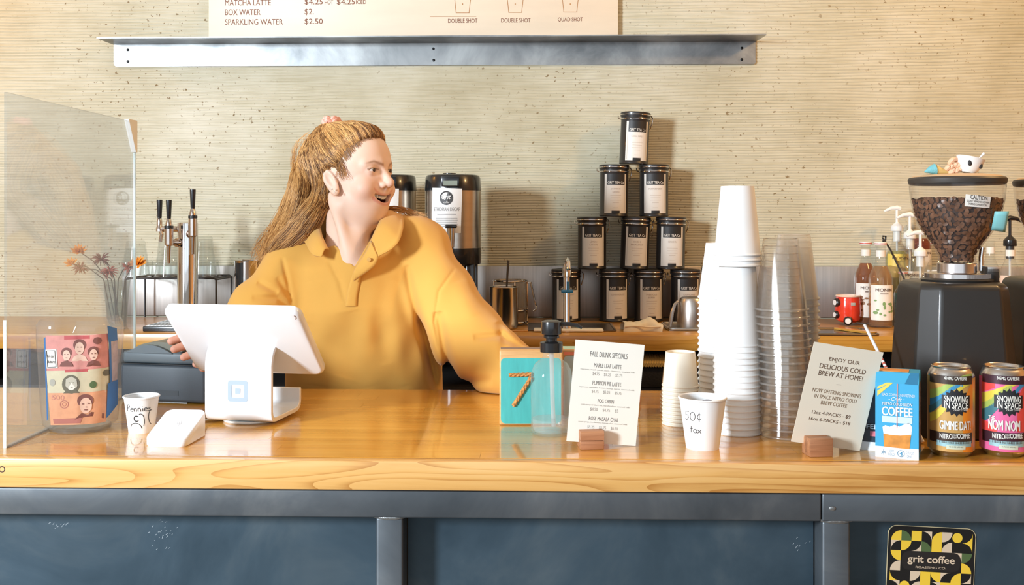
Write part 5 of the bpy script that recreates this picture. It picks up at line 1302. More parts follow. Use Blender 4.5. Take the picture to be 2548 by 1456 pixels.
# bottom row, then up
tin(1409, 800, 0, 'BLACKBERRY', 0.10, 0, 'left end of the bottom row, behind the chrome faucet')
tin(1527, 800, 0, 'LEMONGRASS', 0.25, 0, 'second of the bottom row, left of the folded towel')
tin(1614, 801, 0, 'HIBISCUS/BERRY', 0.12, 0, 'third of the bottom row, behind the folded towel')
tin(1705, 802, 0, 'CHAMOMILE', 0.16, 0, 'right end of the bottom row, behind the upturned pitcher')
tin(1473, 667, 1, 'LEMON/CITRUS', 0.06, 0, 'left tin of the third row down')
tin(1578, 667, 1, 'IRISH/BREAKFAST', 0.05, 0.035, 'tilted middle tin of the third row down')
tin(1668, 667, 1, 'SENCHA', -0.02, 0.015, 'right tin of the third row down')
tin(1527, 533, 2, 'JASMINE/GREEN', 0.06, 0.012, 'left tin of the second row from the top')
tin(1627, 536, 2, 'PEPPERMINT', 0.0, 0.0, 'right tin of the second row from the top')
tin(1576, 398, 3, 'EARL GREY', 0.12, 0.045, 'alone at the top of the pyramid')

# ================================================================== COFFEE URNS
def urn(px, Y, label, lines):
    t = thing('coffee_urn', label, 'coffee urn', (xat(px, Y), Y, ZB))
    R_ = 70 * Y / F
    def Z(py): return zat(py, Y) - ZB
    st = mat('urn_steel', rgb(196, 188, 178), 0.24, 1.0, noise=(4, 0.05, 3, (1, 1, 30)))
    m = MB(); m.lathe([(0, 0), (R_ * 0.92, 0), (R_ * 0.95, 0.004), (R_ * 0.95, 0.016), (R_ * 0.86, 0.020), (0, 0.020)], 48); obj('stand_foot', m, M_BLACKP, t)
    m = MB(); zt = Z(655)
    for a in (0.5, PI - 0.5, -0.6, PI + 0.6):
        m.box((R_ * 0.80 * math.cos(a), R_ * 0.80 * math.sin(a), (zt + 0.018) / 2 + 0.008), (0.026, 0.026, zt - 0.010), 0.004)
    m.lathe([(R_ * 0.45, 0.02), (R_ * 0.5, 0.02), (R_ * 0.5, zt), (R_ * 0.45, zt)], 32, (0, 0.03, 0))
    obj('stand_legs', m, M_BLACKP, t)
    m = MB(); m.lathe([(0, zt - 0.002), (R_ * 0.98, zt - 0.002), (R_, zt + 0.002), (R_, Z(617)), (R_ - 0.002, Z(616)), (0, Z(616))], 56); obj('base_band', m, M_BLACKP, t)
    m = MB(); m.lathe([(0, Z(617)), (R_ - 0.001, Z(617)), (R_ - 0.001, Z(474)), (0, Z(474))], 64); obj('urn_body', m, st, t)
    m = MB(); m.lathe([(0, Z(475)), (R_ + 0.0005, Z(475)), (R_ + 0.0005, Z(470)), (R_ - 0.002, Z(443)), (R_ - 0.006, Z(437)), (R_ - 0.016, Z(435)), (0, Z(434))], 64); obj('urn_lid', m, M_BLACKP, t)
    m = MB(); m.lathe([(0, Z(435)), (0.020, Z(435)), (0.020, Z(431)), (0, Z(430))], 24, (-0.01, 0, 0)); obj('lid_cap', m, M_BLACKP, t)
    fn = round_on(R_, 0.003); kx = Y / F
    m = MB(); patch(m, -0.026, Z(466), 0.026, Z(441), fn, 8); 
    m2 = MB(); m2.box((0, -R_ - 0.001, (Z(466) + Z(441)) / 2), (0.052, 0.006, Z(441) - Z(466)), 0.002); hs_ = obj('display_housing', m2, M_BLACKP, t)
    m = MB(); patch(m, -0.020, Z(464), 0.020, Z(452), lambda x, z: (x, -R_ - 0.0044, z), 2); obj('display', m, mat('lcd', rgb(140, 150, 138), 0.2), hs_)
    # taped paper sign
    dx = -0.012
    sg = MB(); fs_ = round_on(R_, 0.0016)
    sg.grid(14, 2, lambda u, v: fs_(dx - 0.046 + 0.092 * u - 0.004 * (1 - v), Z(578 - 108 * v) + 0.003 * (0.5 - u)))
    o = obj('paper_sign', sg, M_PAPERW, t)
    f2 = round_on(R_, 0.0022); f3 = round_on(R_, 0.0027)
    m = MB(); shape(m, oval(dx, Z(494), 0.0200, 0.0200, 28), f2); obj('round_emblem', m, mat('emblem_dark', rgb(60, 58, 58), 0.5), o, angle=0)
    m = MB(); put(m, 'Grit', dx, Z(491), 0.027, 0.014, f3, 0.03, 0.35); put(m, 'coffee', dx + 0.001, Z(504), 0.017, 0.006, f3, 0.02, 0.35); stuff(obj('emblem_lettering', m, M_PAPERW, o, angle=0))
    m = MB(); put(m, lines, dx, Z(521), 0.078, 0.0105, f2)
    for k in range(8): 
        w = (0.056, 0.0, 0.064, 0.066, 0.062, 0.065, 0.058, 0.0)[k]
        if w: patch(m, dx - w / 2, Z(534 + 4.8 * k), dx + w / 2, Z(533 + 4.8 * k), f2, 5)
    stuff(obj('lettering', m, mat('sign_grey', rgb(150, 148, 146), 0.6), o, angle=0))
    # faucet
    m = MB(); zf = Z(575)
    m.tube([(0.004, -R_, zf), (0.004, -R_ - 0.030, zf)], 0.011, 16); m.tube([(0.004, -R_ - 0.026, zf + 0.010), (0.004, -R_ - 0.026, zf - 0.044)], [0.012, 0.009], 16); obj('tap_body', m, M_CHROME, t)
    m = MB(); m.box((0.004, -R_ - 0.026, zf + 0.015), (0.034, 0.020, 0.010), 0.003); obj('tap_handle', m, M_BLACKP, t)
    m = MB(); m.tube([(0.004, -R_ - 0.026, zf - 0.044), (0.004, -R_ - 0.026, zf - 0.056)], 0.007, 12); obj('tap_outlet', m, M_BLACKP, t)
    return t
urn(1127, 2.94, 'steel coffee urn with a decaf sign and black lid right of the woman', 'ETHIOPIAN DECAF')
u2 = urn(966, 2.97, 'steel coffee urn partly hidden behind the woman', 'GUATEMALA')
u2.rotation_euler = (0, 0, 0.12)

# ================================================================== STEEL VESSELS, FAUCET, TOWEL
def vessel(name, label, px, Y, base, wpx, pytop, taper=1.0, cat='pitcher', m=None):
    t = thing(name, label, cat, (xat(px, Y), Y, base)); R_ = wpx / 2 * Y / F; h = zat(pytop, Y) - base
    b = MB(); b.lathe([(0, 0.001), (R_ * taper - 0.003, 0.0), (R_ * taper, 0.003), (R_, h - 0.003), (R_ + 0.0012, h - 0.001), (R_, h), (R_ - 0.0015, h - 0.002), (R_ * taper - 0.002, 0.004), (0, 0.004)], 40)
    obj('vessel_body', b, m or mat('polished_steel', rgb(214, 210, 206), 0.16, 1.0), t)
    return t, R_, h
t, R_, h = vessel('steel_tumbler', 'polished steel tumbler holding a spoon beside the right urn', 1254, 2.85, ZB + 0.004, 71, 713)
sp_ = thing('spoon', 'dark bar spoon standing in the steel tumbler', 'spoon', t.location + Vector((0, 0, 0.004)))
b = MB(); b.tube([(0.004, 0, 0.002), (0.006, 0.0, 0.08), (0.012, 0.004, zat(655, 2.85) - ZB)], [0.002, 0.0022, 0.0036], 8); obj('handle_rod', b, mat('dark_steel', rgb(96, 90, 84), 0.35, 0.8), sp_)
b = MB(); b.box((xat(1262, 2.86), 2.86, ZB + 0.002), (0.12, 0.12, 0.0036), 0.001); tag(obj('wood_coaster', b, M_EDGE2), 'thin wood board under the steel tumbler', 'board')
t2 = thing('french_press', 'glass and steel press pot with a wire handle behind the tumbler', 'press pot', (xat(1270, 2.98), 2.98, ZB)); R_ = 0.048
b = MB(); b.lathe([(0, 0.002), (R_, 0.002), (R_, zat(695, 2.98) - ZB), (R_ - 0.002, zat(695, 2.98) - ZB), (R_ - 0.002, 0.004), (0, 0.004)], 40); obj('beaker', b, clear('beaker_glass', (0.9, 0.88, 0.84), 0.10), t2)
b = MB(); hh = zat(695, 2.98) - ZB
for z in (0.010, 0.045, hh - 0.004): b.tube([((R_ + 0.002) * math.cos(a), (R_ + 0.002) * math.sin(a), z) for a in np.linspace(0, 2 * PI, 37)[:-1]], 0.0026, 6, closed=True)
for a in (0.2, 1.8, 3.4, 5.0): b.tube([((R_ + 0.002) * math.cos(a), (R_ + 0.002) * math.sin(a), 0.002), ((R_ + 0.002) * math.cos(a), (R_ + 0.002) * math.sin(a), hh - 0.004)], 0.0022, 6)
obj('wire_frame', b, M_CHROME, t2)
b = MB(); b.tube([(R_, -0.01, hh - 0.01), (R_ + 0.012, -0.012, hh - 0.008), (R_ + 0.024, -0.014, hh - 0.06), (R_ + 0.030, -0.014, 0.05), (R_ + 0.020, -0.012, 0.042)], 0.003, 8); obj('wire_handle', b, M_CHROME, t2)
b = MB(); b.lathe([(0, 0.006), (R_ - 0.004, 0.006), (R_ - 0.004, 0.05), (0, 0.05)], 32); obj('dregs', b, mat('dregs', rgb(120, 84, 50), 0.4), t2)
# tall water faucet
yf_ = 2.82
ft = thing('water_faucet', 'tall chrome water faucet with a blue tag in front of the tea tins', 'faucet', (xat(1410, yf_), yf_, ZB))
def Zf(py): return zat(py, yf_) - ZB
b = MB(); b.lathe([(0, 0), (0.030, 0), (0.030, 0.004), (0.014, 0.008), (0.011, 0.018), (0.0095, 0.022), (0.0095, Zf(690)), (0.0125, Zf(688)), (0.0125, Zf(668)), (0.010, Zf(664)), (0.010, Zf(656)), (0, Zf(655))], 28); obj('column', b, M_CHROME, ft)
b = MB(); b.tube([(0, 0, Zf(668)), (0.0, -0.004, Zf(650)), (0.002, -0.022, Zf(645)), (0.004, -0.040, Zf(652)), (0.004, -0.048, Zf(668))], 0.0062, 12); obj('spout', b, M_CHROME, ft)
b = MB(); b.box((0.001, -0.010, Zf(724)), (0.034, 0.014, 0.009), 0.003); b.tube([(0.003, -0.012, Zf(724)), (0.003, -0.012, Zf(700))], 0.0035, 8); obj('blue_lever', b, mat('lever_blue', rgb(52, 128, 176), 0.3, coat=0.4), ft)
# drop-in drain plate with a white board over it
yd = 2.80
b = MB(); a, c = on(1312, 824, ZB), on(1531, 824, ZB); y2 = on(1500, 806, ZB).y
t = thing('drain_plate', 'dark rimmed drain plate let into the back worktop below the faucet', 'drain', ((a.x + c.x) / 2, (a.y + y2) / 2, ZB))
W_, D_ = c.x - a.x, y2 - a.y
b = MB(); b.box((0, 0, 0.0008), (W_, D_, 0.0015)); obj('plate', b, mat('drain_dark', rgb(92, 80, 66), 0.35, 0.7), t)
b = MB()
for sx_, sy, w, d in ((0, -1, W_, 0.006), (0, 1, W_, 0.006), (-1, 0, 0.006, D_), (1, 0, 0.006, D_)): b.box((sx_ * W_ / 2, sy * D_ / 2, 0.002), (w, d, 0.003), 0.001)
obj('rim', b, mat('drain_rim', rgb(128, 112, 92), 0.3, 0.9), t)
p0, p1 = on(1328, 821, ZB + 0.008), on(1502, 821, ZB + 0.008)
b = MB(); b.box(((p0.x + p1.x) / 2, p0.y + 0.03, ZB + 0.0055), (p1.x - p0.x, 0.05, 0.0055), 0.002); tag(obj('white_board', b, mat('board_white', rgb(244, 238, 222), 0.5)), 'flat white cutting board lying on the drain plate', 'board')
# folded towel
p = on(1600, 826, ZB)
tw_ = thing('towel', 'folded cream towel on the back worktop in front of the tea tins', 'towel', (p.x, p.y + 0.035, ZB))
b = MB()
def towel(u, v):
    x = (u - 0.5) * 0.108; a = v * PI
    e = 1 - 0.25 * abs(2 * u - 1) ** 3
    yy = -0.034 * math.cos(a) * (0.8 + 0.2 * math.sin(7 * u)); z = (0.0285 + 0.004 * math.sin(9 * u + 2) + 0.006 * math.exp(-((u - 0.72) / 0.12) ** 2)) * math.sin(a) ** 0.55 * e
    return (x + 0.004 * math.sin(5 * v), yy, max(0, z) + 0.0008 * math.sin(40 * u) * math.sin(a))
b.grid(40, 24, towel); n0 = len(b.v)
obj('folded_cloth', b, mat('towel_cream', rgb(244, 230, 200), 0.9, sheen=0.3, bump=(160, 0.5, 0.001)), tw_, angle=80)
b = MB(); b.tube([(-0.050, -0.030, 0.014), (-0.02, -0.0335, 0.016), (0.02, -0.033, 0.013), (0.05, -0.028, 0.014)], 0.0024, 6); obj('fold_edge', b, mat('towel_cream'), tw_)
# tray with the upturned milk pitcher
a, c = on(1665, 824, ZB), on(1870, 822, ZB)
t = thing('steel_tray', 'shallow steel tray under the upturned milk pitcher', 'tray', ((a.x + c.x) / 2, a.y + 0.085, ZB)); W_ = c.x - a.x
b = MB(); b.box((0, 0, 0.001), (W_, 0.17, 0.002)); obj('tray_base', b, M_STEEL2, t)
b = MB(); pts = [(x, y, 0.005) for x, y in rrect(-W_ / 2, -0.085, W_ / 2, 0.085, 0.02, 6)]; b.tube(pts, 0.0045, 8, closed=True); obj('tray_rim', b, M_STEEL, t)
Yp = a.y + 0.07
pt = thing('milk_pitcher', 'satin steel milk pitcher upside down on the tray beside the tea tins', 'pitcher', (xat(1722, Yp), Yp, ZB + 0.002)); hh = zat(740, Yp) - ZB; Rp = 0.044
b = MB(); b.lathe([(Rp - 0.0015, 0.002), (Rp, 0), (Rp + 0.0005, 0.004), (Rp - 0.003, hh * 0.5), (Rp - 0.006, hh - 0.012), (Rp - 0.010, hh - 0.003), (Rp - 0.016, hh), (0, hh)], 40); obj('pitcher_body', b, mat('satin_pitcher', rgb(200, 192, 184), 0.3, 1.0), pt)
b = MB(); b.tube([(-Rp + 0.003, -0.004, hh - 0.012), (-Rp - 0.006, -0.008, hh - 0.020), (-Rp - 0.014, -0.010, 0.045), (-Rp - 0.020, -0.012, 0.004)], [0.004, 0.0045, 0.0055, 0.006], 8); obj('pitcher_handle', b, mat('satin_pitcher'), pt)

# ================================================================== RED MUG AND SINK
Ym = 3.02
mg = thing('mug', 'glossy red mug with black and white wheels beside the syrup bottles', 'mug', (xat(2110, Ym), Ym, ZB + 0.004))
M_REDM = mat('red_glaze', rgb(226, 62, 40), 0.15, coat=0.6); s = Ym / F
hm = zat(731, Ym) - ZB - 0.006
b = MB(); b.lathe([(0, 0.006), (0.026, 0.004), (0.034, 0.010), (0.038, 0.030), (0.036, hm - 0.012), (0.034, hm - 0.006), (0.035, hm - 0.001), (0.033, hm), (0.030, hm - 0.006), (0.032, 0.03), (0, 0.014)], 40); obj('mug_body', b, M_REDM, mg)
b = MB(); b.lathe([(0.0355, hm - 0.004), (0.0362, hm - 0.001), (0.033, hm + 0.001), (0.031, hm - 0.004)], 40); obj('cream_rim', b, mat('cream_glaze', rgb(244, 214, 190), 0.25), mg)
for x, y, z, rr_ in ((-0.036, -0.012, 0.062, 0.0125), (-0.036, -0.010, 0.026, 0.0115), (-0.010, -0.034, 0.010, 0.0130)):
    n_ = Vector((x, y, 0)).normalized(); Mx = Matrix.Translation((x, y, z)) @ n_.to_track_quat('Z', 'Y').to_matrix().to_4x4()
    b = MB(); b.lathe([(0, 0.008), (rr_ * 0.7, 0.008), (rr_, 0.005), (rr_, -0.004), (0, -0.004)], 24, M=Mx); w_ = obj('wheel', b, mat('tyre_black', rgb(36, 30, 30), 0.3), mg)
    b = MB(); b.lathe([(0, 0.0092), (rr_ * 0.62, 0.0088), (rr_ * 0.66, 0.0078), (0, 0.0078)], 24, M=Mx); obj('hub_cap', b, mat('hub_white', rgb(236, 228, 220), 0.3), w_)
b = MB(); b.box((0.004, -0.0365, hm - 0.024), (0.013, 0.003, 0.009), 0.001); obj('headlight', b, mat('lamp_grey', rgb(176, 172, 160), 0.3), mg)
a, c = on(2012, 836, ZB), on(2186, 836, ZB)
t = thing('sink_insert', 'small steel sink insert in the back worktop left of the syrup bottles', 'sink', ((a.x + c.x) / 2, a.y + 0.075, ZB)); W_ = c.x - a.x
b = MB(); b.box((0, 0.0, 0.0012), (W_ - 0.01, 0.14, 0.0022)); obj('basin', b, mat('sink_grey', rgb(128, 128, 132), 0.25, 0.9), t)
b = MB(); b.tube([(x, y, 0.003) for x, y in rrect(-W_ / 2, -0.072, W_ / 2, 0.072, 0.01, 5)], 0.004, 8, closed=True); obj('basin_rim', b, mat('drain_rim'), t)
b = MB(); b.box((0.055, 0.005, 0.006), (0.03, 0.13, 0.006), 0.001, rot=Matrix.Rotation(0.5, 3, 'Z')); obj('wood_slat', b, M_EDGE2, t)

# ================================================================== SYRUP BOTTLES AND RACK
M_SYG = clear('syrup_glass', (0.96, 0.965, 0.95), 0.06, rough=0.03)
M_LBL = mat('syrup_label', rgb(240, 234, 222), 0.5)
def bottle(label, px, Y, base, H, R_, liquid, lab=(0.10, 0.48), brand=True, top='cap', lbl=None, text_='MONIN', turn=0.0, fruit=None, neck_label=True, level=0.66):
    t = thing('syrup_bottle', label, 'bottle', (xat(px, Y), Y, base), turn)
    P = [(0, 0.003), (R_ - 0.004, 0.0), (R_, 0.005), (R_, H * 0.56), (R_ * 0.97, H * 0.60), (R_ * 0.72, H * 0.68), (R_ * 0.46, H * 0.76), (R_ * 0.40, H * 0.82), (R_ * 0.38, H * 0.94), (R_ * 0.44, H * 0.95), (R_ * 0.44, H * 0.975), (R_ * 0.38, H * 0.98)]
    obj('bottle_glass', MB().lathe(P, 36), M_SYG, t, angle=60)
    if liquid:
        zs = [p_[1] for p_ in P]; rs_ = [p_[0] for p_ in P]; zl_ = H * level
        L = [(0, 0.005)] + [(max(0.001, float(np.interp(z, zs[1:], rs_[1:])) - 0.0022), z) for z in np.linspace(0.006, zl_, 14)] + [(0, zl_)]
        obj('syrup', MB().lathe(L, 32), liquid, t, angle=60)
    if lab:
        fn = round_on(R_, 0.0006)
        q = MB(); patch(q, -R_ * 1.25, H * lab[0], R_ * 1.25, H * lab[1], fn, 14); lo = obj('label', q, lbl or M_LBL, t, angle=60)
        fn2 = round_on(R_, 0.0011); q = MB()
        if brand: put(q, text_, 0, H * (lab[1] - 0.055), R_ * 1.5, H * 0.036, fn2, 0.015)
        patch(q, -R_ * 0.35, H * (lab[1] - 0.105), R_ * 0.35, H * (lab[1] - 0.095), fn2, 4)
        stuff(obj('lettering', q, mat('syrup_ink', rgb(96, 66, 48), 0.5), lo, angle=0))
        if fruit:
            q = MB(); rr_ = random.Random(px)
            for k in range(12):
                x, z = rr_.uniform(-0.85, 0.85) * R_, H * (lab[0] + 0.06 + rr_.random() * (lab[1] - lab[0]) * 0.42); shape(q, oval(x, z, R_ * rr_.uniform(.10, .24), H * rr_.uniform(.010, .026), 10), fn2)
            stuff(obj('label_picture', q, fruit, lo, angle=0))
    if neck_label:
        q = MB(); patch(q, -R_ * 0.55, H * 0.83, R_ * 0.55, H * 0.905, round_on(R_ * 0.40, 0.0007), 8); obj('neck_label', q, M_LBL, t, angle=60)
    if top == 'cap':
        obj('cap', MB().lathe([(R_ * 0.40, H * 0.965), (R_ * 0.50, H * 0.965), (R_ * 0.52, H * 0.972), (R_ * 0.52, H * 0.995), (R_ * 0.48, H), (0, H)], 28), mat('cap_white', rgb(240, 238, 232), 0.4), t)
        obj('cap_band', MB().lathe([(R_ * 0.525, H * 0.975), (R_ * 0.53, H * 0.978), (R_ * 0.53, H * 0.984), (R_ * 0.525, H * 0.987)], 28), mat('band_red', rgb(206, 84, 70), 0.4), t)
    elif top in ('pump', 'black'):
        mm = mat('pump_white', rgb(244, 242, 236), 0.35) if top == 'pump' else M_BLACKP
        q = MB(); q.lathe([(0, H * 0.95), (R_ * 0.52, H * 0.95), (R_ * 0.55, H * 0.96), (R_ * 0.52, H * 1.02), (R_ * 0.34, H * 1.05), (R_ * 0.18, H * 1.07), (R_ * 0.14, H * 1.08), (0, H * 1.08)], 24); obj('pump_collar', q, mm, t)
        q = MB(); q.tube([(0, 0, H * 1.07), (0, 0, H * 1.27)], R_ * 0.12, 10); obj('plunger', q, mm, t)
        q = MB(); s_ = -1 if top == 'pump' else 1
        q.tube([(-s_ * R_ * 0.3, 0, H * 1.275), (0, 0, H * 1.29), (s_ * R_ * 0.55, 0, H * 1.28), (s_ * R_ * 1.15, 0, H * 1.235)], [R_ * 0.20, R_ * 0.22, R_ * 0.17, R_ * 0.10], 10); obj('pump_spout', q, mm, t)
        q = MB(); q.tube([(0, 0, 0.02), (0, 0, H * 0.95)], R_ * 0.10, 8); obj('dip_tube', q, mat('tube_white', rgb(226, 226, 220), 0.4), t)
        q = MB(); q.lathe([(R_ * 0.30, H * 0.80), (R_ * 0.33, H * 0.80), (R_ * 0.33, H * 0.95), (R_ * 0.30, H * 0.95)], 20); obj('pump_barrel', q, mm, t)
    return t
amb = clear('syrup_amber', (0.80, 0.46, 0.20), 0.30, haze_col=rgb(190, 116, 54)); hon = clear('syrup_honey', (0.94, 0.78, 0.55), 0.25, haze_col=rgb(226, 170, 110))
yelq = clear('syrup_lemon', (0.93, 0.93, 0.62), 0.25, haze_col=rgb(226, 226, 150)); clr = clear('syrup_clear', (0.93, 0.95, 0.93), 0.10, haze_col=rgb(226, 232, 224)); blq = clear('syrup_blue', (0.30, 0.72, 0.82), 0.30, haze_col=rgb(70, 180, 200)); redq = clear('syrup_red', (0.7, 0.32, 0.22), 0.3, haze_col=rgb(180, 90, 60))
grn_p = mat('print_leaf', rgb(132, 164, 104), 0.6); nut_p = mat('print_nut', rgb(150, 110, 76), 0.6); ber_p = mat('print_berry', rgb(170, 72, 56), 0.6)
Hb = 0.262
bottle('amber syrup bottle with a white cap behind the herb syrup bottle', 2154, 3.04, ZB, zat(601, 3.04) - ZB, 0.0335, amb, (0.09, 0.50), fruit=nut_p, level=0.74)
bottle('honey coloured syrup bottle with a leafy label in front of the amber one', 2191, 2.95, ZB, zat(602, 2.95) - ZB, 0.0335, hon, (0.09, 0.50), fruit=grn_p, level=0.72)
rk_y = 3.05
bottle('lemon syrup bottle with a white pump and yellow label, tallest at the back', 2232, 3.11, zat(735, 3.11), 0.210, 0.034, yelq, (0.28, 0.62), top='pump', lbl=mat('label_yellow', rgb(240, 206, 96), 0.5), neck_label=False)
bottle('clear syrup bottle with a white pump left of the grinder hopper', 2264, 3.06, zat(760, 3.06), 0.215, 0.034, clr, (0.14, 0.50), top='pump', fruit=grn_p, neck_label=False)
bottle('clear syrup bottle with the lowest white pump beside the grinder neck', 2290, 2.97, zat(800, 2.97), 0.205, 0.034, clr, (0.10, 0.42), top='pump', fruit=ber_p, neck_label=False)
bottle('clear syrup bottle behind the neck of the grinder', 2330, 3.04, zat(770, 3.04), 0.205, 0.034, clr, (0.26, 0.60), top='cap', fruit=grn_p, neck_label=False)
bottle('red brown syrup bottle seen behind the grinder hopper', 2290, 3.155, zat(700, 3.155), 0.205, 0.032, redq, (0.12, 0.5), top='cap', neck_label=False)
bottle('blue syrup bottle low in the wire rack left of the grinder', 2247, 2.985, ZB + 0.004, 0.155, 0.026, blq, None, top='cap', neck_label=False, level=0.6)
bottle('clear syrup bottle without cap right of the grinder', 2464, 3.02, ZB, 0.255, 0.031, clr, (0.12, 0.55), top='none', fruit=ber_p)
bottle('berry syrup bottle with a black pump right of the grinder', 2513, 2.98, ZB + 0.004, 0.243, 0.034, redq, (0.16, 0.60), top='black', fruit=ber_p, level=0.12, lbl=mat('label_blush', rgb(240, 206, 180), 0.5))
jg = thing('plastic_jug', 'cloudy square plastic jug behind the honey syrup bottle', 'jug', (xat(2222, 3.10), 3.10, ZB))
b = MB(); b.lathe([(0, 0), (0.036, 0), (0.038, 0.004), (0.038, zat(680, 3.10) - ZB), (0.030, zat(664, 3.1) - ZB), (0.014, zat(659, 3.1) - ZB), (0, zat(658, 3.1) - ZB)], 40, sq=4); obj('jug_body', b, clear('jug_plastic', (0.85, 0.80, 0.70), 0.45, rough=0.2, haze_col=rgb(214, 196, 160)), jg, angle=50)
rk = thing('wire_rack', 'black wire bottle rack sloping behind the grinder', 'rack', (0, 0, 0)); b = MB()
def pp(px, py, Y): return at(px, py, Y)
for dy in (0.0, 0.10):
    b.tube([pp(2196, 592, 3.13 - dy), pp(2216, 622, 3.09 - dy), pp(2262, 720, 3.02 - dy), Vector((pp(2300, 800, 2.95 - dy).x, 2.95 - dy, ZB + 0.003))], 0.0028, 6)
    b.tube([pp(2246, 700, 3.06 - dy), Vector((pp(2243, 800, 3.0 - dy).x, 3.06 - dy, ZB + 0.003))], 0.0026, 6)
for px, py, Y, w in ((2218, 640, 3.10, 60), (2262, 702, 3.04, 250), (2240, 750, 3.03, 240)):
    b.tube([pp(px, py, Y), pp(px + w, py, Y)], 0.0024, 6)
b.tube([pp(2196, 588, 3.13), pp(2204, 588, 3.13), pp(2203, 600, 3.13), pp(2196, 600, 3.13)], 0.003, 6)
for px in (2300, 2420):
    pass
b.tube([pp(2488, 745, 2.97), pp(2504, 775, 2.95), Vector((pp(2508, 815, 2.93).x, 2.93, ZB + 0.014)), Vector((pp(2507, 824, 2.93).x, 2.93, ZB + 0.004)), Vector((pp(2495, 824, 2.93).x, 2.93, ZB + 0.003))], 0.0028, 6)
b.tube([pp(2262, 720, 3.02), pp(2488, 745, 2.97)], 0.0024, 6)
obj('wire', b, mat('wire_black', rgb(44, 42, 42), 0.4), rk, angle=60)

# ================================================================== LEFT END: TAPS, GLASSES, RACK, DRIP TRAY, VASE
Yt = 2.90
tp = thing('tap_tower', 'chrome cold brew tap tower with three black handled taps', 'tap', (xat(467, Yt), Yt, ZB))
def Zt(py): return zat(py, Yt) - ZB
kx = Yt / F
b = MB(); Rt = 25 * kx; b.lathe([(0, 0), (Rt + 0.02, 0), (Rt + 0.02, 0.004), (Rt + 0.004, 0.010), (Rt, 0.016), (Rt, Zt(556)), (Rt - 0.002, Zt(554)), (0, Zt(553))], 48); obj('tower', b, M_CHROME, tp)
def tapset(dx, dy, pyh0, pyh1, pys, nitro):
    """dx, dy: handle centre; shank to the tower"""
    b = MB(); b.lathe([(0, Zt(pyh1)), (0.0055, Zt(pyh1)), (0.0062, Zt(pyh1) + 0.004), (0.0085, Zt(pyh0) - 0.004), (0.0085, Zt(pyh0)), (0, Zt(pyh0))], 20, (dx, dy, 0)); hnd = obj('tap_handle', b, mat('tap_black', rgb(30, 30, 34), 0.2, coat=0.5), tp)
    b = MB()
    if nitro:
        b.lathe([(0, Zt(pyh1) + 0.001), (0.0065, Zt(pyh1)), (0.0095, Zt(pyh1 + 10)), (0.0105, Zt(pyh1 + 22)), (0.0125, Zt(pyh1 + 24)), (0.0125, Zt(pys - 2)), (0.0095, Zt(pys)), (0.0065, Zt(pys + 2)), (0.0040, Zt(pys + 44)), (0, Zt(pys + 45))], 24, (dx, dy, 0))
    else:
        b.lathe([(0, Zt(pyh1) + 0.001), (0.0065, Zt(pyh1)), (0.0085, Zt(pyh1 + 8)), (0.0085, Zt(pyh1 + 20)), (0.0105, Zt(pyh1 + 24)), (0.0105, Zt(pys)), (0, Zt(pys + 1))], 24, (dx, dy, 0))
        b.tube([(dx + 0.002, dy, Zt(pys - 4)), (dx + 0.008, dy - 0.004, Zt(pys + 8)), (dx + 0.006, dy - 0.010, Zt(pys + 25))], [0.0065, 0.0062, 0.0055], 12)
    d = Vector((dx, dy, 0)); sz = Zt(pys - 6)
    b.tube([(dx, dy, sz), (dx * 0.5, dy * 0.5, sz), (0, 0, sz)], 0.0085, 16)
    b.tube([(dx * 0.62, dy * 0.62, sz), (dx * 0.52, dy * 0.52, sz)], 0.0125, 16)
    obj('faucet', b, mat('tap_chrome', rgb(226, 214, 206), 0.12, 1.0), tp)
    if nitro:
        b = MB(); b.lathe([(0.0108, Zt(pyh1 + 16)), (0.0128, Zt(pyh1 + 17)), (0.0128, Zt(pyh1 + 23)), (0.0108, Zt(pyh1 + 24))], 24, (dx, dy, 0)); obj('black_collar', b, M_BLACKP, tp)
tapset(-68 * kx, -0.01, 497, 544, 576, False)
tapset(-30 * kx, -0.055, 498, 545, 610, True)
tapset(28 * kx, -0.050, 472, 520, 588, True)
# wire rack with upturned glasses
Yr0, Yr1 = 3.00, 3.15
gr_ = thing('glass_rack', 'thin black wire shelf on legs holding upturned glasses behind the taps', 'rack', (0, 0, 0)); b = MB()
zr = zat(694, Yr0); xl, xr = xat(312, Yr0), xat(538, Yr0)
b.tube([(xl, Yr0, ZB + 0.002), (xl, Yr0, zr - 0.006), (xl + 0.006, Yr0, zr), (xr - 0.006, Yr0, zr), (xr, Yr0, zr - 0.006), (xr, Yr0, ZB + 0.002)], 0.0032, 8)
b.tube([(xl, Yr1, ZB + 0.002), (xl, Yr1, zr - 0.006), (xl + 0.006, Yr1, zr), (xr - 0.006, Yr1, zr), (xr, Yr1, zr - 0.006), (xr, Yr1, ZB + 0.002)], 0.0032, 8)
for k in range(12): b.tube([(xl + 0.004 + (xr - xl - 0.008) * k / 11, Yr0, zr), (xl + 0.004 + (xr - xl - 0.008) * k / 11, Yr1, zr)], 0.0016, 6)
b.tube([(xl, Yr0, zr - 0.004), (xl, Yr1, zr - 0.004)], 0.003, 6); b.tube([(xr, Yr0, zr - 0.004), (xr, Yr1, zr - 0.004)], 0.003, 6)
obj('wire', b, mat('wire_black'), gr_, angle=60)
M_TUMB = clear('tumbler_glass', (0.96, 0.975, 0.97), 0.05, rough=0.02)
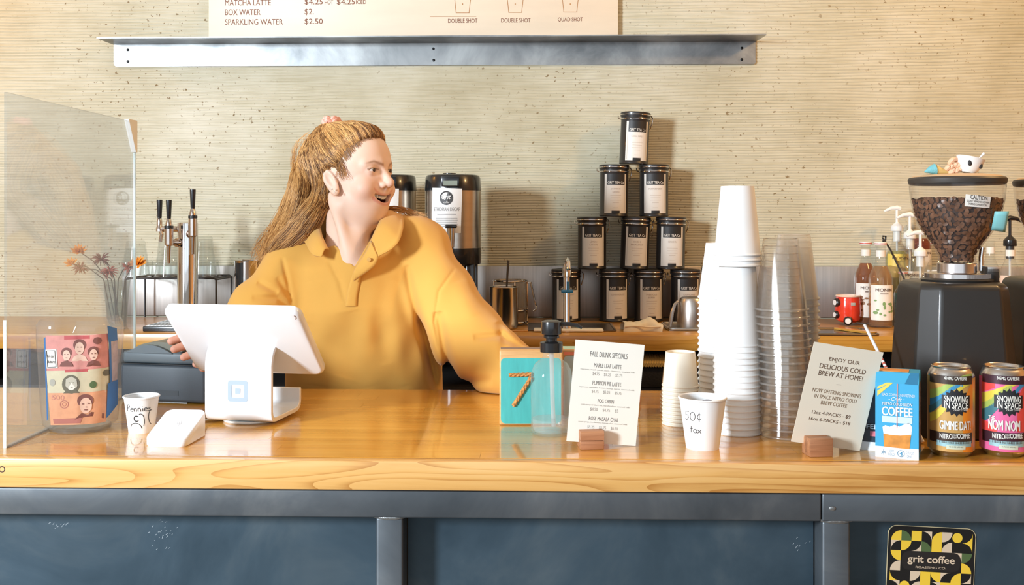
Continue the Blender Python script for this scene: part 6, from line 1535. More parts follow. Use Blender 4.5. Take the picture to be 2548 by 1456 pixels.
def glass(label, px, Y, base, wr, wb, pytop, thick=0.010):
    t = thing('drinking_glass', label, 'glass', (xat(px, Y), Y, base)); h = zat(pytop, Y) - base
    b = MB(); b.lathe([(wr - 0.0015, 0.0), (wr, 0.001), (wb, h - 0.004), (wb - 0.003, h), (0, h - 0.001)], 28)
    b.lathe([(wr - 0.002, 0.001), (wb - 0.0025, h - thick), (0, h - thick)], 28)
    obj('glass_wall', b, M_TUMB, t, angle=50)
zg = zr + 0.002
rg_ = random.Random(2)
glass('tall upturned pint glass on the rack left of the tap tower', 420, 3.05, zg, 0.0425, 0.028, 588)
glass('tall upturned pint glass on the rack right of the tap tower', 505, 3.05, zg, 0.0425, 0.028, 588)
glass('tall upturned pint glass on the rack behind the flowers', 338, 3.06, zg, 0.0425, 0.028, 600)
for k, px in enumerate((318, 366, 394, 452, 530)):
    glass('short upturned glass on the rear of the wire rack, ' + ('at its left end', 'right of the orange flower', 'beside the left pint glass', 'behind the tap tower', 'at its right end')[k], px, 3.118, zg, 0.0230, 0.018, 648, 0.006)
# steel keg box behind
b = MB(); a, c = xat(318, 3.10), xat(640, 3.10)
# drip tray
p0, p1 = on(322, 824, ZB + 0.012), on(545, 824, ZB + 0.012)
dt = thing('drip_tray', 'black drip tray with a steel grate below the taps', 'drip tray', ((p0.x + p1.x) / 2, 2.865, ZB)); W_ = p1.x - p0.x
obj('tray_body', MB().box((0, 0, 0.0075), (W_, 0.19, 0.015), 0.003), M_BLACKP, dt)
b = MB()
for k in range(22): b.box((-W_ / 2 + 0.012 + (W_ - 0.024) * k / 21, 0, 0.0162), (0.004, 0.17, 0.002))
for y in (-0.085, 0, 0.085): b.box((0, y, 0.0158), (W_ - 0.012, 0.004, 0.002))
stuff(obj('grate', b, M_STEEL, dt))
# tall steel canister near the woman; a black strip paints its dark reflection
t, R_, h = vessel('steel_canister', 'tall steel canister with a painted dark reflection between the taps and the woman', 622, 3.05, ZB, 76, 648, 0.98, 'canister')
b = MB(); fn = round_on(R_, 0.0012); patch(b, -R_ * 0.78, 0.004, -R_ * 0.20, h - 0.008, fn, 8, 2); obj('painted_reflection', b, M_BLACKP, t, angle=60)
# vase of dried flowers
Yv = 2.84
vs_ = thing('flower_vase', 'slim glass vase of dried flowers on the back worktop behind the clear screen', 'vase', (xat(291, Yv), Yv, ZB)); hv = zat(700, Yv) - ZB
b = MB(); b.lathe([(0, 0.002), (0.024, 0.0), (0.026, 0.004), (0.030, hv * 0.5), (0.036, hv - 0.002), (0.037, hv), (0.0355, hv - 0.001), (0.0285, hv * 0.5), (0.024, 0.008), (0, 0.008)], 32); obj('vase_glass', b, clear('vase_glass', (0.92, 0.94, 0.93), 0.08), vs_, angle=60)
b = MB(); b.lathe([(0, 0.009), (0.024, 0.009), (0.0285, hv * 0.55), (0, hv * 0.55)], 28); obj('water', b, clear('vase_water', (0.88, 0.90, 0.88), 0.10, ior=1.33), vs_)
M_STEM = mat('dry_stem', rgb(104, 92, 78), 0.7)
def flower(label, px, py, kind, m, s=1.0, k=0):
    top = at(px, py, Yv + 0.01 * math.sin(k * 2.1)); base = Vector((vs_.location.x + 0.010 * math.sin(k * 1.7), Yv + 0.008 * math.cos(k), ZB + 0.014))
    t = thing('dried_flower', label, 'flower', base)
    d = top - base; mid = Vector((d.x * 0.22, d.y * 0.3, hv + 0.004 - 0.014)); 
    b = MB(); b.tube([(0, 0, 0), mid * 0.5, mid, mid + (d - mid) * 0.5 + Vector((0, 0, 0.012)), d], 0.0014, 6); obj('stem', b, M_STEM, t)
    b = MB(); rr_ = random.Random(k * 13 + 1)
    if kind == 'daisy':
        for ring_, (n, L, el) in enumerate(((13, 0.026, 0.15), (11, 0.021, 0.6), (8, 0.014, 1.1))):
            for q in range(n):
                a = 2 * PI * q / n + rr_.uniform(-.15, .15); e = el + rr_.uniform(-.35, .25); L_ = L * s * rr_.uniform(.8, 1.15)
                out = Vector((math.cos(a) * math.cos(e), math.sin(a) * math.cos(e) * 0.6 - math.sin(e) * 0.5, math.sin(a) * math.cos(e) * 0.6 + math.sin(e) * 0.6)); sd_ = out.cross(Vector((0, -1, 0.4))).normalized() * 0.0042 * s
                c0 = Vector(d); up = Vector((0, -0.001, 0.0015))
                b.add([c0 - sd_ * 0.3, c0 + sd_ * 0.3, c0 + out * L_ * 0.6 + sd_ + up, c0 + out * L_ + up * 3, c0 + out * L_ * 0.6 - sd_ + up], [(0, 1, 2, 3, 4)])
    else:
        for q in range(46):
            a = rr_.uniform(0, 2 * PI); e = rr_.uniform(-1.2, 1.2); L_ = 0.030 * s * rr_.uniform(.5, 1)
            out = Vector((math.cos(a) * math.cos(e), math.sin(a) * math.cos(e), math.sin(e) * 0.8)); b.tube([d, Vector(d) + out * L_ * 0.6 + Vector((0, 0, 0.003)), Vector(d) + out * L_], [0.0012, 0.0016, 0.0004], 5)
    stuff(obj('bloom', b, m, t, angle=60)); return t
M_FO = mat('petal_orange', rgb(226, 140, 40), 0.7); M_FP = mat('petal_plum', rgb(140, 84, 76), 0.8); M_FR = mat('petal_rose', rgb(190, 104, 88), 0.8)
flower('bright orange dried flower sticking out past the edge of the screen', 344, 657, 'daisy', M_FO, 1.15, 1)
flower('yellow orange dried flower at the top left of the vase', 197, 626, 'daisy', M_FO, 0.9, 2)
flower('small orange dried flower at the far left of the vase', 178, 656, 'daisy', M_FO, 0.8, 3)
flower('plum coloured dried flower head on the highest stem', 252, 646, 'puff', M_FP, 1.2, 4)
flower('dull plum dried flower head low on the left', 200, 668, 'puff', M_FP, 1.0, 5)
flower('rose brown dried flower head in the middle of the vase', 272, 676, 'puff', M_FR, 1.1, 6)
flower('pink dried flower head beside the bright orange one', 318, 668, 'puff', M_FR, 0.9, 7)
# ================================================================== THE WOMAN: surfaces grown from signed distances
def v3(p): return np.array(tuple(p), dtype=np.float32)
def L2(q): return np.sqrt((q * q).sum(-1))
def ell(p, c, r):
    q = p - v3(c); r = v3(r); k0 = L2(q / r); k1 = L2(q / (r * r)) + 1e-9
    return k0 * (k0 - 1.0) / k1
def cap(p, a, b, ra, rb):
    a, b = v3(a), v3(b); ab = b - a
    t = np.clip(((p - a) @ ab) / (ab @ ab), 0, 1)
    return L2(p - a - t[:, None] * ab) - (ra + (rb - ra) * t)
def chain(p, pts, rs, k=0.0):
    d = None
    for (a, b), (ra, rb) in zip(zip(pts, pts[1:]), zip(rs, rs[1:])):
        e = cap(p, a, b, ra, rb); d = e if d is None else (smin(d, e, k) if k else np.minimum(d, e))
    return d
def smin(a, b, k):
    h = np.clip(0.5 + 0.5 * (b - a) / k, 0, 1)
    return b + (a - b) * h - k * h * (1 - h)
def smax(a, b, k): return -smin(-a, -b, k)
def grow(fn, lo, hi, h, blk=8):
    """surface nets over the blocks that the surface passes through"""
    lo, hi = v3(lo), v3(hi)
    nb = np.ceil((hi - lo) / (h * blk)).astype(int) + 1
    n = nb * blk
    A = np.empty(tuple(n), np.float32)
    bi = np.stack(np.meshgrid(*[np.arange(k) for k in nb], indexing='ij'), -1).reshape(-1, 3)
    ctr = lo + (bi * blk + (blk - 1) / 2.0).astype(np.float32) * h
    dc = fn(ctr.astype(np.float32))
    act = np.abs(dc) < h * blk * 1.35
    V = A.reshape(nb[0], blk, nb[1], blk, nb[2], blk)
    V[:] = np.sign(dc).reshape(nb)[:, None, :, None, :, None]
    off = np.stack(np.meshgrid(*[np.arange(blk)] * 3, indexing='ij'), -1).reshape(-1, 3)
    ab = bi[act]
    for s in range(0, len(ab), 1200):
        part = ab[s:s + 1200]
        pts = (lo + ((part[:, None, :] * blk + off[None]) * h)).reshape(-1, 3).astype(np.float32)
        d = fn(pts).reshape(len(part), blk, blk, blk)
        V[part[:, 0], :, part[:, 1], :, part[:, 2], :] = d
    S = A < 0
    m = np.zeros(tuple(n - 1), bool)
    cnt = np.zeros(tuple(n - 1), np.uint8)
    for dx in (0, 1):
        for dy in (0, 1):
            for dz in (0, 1): cnt += S[dx:n[0] - 1 + dx, dy:n[1] - 1 + dy, dz:n[2] - 1 + dz]
    m = (cnt > 0) & (cnt < 8); del cnt
    ci = np.argwhere(m)
    idx = np.full(m.shape, -1, np.int32); idx[m] = np.arange(len(ci))
    corners = [(0, 0, 0), (1, 0, 0), (0, 1, 0), (1, 1, 0), (0, 0, 1), (1, 0, 1), (0, 1, 1), (1, 1, 1)]
    val = np.stack([A[ci[:, 0] + a, ci[:, 1] + b, ci[:, 2] + c] for a, b, c in corners], -1)
    acc = np.zeros((len(ci), 3)); num = np.zeros(len(ci))
    for i in range(8):
        for j in range(i + 1, 8):
            if sum(abs(corners[i][k] - corners[j][k]) for k in range(3)) != 1: continue
            a, b = val[:, i], val[:, j]; cr = (a < 0) != (b < 0)
            t = np.where(cr, a / np.where(cr, a - b, 1), 0)
            pi, pj = np.array(corners[i]), np.array(corners[j])
            acc += np.where(cr[:, None], pi + t[:, None] * (pj - pi), 0); num += cr
    verts = lo + (ci + acc / num[:, None]) * h
    faces = []
    for ax in range(3):
        sl0 = [slice(1, -1)] * 3; sl1 = [slice(1, -1)] * 3
        sl0[ax] = slice(0, -1); sl1[ax] = slice(1, None)
        a, b = S[tuple(sl0)], S[tuple(sl1)]
        e = np.argwhere(a != b); sg = a[a != b]
        o = np.ones(3, int); o[ax] = 0; e = e + o
        u, w = [(1, 2), (2, 0), (0, 1)][ax]
        def cell(du, dw):
            q = e.copy(); q[:, u] -= du; q[:, w] -= dw; return idx[q[:, 0], q[:, 1], q[:, 2]]
        quad = np.stack([cell(1, 1), cell(0, 1), cell(0, 0), cell(1, 0)], -1)
        quad[~sg] = quad[~sg][:, ::-1]
        faces.append(quad)
    faces = np.concatenate(faces); faces = faces[(faces >= 0).all(1)]
    return verts, faces
def np_mesh(name, verts, faces, origin):
    me = bpy.data.meshes.new(name)
    me.vertices.add(len(verts)); me.vertices.foreach_set('co', (verts - np.array(origin)).astype(np.float32).ravel())
    me.loops.add(faces.size); me.loops.foreach_set('vertex_index', faces.astype(np.int32).ravel())
    me.polygons.add(len(faces)); me.polygons.foreach_set('loop_start', np.arange(0, faces.size, 4)); me.polygons.foreach_set('loop_total', np.full(len(faces), 4))
    me.update(); me.validate(); me.shade_smooth()
    return me

# ---- head frame: turned to her left, chin a little up
YAW, PITCH = math.radians(64), math.radians(4)
F0 = Vector((math.sin(YAW), -math.cos(YAW), 0)); HR = Vector((F0.y, -F0.x, 0))
HF = F0 * math.cos(PITCH) + Vector((0, 0, 1)) * math.sin(PITCH); HU = Vector((0, 0, 1)) * math.cos(PITCH) - F0 * math.sin(PITCH)
HS = 1.0
HO = at(823, 450, 2.19) - (HR * 0.074 + HF * -0.012)
HM = np.array([tuple(HR), tuple(HF), tuple(HU)], np.float32).T
def loc(p):
    q = (p - v3(HO)) @ HM
    q[:, 1] = np.where(q[:, 1] > 0, q[:, 1] / 0.92, q[:, 1]); return q
def wld(r, f, u): return HO + HR * r + HF * (f * 0.92 if f > 0 else f) + HU * u
PER = at(900, 900, 2.28); PER = Vector((PER.x, PER.y, 0))
person = thing('person', 'woman in an oversized yellow polo shirt laughing towards the right behind the worktop', 'person', PER)

# ---- points of the pose
NB = at(870, 640, 2.265)
SR, ER, WR_ = at(735, 668, 2.285), at(600, 850, 2.17), at(560, 878, 2.00)
SL, EL, WL = at(1052, 632, 2.285), at(1168, 842, 2.175), at(1340, 940, 2.03)
HIP = Vector((at(905, 900, 2.30).x, 2.30, 0.95))
FR = [((505, 842, 1.965), (458, 838, 1.945), (426, 849, 1.93), .0088), ((505, 862, 1.945), (466, 858, 1.925), (434, 869, 1.91), .0088), ((508, 880, 1.925), (480, 880, 1.905), (457, 889, 1.895), .0084), ((514, 897, 1.91), (500, 900, 1.895), (487, 906, 1.885), .0076)]
def face_sdf(q):
    r = np.abs(q[:, 0]); f, u = q[:, 1], q[:, 2]
    s = np.stack([r, f, u], -1)
    d = ell(q, (0, -0.008, 0.040), (0.0735, 0.096, 0.083))
    d = smin(d, ell(q, (0, 0.030, 0.050), (0.0600, 0.0565, 0.055)), 0.02)
    d = smin(d, ell(q, (0, 0.026, -0.030), (0.0585, 0.0600, 0.078)), 0.025)
    d = smin(d, ell(q, (0, 0.029, -0.057), (0.0400, 0.0370, 0.038)), 0.020)
    d = smin(d, cap(s, (0.050, 0.002, -0.054), (0.018, 0.036, -0.079), 0.016, 0.0135), 0.025)
    d = smin(d, ell(q, (0, 0.0455, -0.0830), (0.0165, 0.0145, 0.0130)), 0.014)
    d = smin(d, ell(s, (0.040, 0.058, -0.022), (0.023, 0.022, 0.021)), 0.016)          # cheek raised by the smile
    d = smin(d, cap(s, (0.010, 0.0825, 0.033), (0.044, 0.066, 0.031), 0.0085, 0.0070), 0.014)
    # eye sockets, lids
    d = smax(d, -ell(s, (0.031, 0.0940, 0.0165), (0.0175, 0.0130, 0.0105)), 0.012)
    eye = ell(s, (0.0315, 0.0690, 0.0178), (0.0142, 0.0138, 0.0130))
    d = smin(d, eye, 0.0045)
    # nose
    d = smin(d, cap(q, (0, 0.0815, 0.022), (0, 0.1005, -0.0090), 0.0065, 0.0088), 0.010)
    d = smin(d, ell(q, (0, 0.1000, -0.0120), (0.0100, 0.0105, 0.0092)), 0.006)
    d = smin(d, ell(s, (0.0118, 0.0870, -0.0155), (0.0062, 0.0100, 0.0066)), 0.006)
    d = smin(d, cap(q, (0, 0.086, -0.021), (0, 0.081, -0.033), 0.006, 0.007), 0.008)
    d = smax(d, -ell(s, (0.0065, 0.0925, -0.0228), (0.0032, 0.0050, 0.0040)), 0.002)
    # smile crease
    d = d + 0.0011 * np.exp(-(cap(s, (0.0205, 0.0820, -0.014), (0.0400, 0.0620, -0.038), 0, 0) / 0.004) ** 2)
    # lips and open mouth
    up = u - 11.0 * q[:, 0] ** 2
    Fl = 0.0818 - 15.0 * q[:, 0] ** 2
    rr = np.clip(1 - (q[:, 0] / 0.036) ** 2, 0, 1)
    d = smin(d, ell(q, (0, 0.0560, -0.045), (0.030, 0.0255, 0.022)), 0.012)
    lu = np.sqrt((f - Fl + 0.0015) ** 2 + (up + 0.0372) ** 2 + np.clip(np.abs(q[:, 0]) - 0.030, 0, 1) ** 2) - (0.0014 + 0.0020 * rr)
    ll = np.sqrt((f - Fl + 0.0040) ** 2 + (up + 0.0570) ** 2 + np.clip(np.abs(q[:, 0]) - 0.028, 0, 1) ** 2) - (0.0014 + 0.0030 * rr)
    d = smin(d, smin(lu, ll, 0.002), 0.0055)
    mo = ell(np.stack([q[:, 0], f, up], -1), (0, 0.0740, -0.0462), (0.0315, 0.0330, 0.0082))
    d = smax(d, -mo, 0.0018)
    # lid slit
    sl = ell(np.stack([r, f, u + 14.0 * (r - 0.0315) ** 2 - 0.0010], -1), (0.0325, 0.0850, 0.0178), (0.0150, 0.0140, 0.0027))
    d = smax(d, -sl, 0.0012)
    # ears
    er = ell(np.stack([r - 0.16 * (-(f + 0.012)) - 0.05 * u, f + 0.42 * u, u], -1), (0.0745, -0.0130, 0.0005), (0.0066, 0.0160, 0.0285))
    ec = ell(np.stack([r - 0.16 * (-(f + 0.012)) - 0.05 * u, f + 0.42 * u, u], -1), (0.0828, -0.0095, 0.0030), (0.0085, 0.0088, 0.0170))
    er = smax(er, -ec, 0.004)
    er = smin(er, ell(s, (0.0745, 0.0010, -0.0250), (0.0050, 0.0070, 0.0080)), 0.006)
    d = smin(d, er, 0.006)
    return d
NT0, NT1 = wld(0, -0.022, -0.045), NB
HAND_L = [at(1395, 962, 1.985), [at(1440, 968, 1.965), at(1450, 975, 1.945), at(1448, 982, 1.925), at(1438, 990, 1.91)]]
def body_sdf(p):
    q = loc(p)
    dh = np.full(len(p), 9.0, np.float32)
    near = (L2(q - v3((0, 0.0, 0))) < 0.24)
    if near.any(): dh[near] = face_sdf(q[near])
    far = ~near
    dh[far] = L2(q[far]) - 0.12
    d = cap(p, NT0, NT1, 0.0500, 0.0530)
    d = smin(d, cap(p, wld(0, 0.018, -0.080), at(878, 628, 2.205), 0.016, 0.018), 0.035)
    d = smin(dh, d, 0.018)
    d = smin(d, cap(p, wld(0.060, -0.022, -0.035), at(872, 648, 2.190), 0.008, 0.0075), 0.026)     # neck muscle
    d = smin(d, cap(p, at(745, 662, 2.30), at(1045, 632, 2.30), 0.045, 0.045), 0.03)
    d = smin(d, cap(p, at(870, 600, 2.31), at(1000, 610, 2.305), 0.045, 0.040), 0.03)
    d = smin(d, ell(p, at(885, 715, 2.275), (0.135, 0.088, 0.105)), 0.03)
    d = smin(d, cap(p, at(885, 670, 2.255), at(893, 800, 2.285), 0.062, 0.085), 0.03)
    d = smin(d, cap(p, at(893, 800, 2.285), HIP, 0.095, 0.11), 0.04)
    d = smin(d, cap(p, at(884, 662, 2.197), at(800, 645, 2.225), 0.0085, 0.008), 0.016)           # collarbones
    d = smin(d, cap(p, at(888, 662, 2.197), at(965, 640, 2.225), 0.0085, 0.008), 0.016)
    d = smin(d, chain(p, [SR, ER, WR_], [0.046, 0.038, 0.026], 0.01), 0.02)
    d = smin(d, chain(p, [SL, EL, WL], [0.046, 0.038, 0.026], 0.01), 0.02)
    hand = None
    for a, b, c, r in FR:
        a_, b_, c_ = at(*a), at(*b), at(*c)
        e = smin(cap(p, WR_, a_, 0.020, 0.0125), chain(p, [a_, b_, c_], [r + 0.0018, r + 0.0004, r - 0.0012], 0.003), 0.006)
        hand = e if hand is None else smin(hand, e, 0.0045)
    th = chain(p, [WR_ + Vector((0, -0.02, -0.005)), at(532, 905, 1.915), at(505, 915, 1.885)], [0.015, 0.011, 0.008], 0.004)
    d = smin(d, smin(hand, th, 0.008), 0.012)
    hand = None
    for k, t in enumerate(HAND_L[1]):
        m_ = HAND_L[0] + (t - HAND_L[0]) * 0.3 + Vector((0, 0, 0.006))
        e = smin(cap(p, WL, m_, 0.020, 0.013), chain(p, [m_, t + Vector((0, 0, 0.008)), t + Vector((0.022, -0.018, -0.002 - t.z + 1.062))], [0.0105, 0.009, 0.0075], 0.003), 0.006)
        hand = e if hand is None else smin(hand, e, 0.005)
    th = chain(p, [WL, at(1372, 985, 1.95), at(1400, 1000, 1.92)], [0.015, 0.011, 0.008], 0.004)
    return smin(d, smin(hand, th, 0.008), 0.012)
bv, bf = grow(body_sdf, (-0.80, 1.85, 0.88), (0.24, 2.47, 1.665), 0.00185)
me = np_mesh('body', bv, bf, PER)
# pigment: lips, brows, blush, inside of the mouth
q = loc(bv.astype(np.float32)); r_ = np.abs(q[:, 0]); s_ = np.stack([r_, q[:, 1], q[:, 2]], -1)
colr = np.tile(np.array(rgb(243, 208, 186)), (len(bv), 1))
def blend(mask, c):
    global colr
    mask = np.clip(mask, 0, 1)[:, None]; colr = colr * (1 - mask) + np.array(c) * mask
blend(0.22 * np.exp(-(ell(s_, (0.044, 0.064, -0.020), (0.02, 0.02, 0.016)) / 0.02).clip(0) ** 2) * (q[:, 1] > 0.03), rgb(226, 150, 128))
blend(0.25 * np.exp(-(L2(q - v3((0, 0.104, -0.012))) / 0.014) ** 2), rgb(222, 146, 124))
up = q[:, 2] - 11 * q[:, 0] ** 2; Fl = 0.0818 - 15 * q[:, 0] ** 2
inm = (r_ < 0.036) & (q[:, 1] > Fl - 0.0085)
lipu = np.exp(-((up + 0.0372) / 0.0030) ** 4) * inm; lipl = np.exp(-((up + 0.0570) / 0.0042) ** 4) * inm
blend(np.maximum(0.45 * lipu, 0.55 * lipl), rgb(214, 124, 116))
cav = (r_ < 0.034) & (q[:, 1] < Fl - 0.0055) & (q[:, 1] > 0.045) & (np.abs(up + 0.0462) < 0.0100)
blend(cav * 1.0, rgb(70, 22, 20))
brow = np.minimum(cap(s_, (0.0125, 0.0905, 0.0300), (0.0300, 0.0850, 0.0345), 0, 0), cap(s_, (0.0300, 0.0850, 0.0345), (0.0500, 0.0640, 0.0280), 0, 0))
bdist = np.sqrt((np.interp(r_, [0.0110, 0.034, 0.056], [0.0290, 0.0365, 0.0310]) - q[:, 2]) ** 2)
bm = np.exp(-(bdist / (0.0030 - 0.0011 * np.clip((r_ - 0.03) / 0.02, 0, 1))) ** 2) * (r_ > 0.010) * np.clip((0.054 - r_) / 0.012, 0, 1) * (q[:, 1] > 0.040)
blend(0.75 * bm, rgb(150, 104, 70))
lash = np.exp(-((q[:, 2] - 0.0212 + 8 * (r_ - 0.0315) ** 2) / 0.0013) ** 2) * (np.abs(r_ - 0.0315) < 0.0145) * (q[:, 1] > 0.068) * (np.abs(q[:, 2] - 0.0178) < 0.008)
blend(0.8 * lash, rgb(92, 58, 44))
lash2 = np.exp(-((q[:, 2] - 0.0140) / 0.0011) ** 2) * (np.abs(r_ - 0.0315) < 0.012) * (q[:, 1] > 0.070)
blend(0.35 * lash2, rgb(150, 96, 78))
hand_px = (bv[:, 1] < 1.99)
blend(hand_px * 0.55, rgb(226, 138, 116))
ca = me.color_attributes.new('skin_tone', 'FLOAT_COLOR', 'POINT')
ca.data.foreach_set('color', np.concatenate([colr, np.ones((len(colr), 1))], 1).astype(np.float32).ravel())
M_SKIN = mat('skin', rgb(236, 190, 164), 0.5, sss=0.12, spec=0.3, bump=(900, 0.15, 0.0004))
nt = NT(M_SKIN); at_ = nt.add('ShaderNodeAttribute', attribute_name='skin_tone'); nt.link(at_.outputs['Color'], nt.b.inputs['Base Color'])
body = link('body', me, M_SKIN, person)
def pobj(name, mb, m, parent=None, angle=35, fix=True):
    mb.v = [(x - PER.x, y - PER.y, z) for x, y, z in mb.v]
    return obj(name, mb, m, parent or person, angle, fix)
# eyes and teeth
for sgn in (1, -1):
    c = wld(sgn * 0.0315, 0.0690, 0.0178); g = (HF + HR * 0.02).normalized()
    Mx = Matrix.Translation(c) @ g.to_track_quat('Z', 'Y').to_matrix().to_4x4()
    e = pobj('eyeball', MB().ball(c, 0.0122, 24), mat('eye_white', rgb(226, 214, 206), 0.2), body)
    b = MB(); b.lathe([(0.0052, 0.0110), (0.0040, 0.0117), (0.0022, 0.0121), (0, 0.0122)], 24, M=Mx); b.v = [tuple(Vector(v) + g * 0.0004) for v in b.v]; pobj('iris', b, mat('iris_brown', rgb(66, 44, 34), 0.15), e)
b = MB()
for k in range(-5, 5):
    x = (k + 0.5) * 0.0062; wd = 0.0060 if abs(k + .5) < 2 else 0.0052; hh_ = 0.0082 if abs(k + .5) < 1 else 0.0074
    fz_ = 0.0780 - 15 * x * x; uz = -0.0422 + 11 * x * x
    Rx = Matrix([tuple(HR), tuple(HF), tuple(HU)]).transposed() @ Matrix.Rotation(-x * 30, 3, 'Z')
    b.box(wld(x, fz_ - 0.001, uz), (wd, 0.004, hh_), 0.0012, 2, Rx)
pobj('upper_teeth', b, mat('tooth', rgb(244, 234, 216), 0.25), body)
# earrings
for (px, py) in ((826, 471), (833, 479)):
    cc = at(px, py, 2.168); b = MB(); b.ball(cc, 0.0022, 12); pobj('earring', b, mat('earring_pearl', rgb(240, 232, 226), 0.15, 0.3))

# ---- shirt
CRE = [([(1012, 660), (1028, 740), (1050, 820), (1070, 900), (1085, 975)], .013, .0095), ([(1090, 775), (1106, 860), (1132, 965)], .018, .011), ([(1132, 668), (1092, 725), (1080, 800), (1092, 870)], .0026, .0030),
       ([(702, 640), (716, 700), (728, 765)], .0045, .005), ([(640, 702), (692, 728)], .006, .007), ([(628, 742), (690, 742), (724, 768)], .007, .007), ([(690, 690), (722, 740)], .004, .006),
       ([(1306, 872), (1245, 836), (1178, 840)], .010, .009), ([(1240, 800), (1255, 850), (1250, 900)], .005, .010), ([(1145, 950), (1225, 946)], .006, .010), ([(868, 775), (884, 850), (858, 940)], .0050, .026), ([(960, 690), (938, 800), (962, 905)], .0042, .018),
       ([(752, 800), (738, 920)], .006, .018), ([(818, 648), (846, 700), (858, 750)], .0040, .007), ([(1000, 700), (985, 800), (1005, 960)], -.0045, .020), ([(930, 760), (905, 860), (925, 960)], -.0038, .024), ([(780, 700), (800, 830), (790, 960)], -.0040, .026), ([(1140, 700), (1170, 790)], -.003, .020)]
CRE = [([np.array((at(x, y, 2.165).x, at(x, y, 2.165).z), np.float32) for x, y in pts], d, w) for pts, d, w in CRE]
def creases(p):
    k = p[:, (0, 2)] * (2.165 / p[:, 1:2]) + np.array((0, ZCAM), np.float32) * (1 - 2.165 / p[:, 1:2])
    out = np.zeros(len(p), np.float32); front = p[:, 1] < 2.31
    for pts, dep, w in CRE:
        dm = np.full(len(p), 9.0, np.float32); al = np.zeros(len(p), np.float32); n_ = len(pts) - 1
        for i_, (a, b) in enumerate(zip(pts, pts[1:])):
            ab = b - a; t = np.clip(((k - a) @ ab) / (ab @ ab), 0, 1); dd_ = L2(k - a - t[:, None] * ab)
            al = np.where(dd_ < dm, (i_ + t) / n_, al); dm = np.minimum(dm, dd_)
        out += dep * np.exp(-(dm / w) ** 2) * front * np.sqrt(np.clip(4 * al * (1 - al), 0.0, 1))
    x, y, z = p[:, 0], p[:, 1], p[:, 2]
    out += 0.0016 * np.sin(31 * x + 9 * z + 3 * np.sin(14 * z)) + 0.0012 * np.sin(47 * z + 23 * x + 11 * y + 2 * np.sin(19 * x)) + 0.0010 * np.sin(70 * x - 40 * z + 30 * y)
    return out
TC = at(907, 800, 2.285)
tri = [at(806, 575, 2.2), at(882, 664, 2.2), at(934, 575, 2.2)]
def tri_sd(p):
    """signed distance to the neck opening wedge in x-z"""
    k = p[:, (0, 2)] * (2.2 / p[:, 1:2]) + np.array((0, ZCAM), np.float32) * (1 - 2.2 / p[:, 1:2])
    d = None
    P = [np.array((t.x, t.z), np.float32) for t in tri]
    P = [P[0] + (P[0] - P[1]) * 0.6, P[1], P[2] + (P[2] - P[1]) * 0.6]
    for a, b in ((P[0], P[1]), (P[1], P[2])):
        e = b - a; n = np.array((e[1], -e[0])) / np.hypot(*e); n = -n
        s = -((k - a) @ n); d = s if d is None else np.maximum(d, s)
    return d
def shirt_raw(p):
    x, y, z = p[:, 0], p[:, 1], p[:, 2]
    a = np.interp(z, [0.75, 1.02, 1.20, 1.30, 1.40], [0.190, 0.178, 0.180, 0.172, 0.14]).astype(np.float32)
    bq = np.interp(z, [0.75, 1.02, 1.20, 1.30, 1.40], [0.125, 0.118, 0.120, 0.102, 0.07]).astype(np.float32)
    cx_ = np.interp(z, [0.8, 1.02, 1.3], [at(907, 970, 2.285).x, at(907, 970, 2.285).x, at(893, 660, 2.285).x]).astype(np.float32)
    k = np.sqrt(((x - cx_) / a) ** 2 + ((y - TC.y) / bq) ** 2)
    d = (k - 1) * np.minimum(a, bq) * 0.95
    d = smax(d, z - 1.335, 0.05); d = smax(d, 0.80 - z, 0.01)
    d = smin(d, cap(p, at(745, 655, 2.292), at(1052, 622, 2.292), 0.060, 0.062), 0.035)
    d = smin(d, cap(p, at(815, 600, 2.315), at(760, 640, 2.30), 0.050, 0.055), 0.03)
    d = smin(d, cap(p, at(870, 585, 2.320), at(1040, 600, 2.300), 0.056, 0.056), 0.03)
    d = smin(d, cap(p, at(885, 640, 2.265), at(895, 760, 2.265), 0.075, 0.105), 0.03)
    d = smin(d, chain(p, [SR, at(655, 770, 2.215), at(598, 850, 2.17), at(565, 872, 2.06)], [0.068, 0.070, 0.066, 0.046], 0.02), 0.022)
    sl = chain(p, [at(1046, 632, 2.285), at(1090, 730, 2.235), at(1158, 835, 2.175), at(1245, 908, 2.09), at(1335, 945, 2.03)], [0.066, 0.074, 0.078, 0.066, 0.042], 0.02)
    sl = smin(sl, ell(p, at(1195, 890, 2.135), (0.060, 0.050, 0.050)), 0.03)
    d = smin(d, sl, 0.016)
    return d + creases(p)
def shirt_sdf(p):
    d = shirt_raw(p)
    d = smax(d, -cap(p, at(868, 655, 2.262), at(868, 380, 2.285), 0.063, 0.072), 0.006)
    w = np.maximum(tri_sd(p), p[:, 1] - 2.262)
    d = smax(d, -w, 0.003)
    # the sleeve and hem stay above the worktop
    return np.maximum(d, np.where(p[:, 1] < YBK + 0.012, ZC + 0.0015 - p[:, 2], -9.0))
sv, sf = grow(shirt_sdf, (-0.86, 1.93, 0.79), (0.20, 2.50, 1.47), 0.0026)
M_SHIRT = mat('shirt_yellow', rgb(228, 172, 80), 0.85, sheen=0.25, bump=(900, 0.25, 0.00048))
shirt = link('shirt', np_mesh('shirt', sv, sf, PER), M_SHIRT, person)
def front_y(x, z, y0=1.95, y1=2.40):
    ys = np.linspace(y0, y1, 180, dtype=np.float32)
    d = shirt_raw(np.stack([np.full(180, x, np.float32), ys, np.full(180, z, np.float32)], -1)); k = max(1, int(np.argmax(d < 0)))
    return float(ys[k - 1] + (ys[k] - ys[k - 1]) * d[k - 1] / max(1e-9, d[k - 1] - d[k])) if (d < 0).any() else 2.2
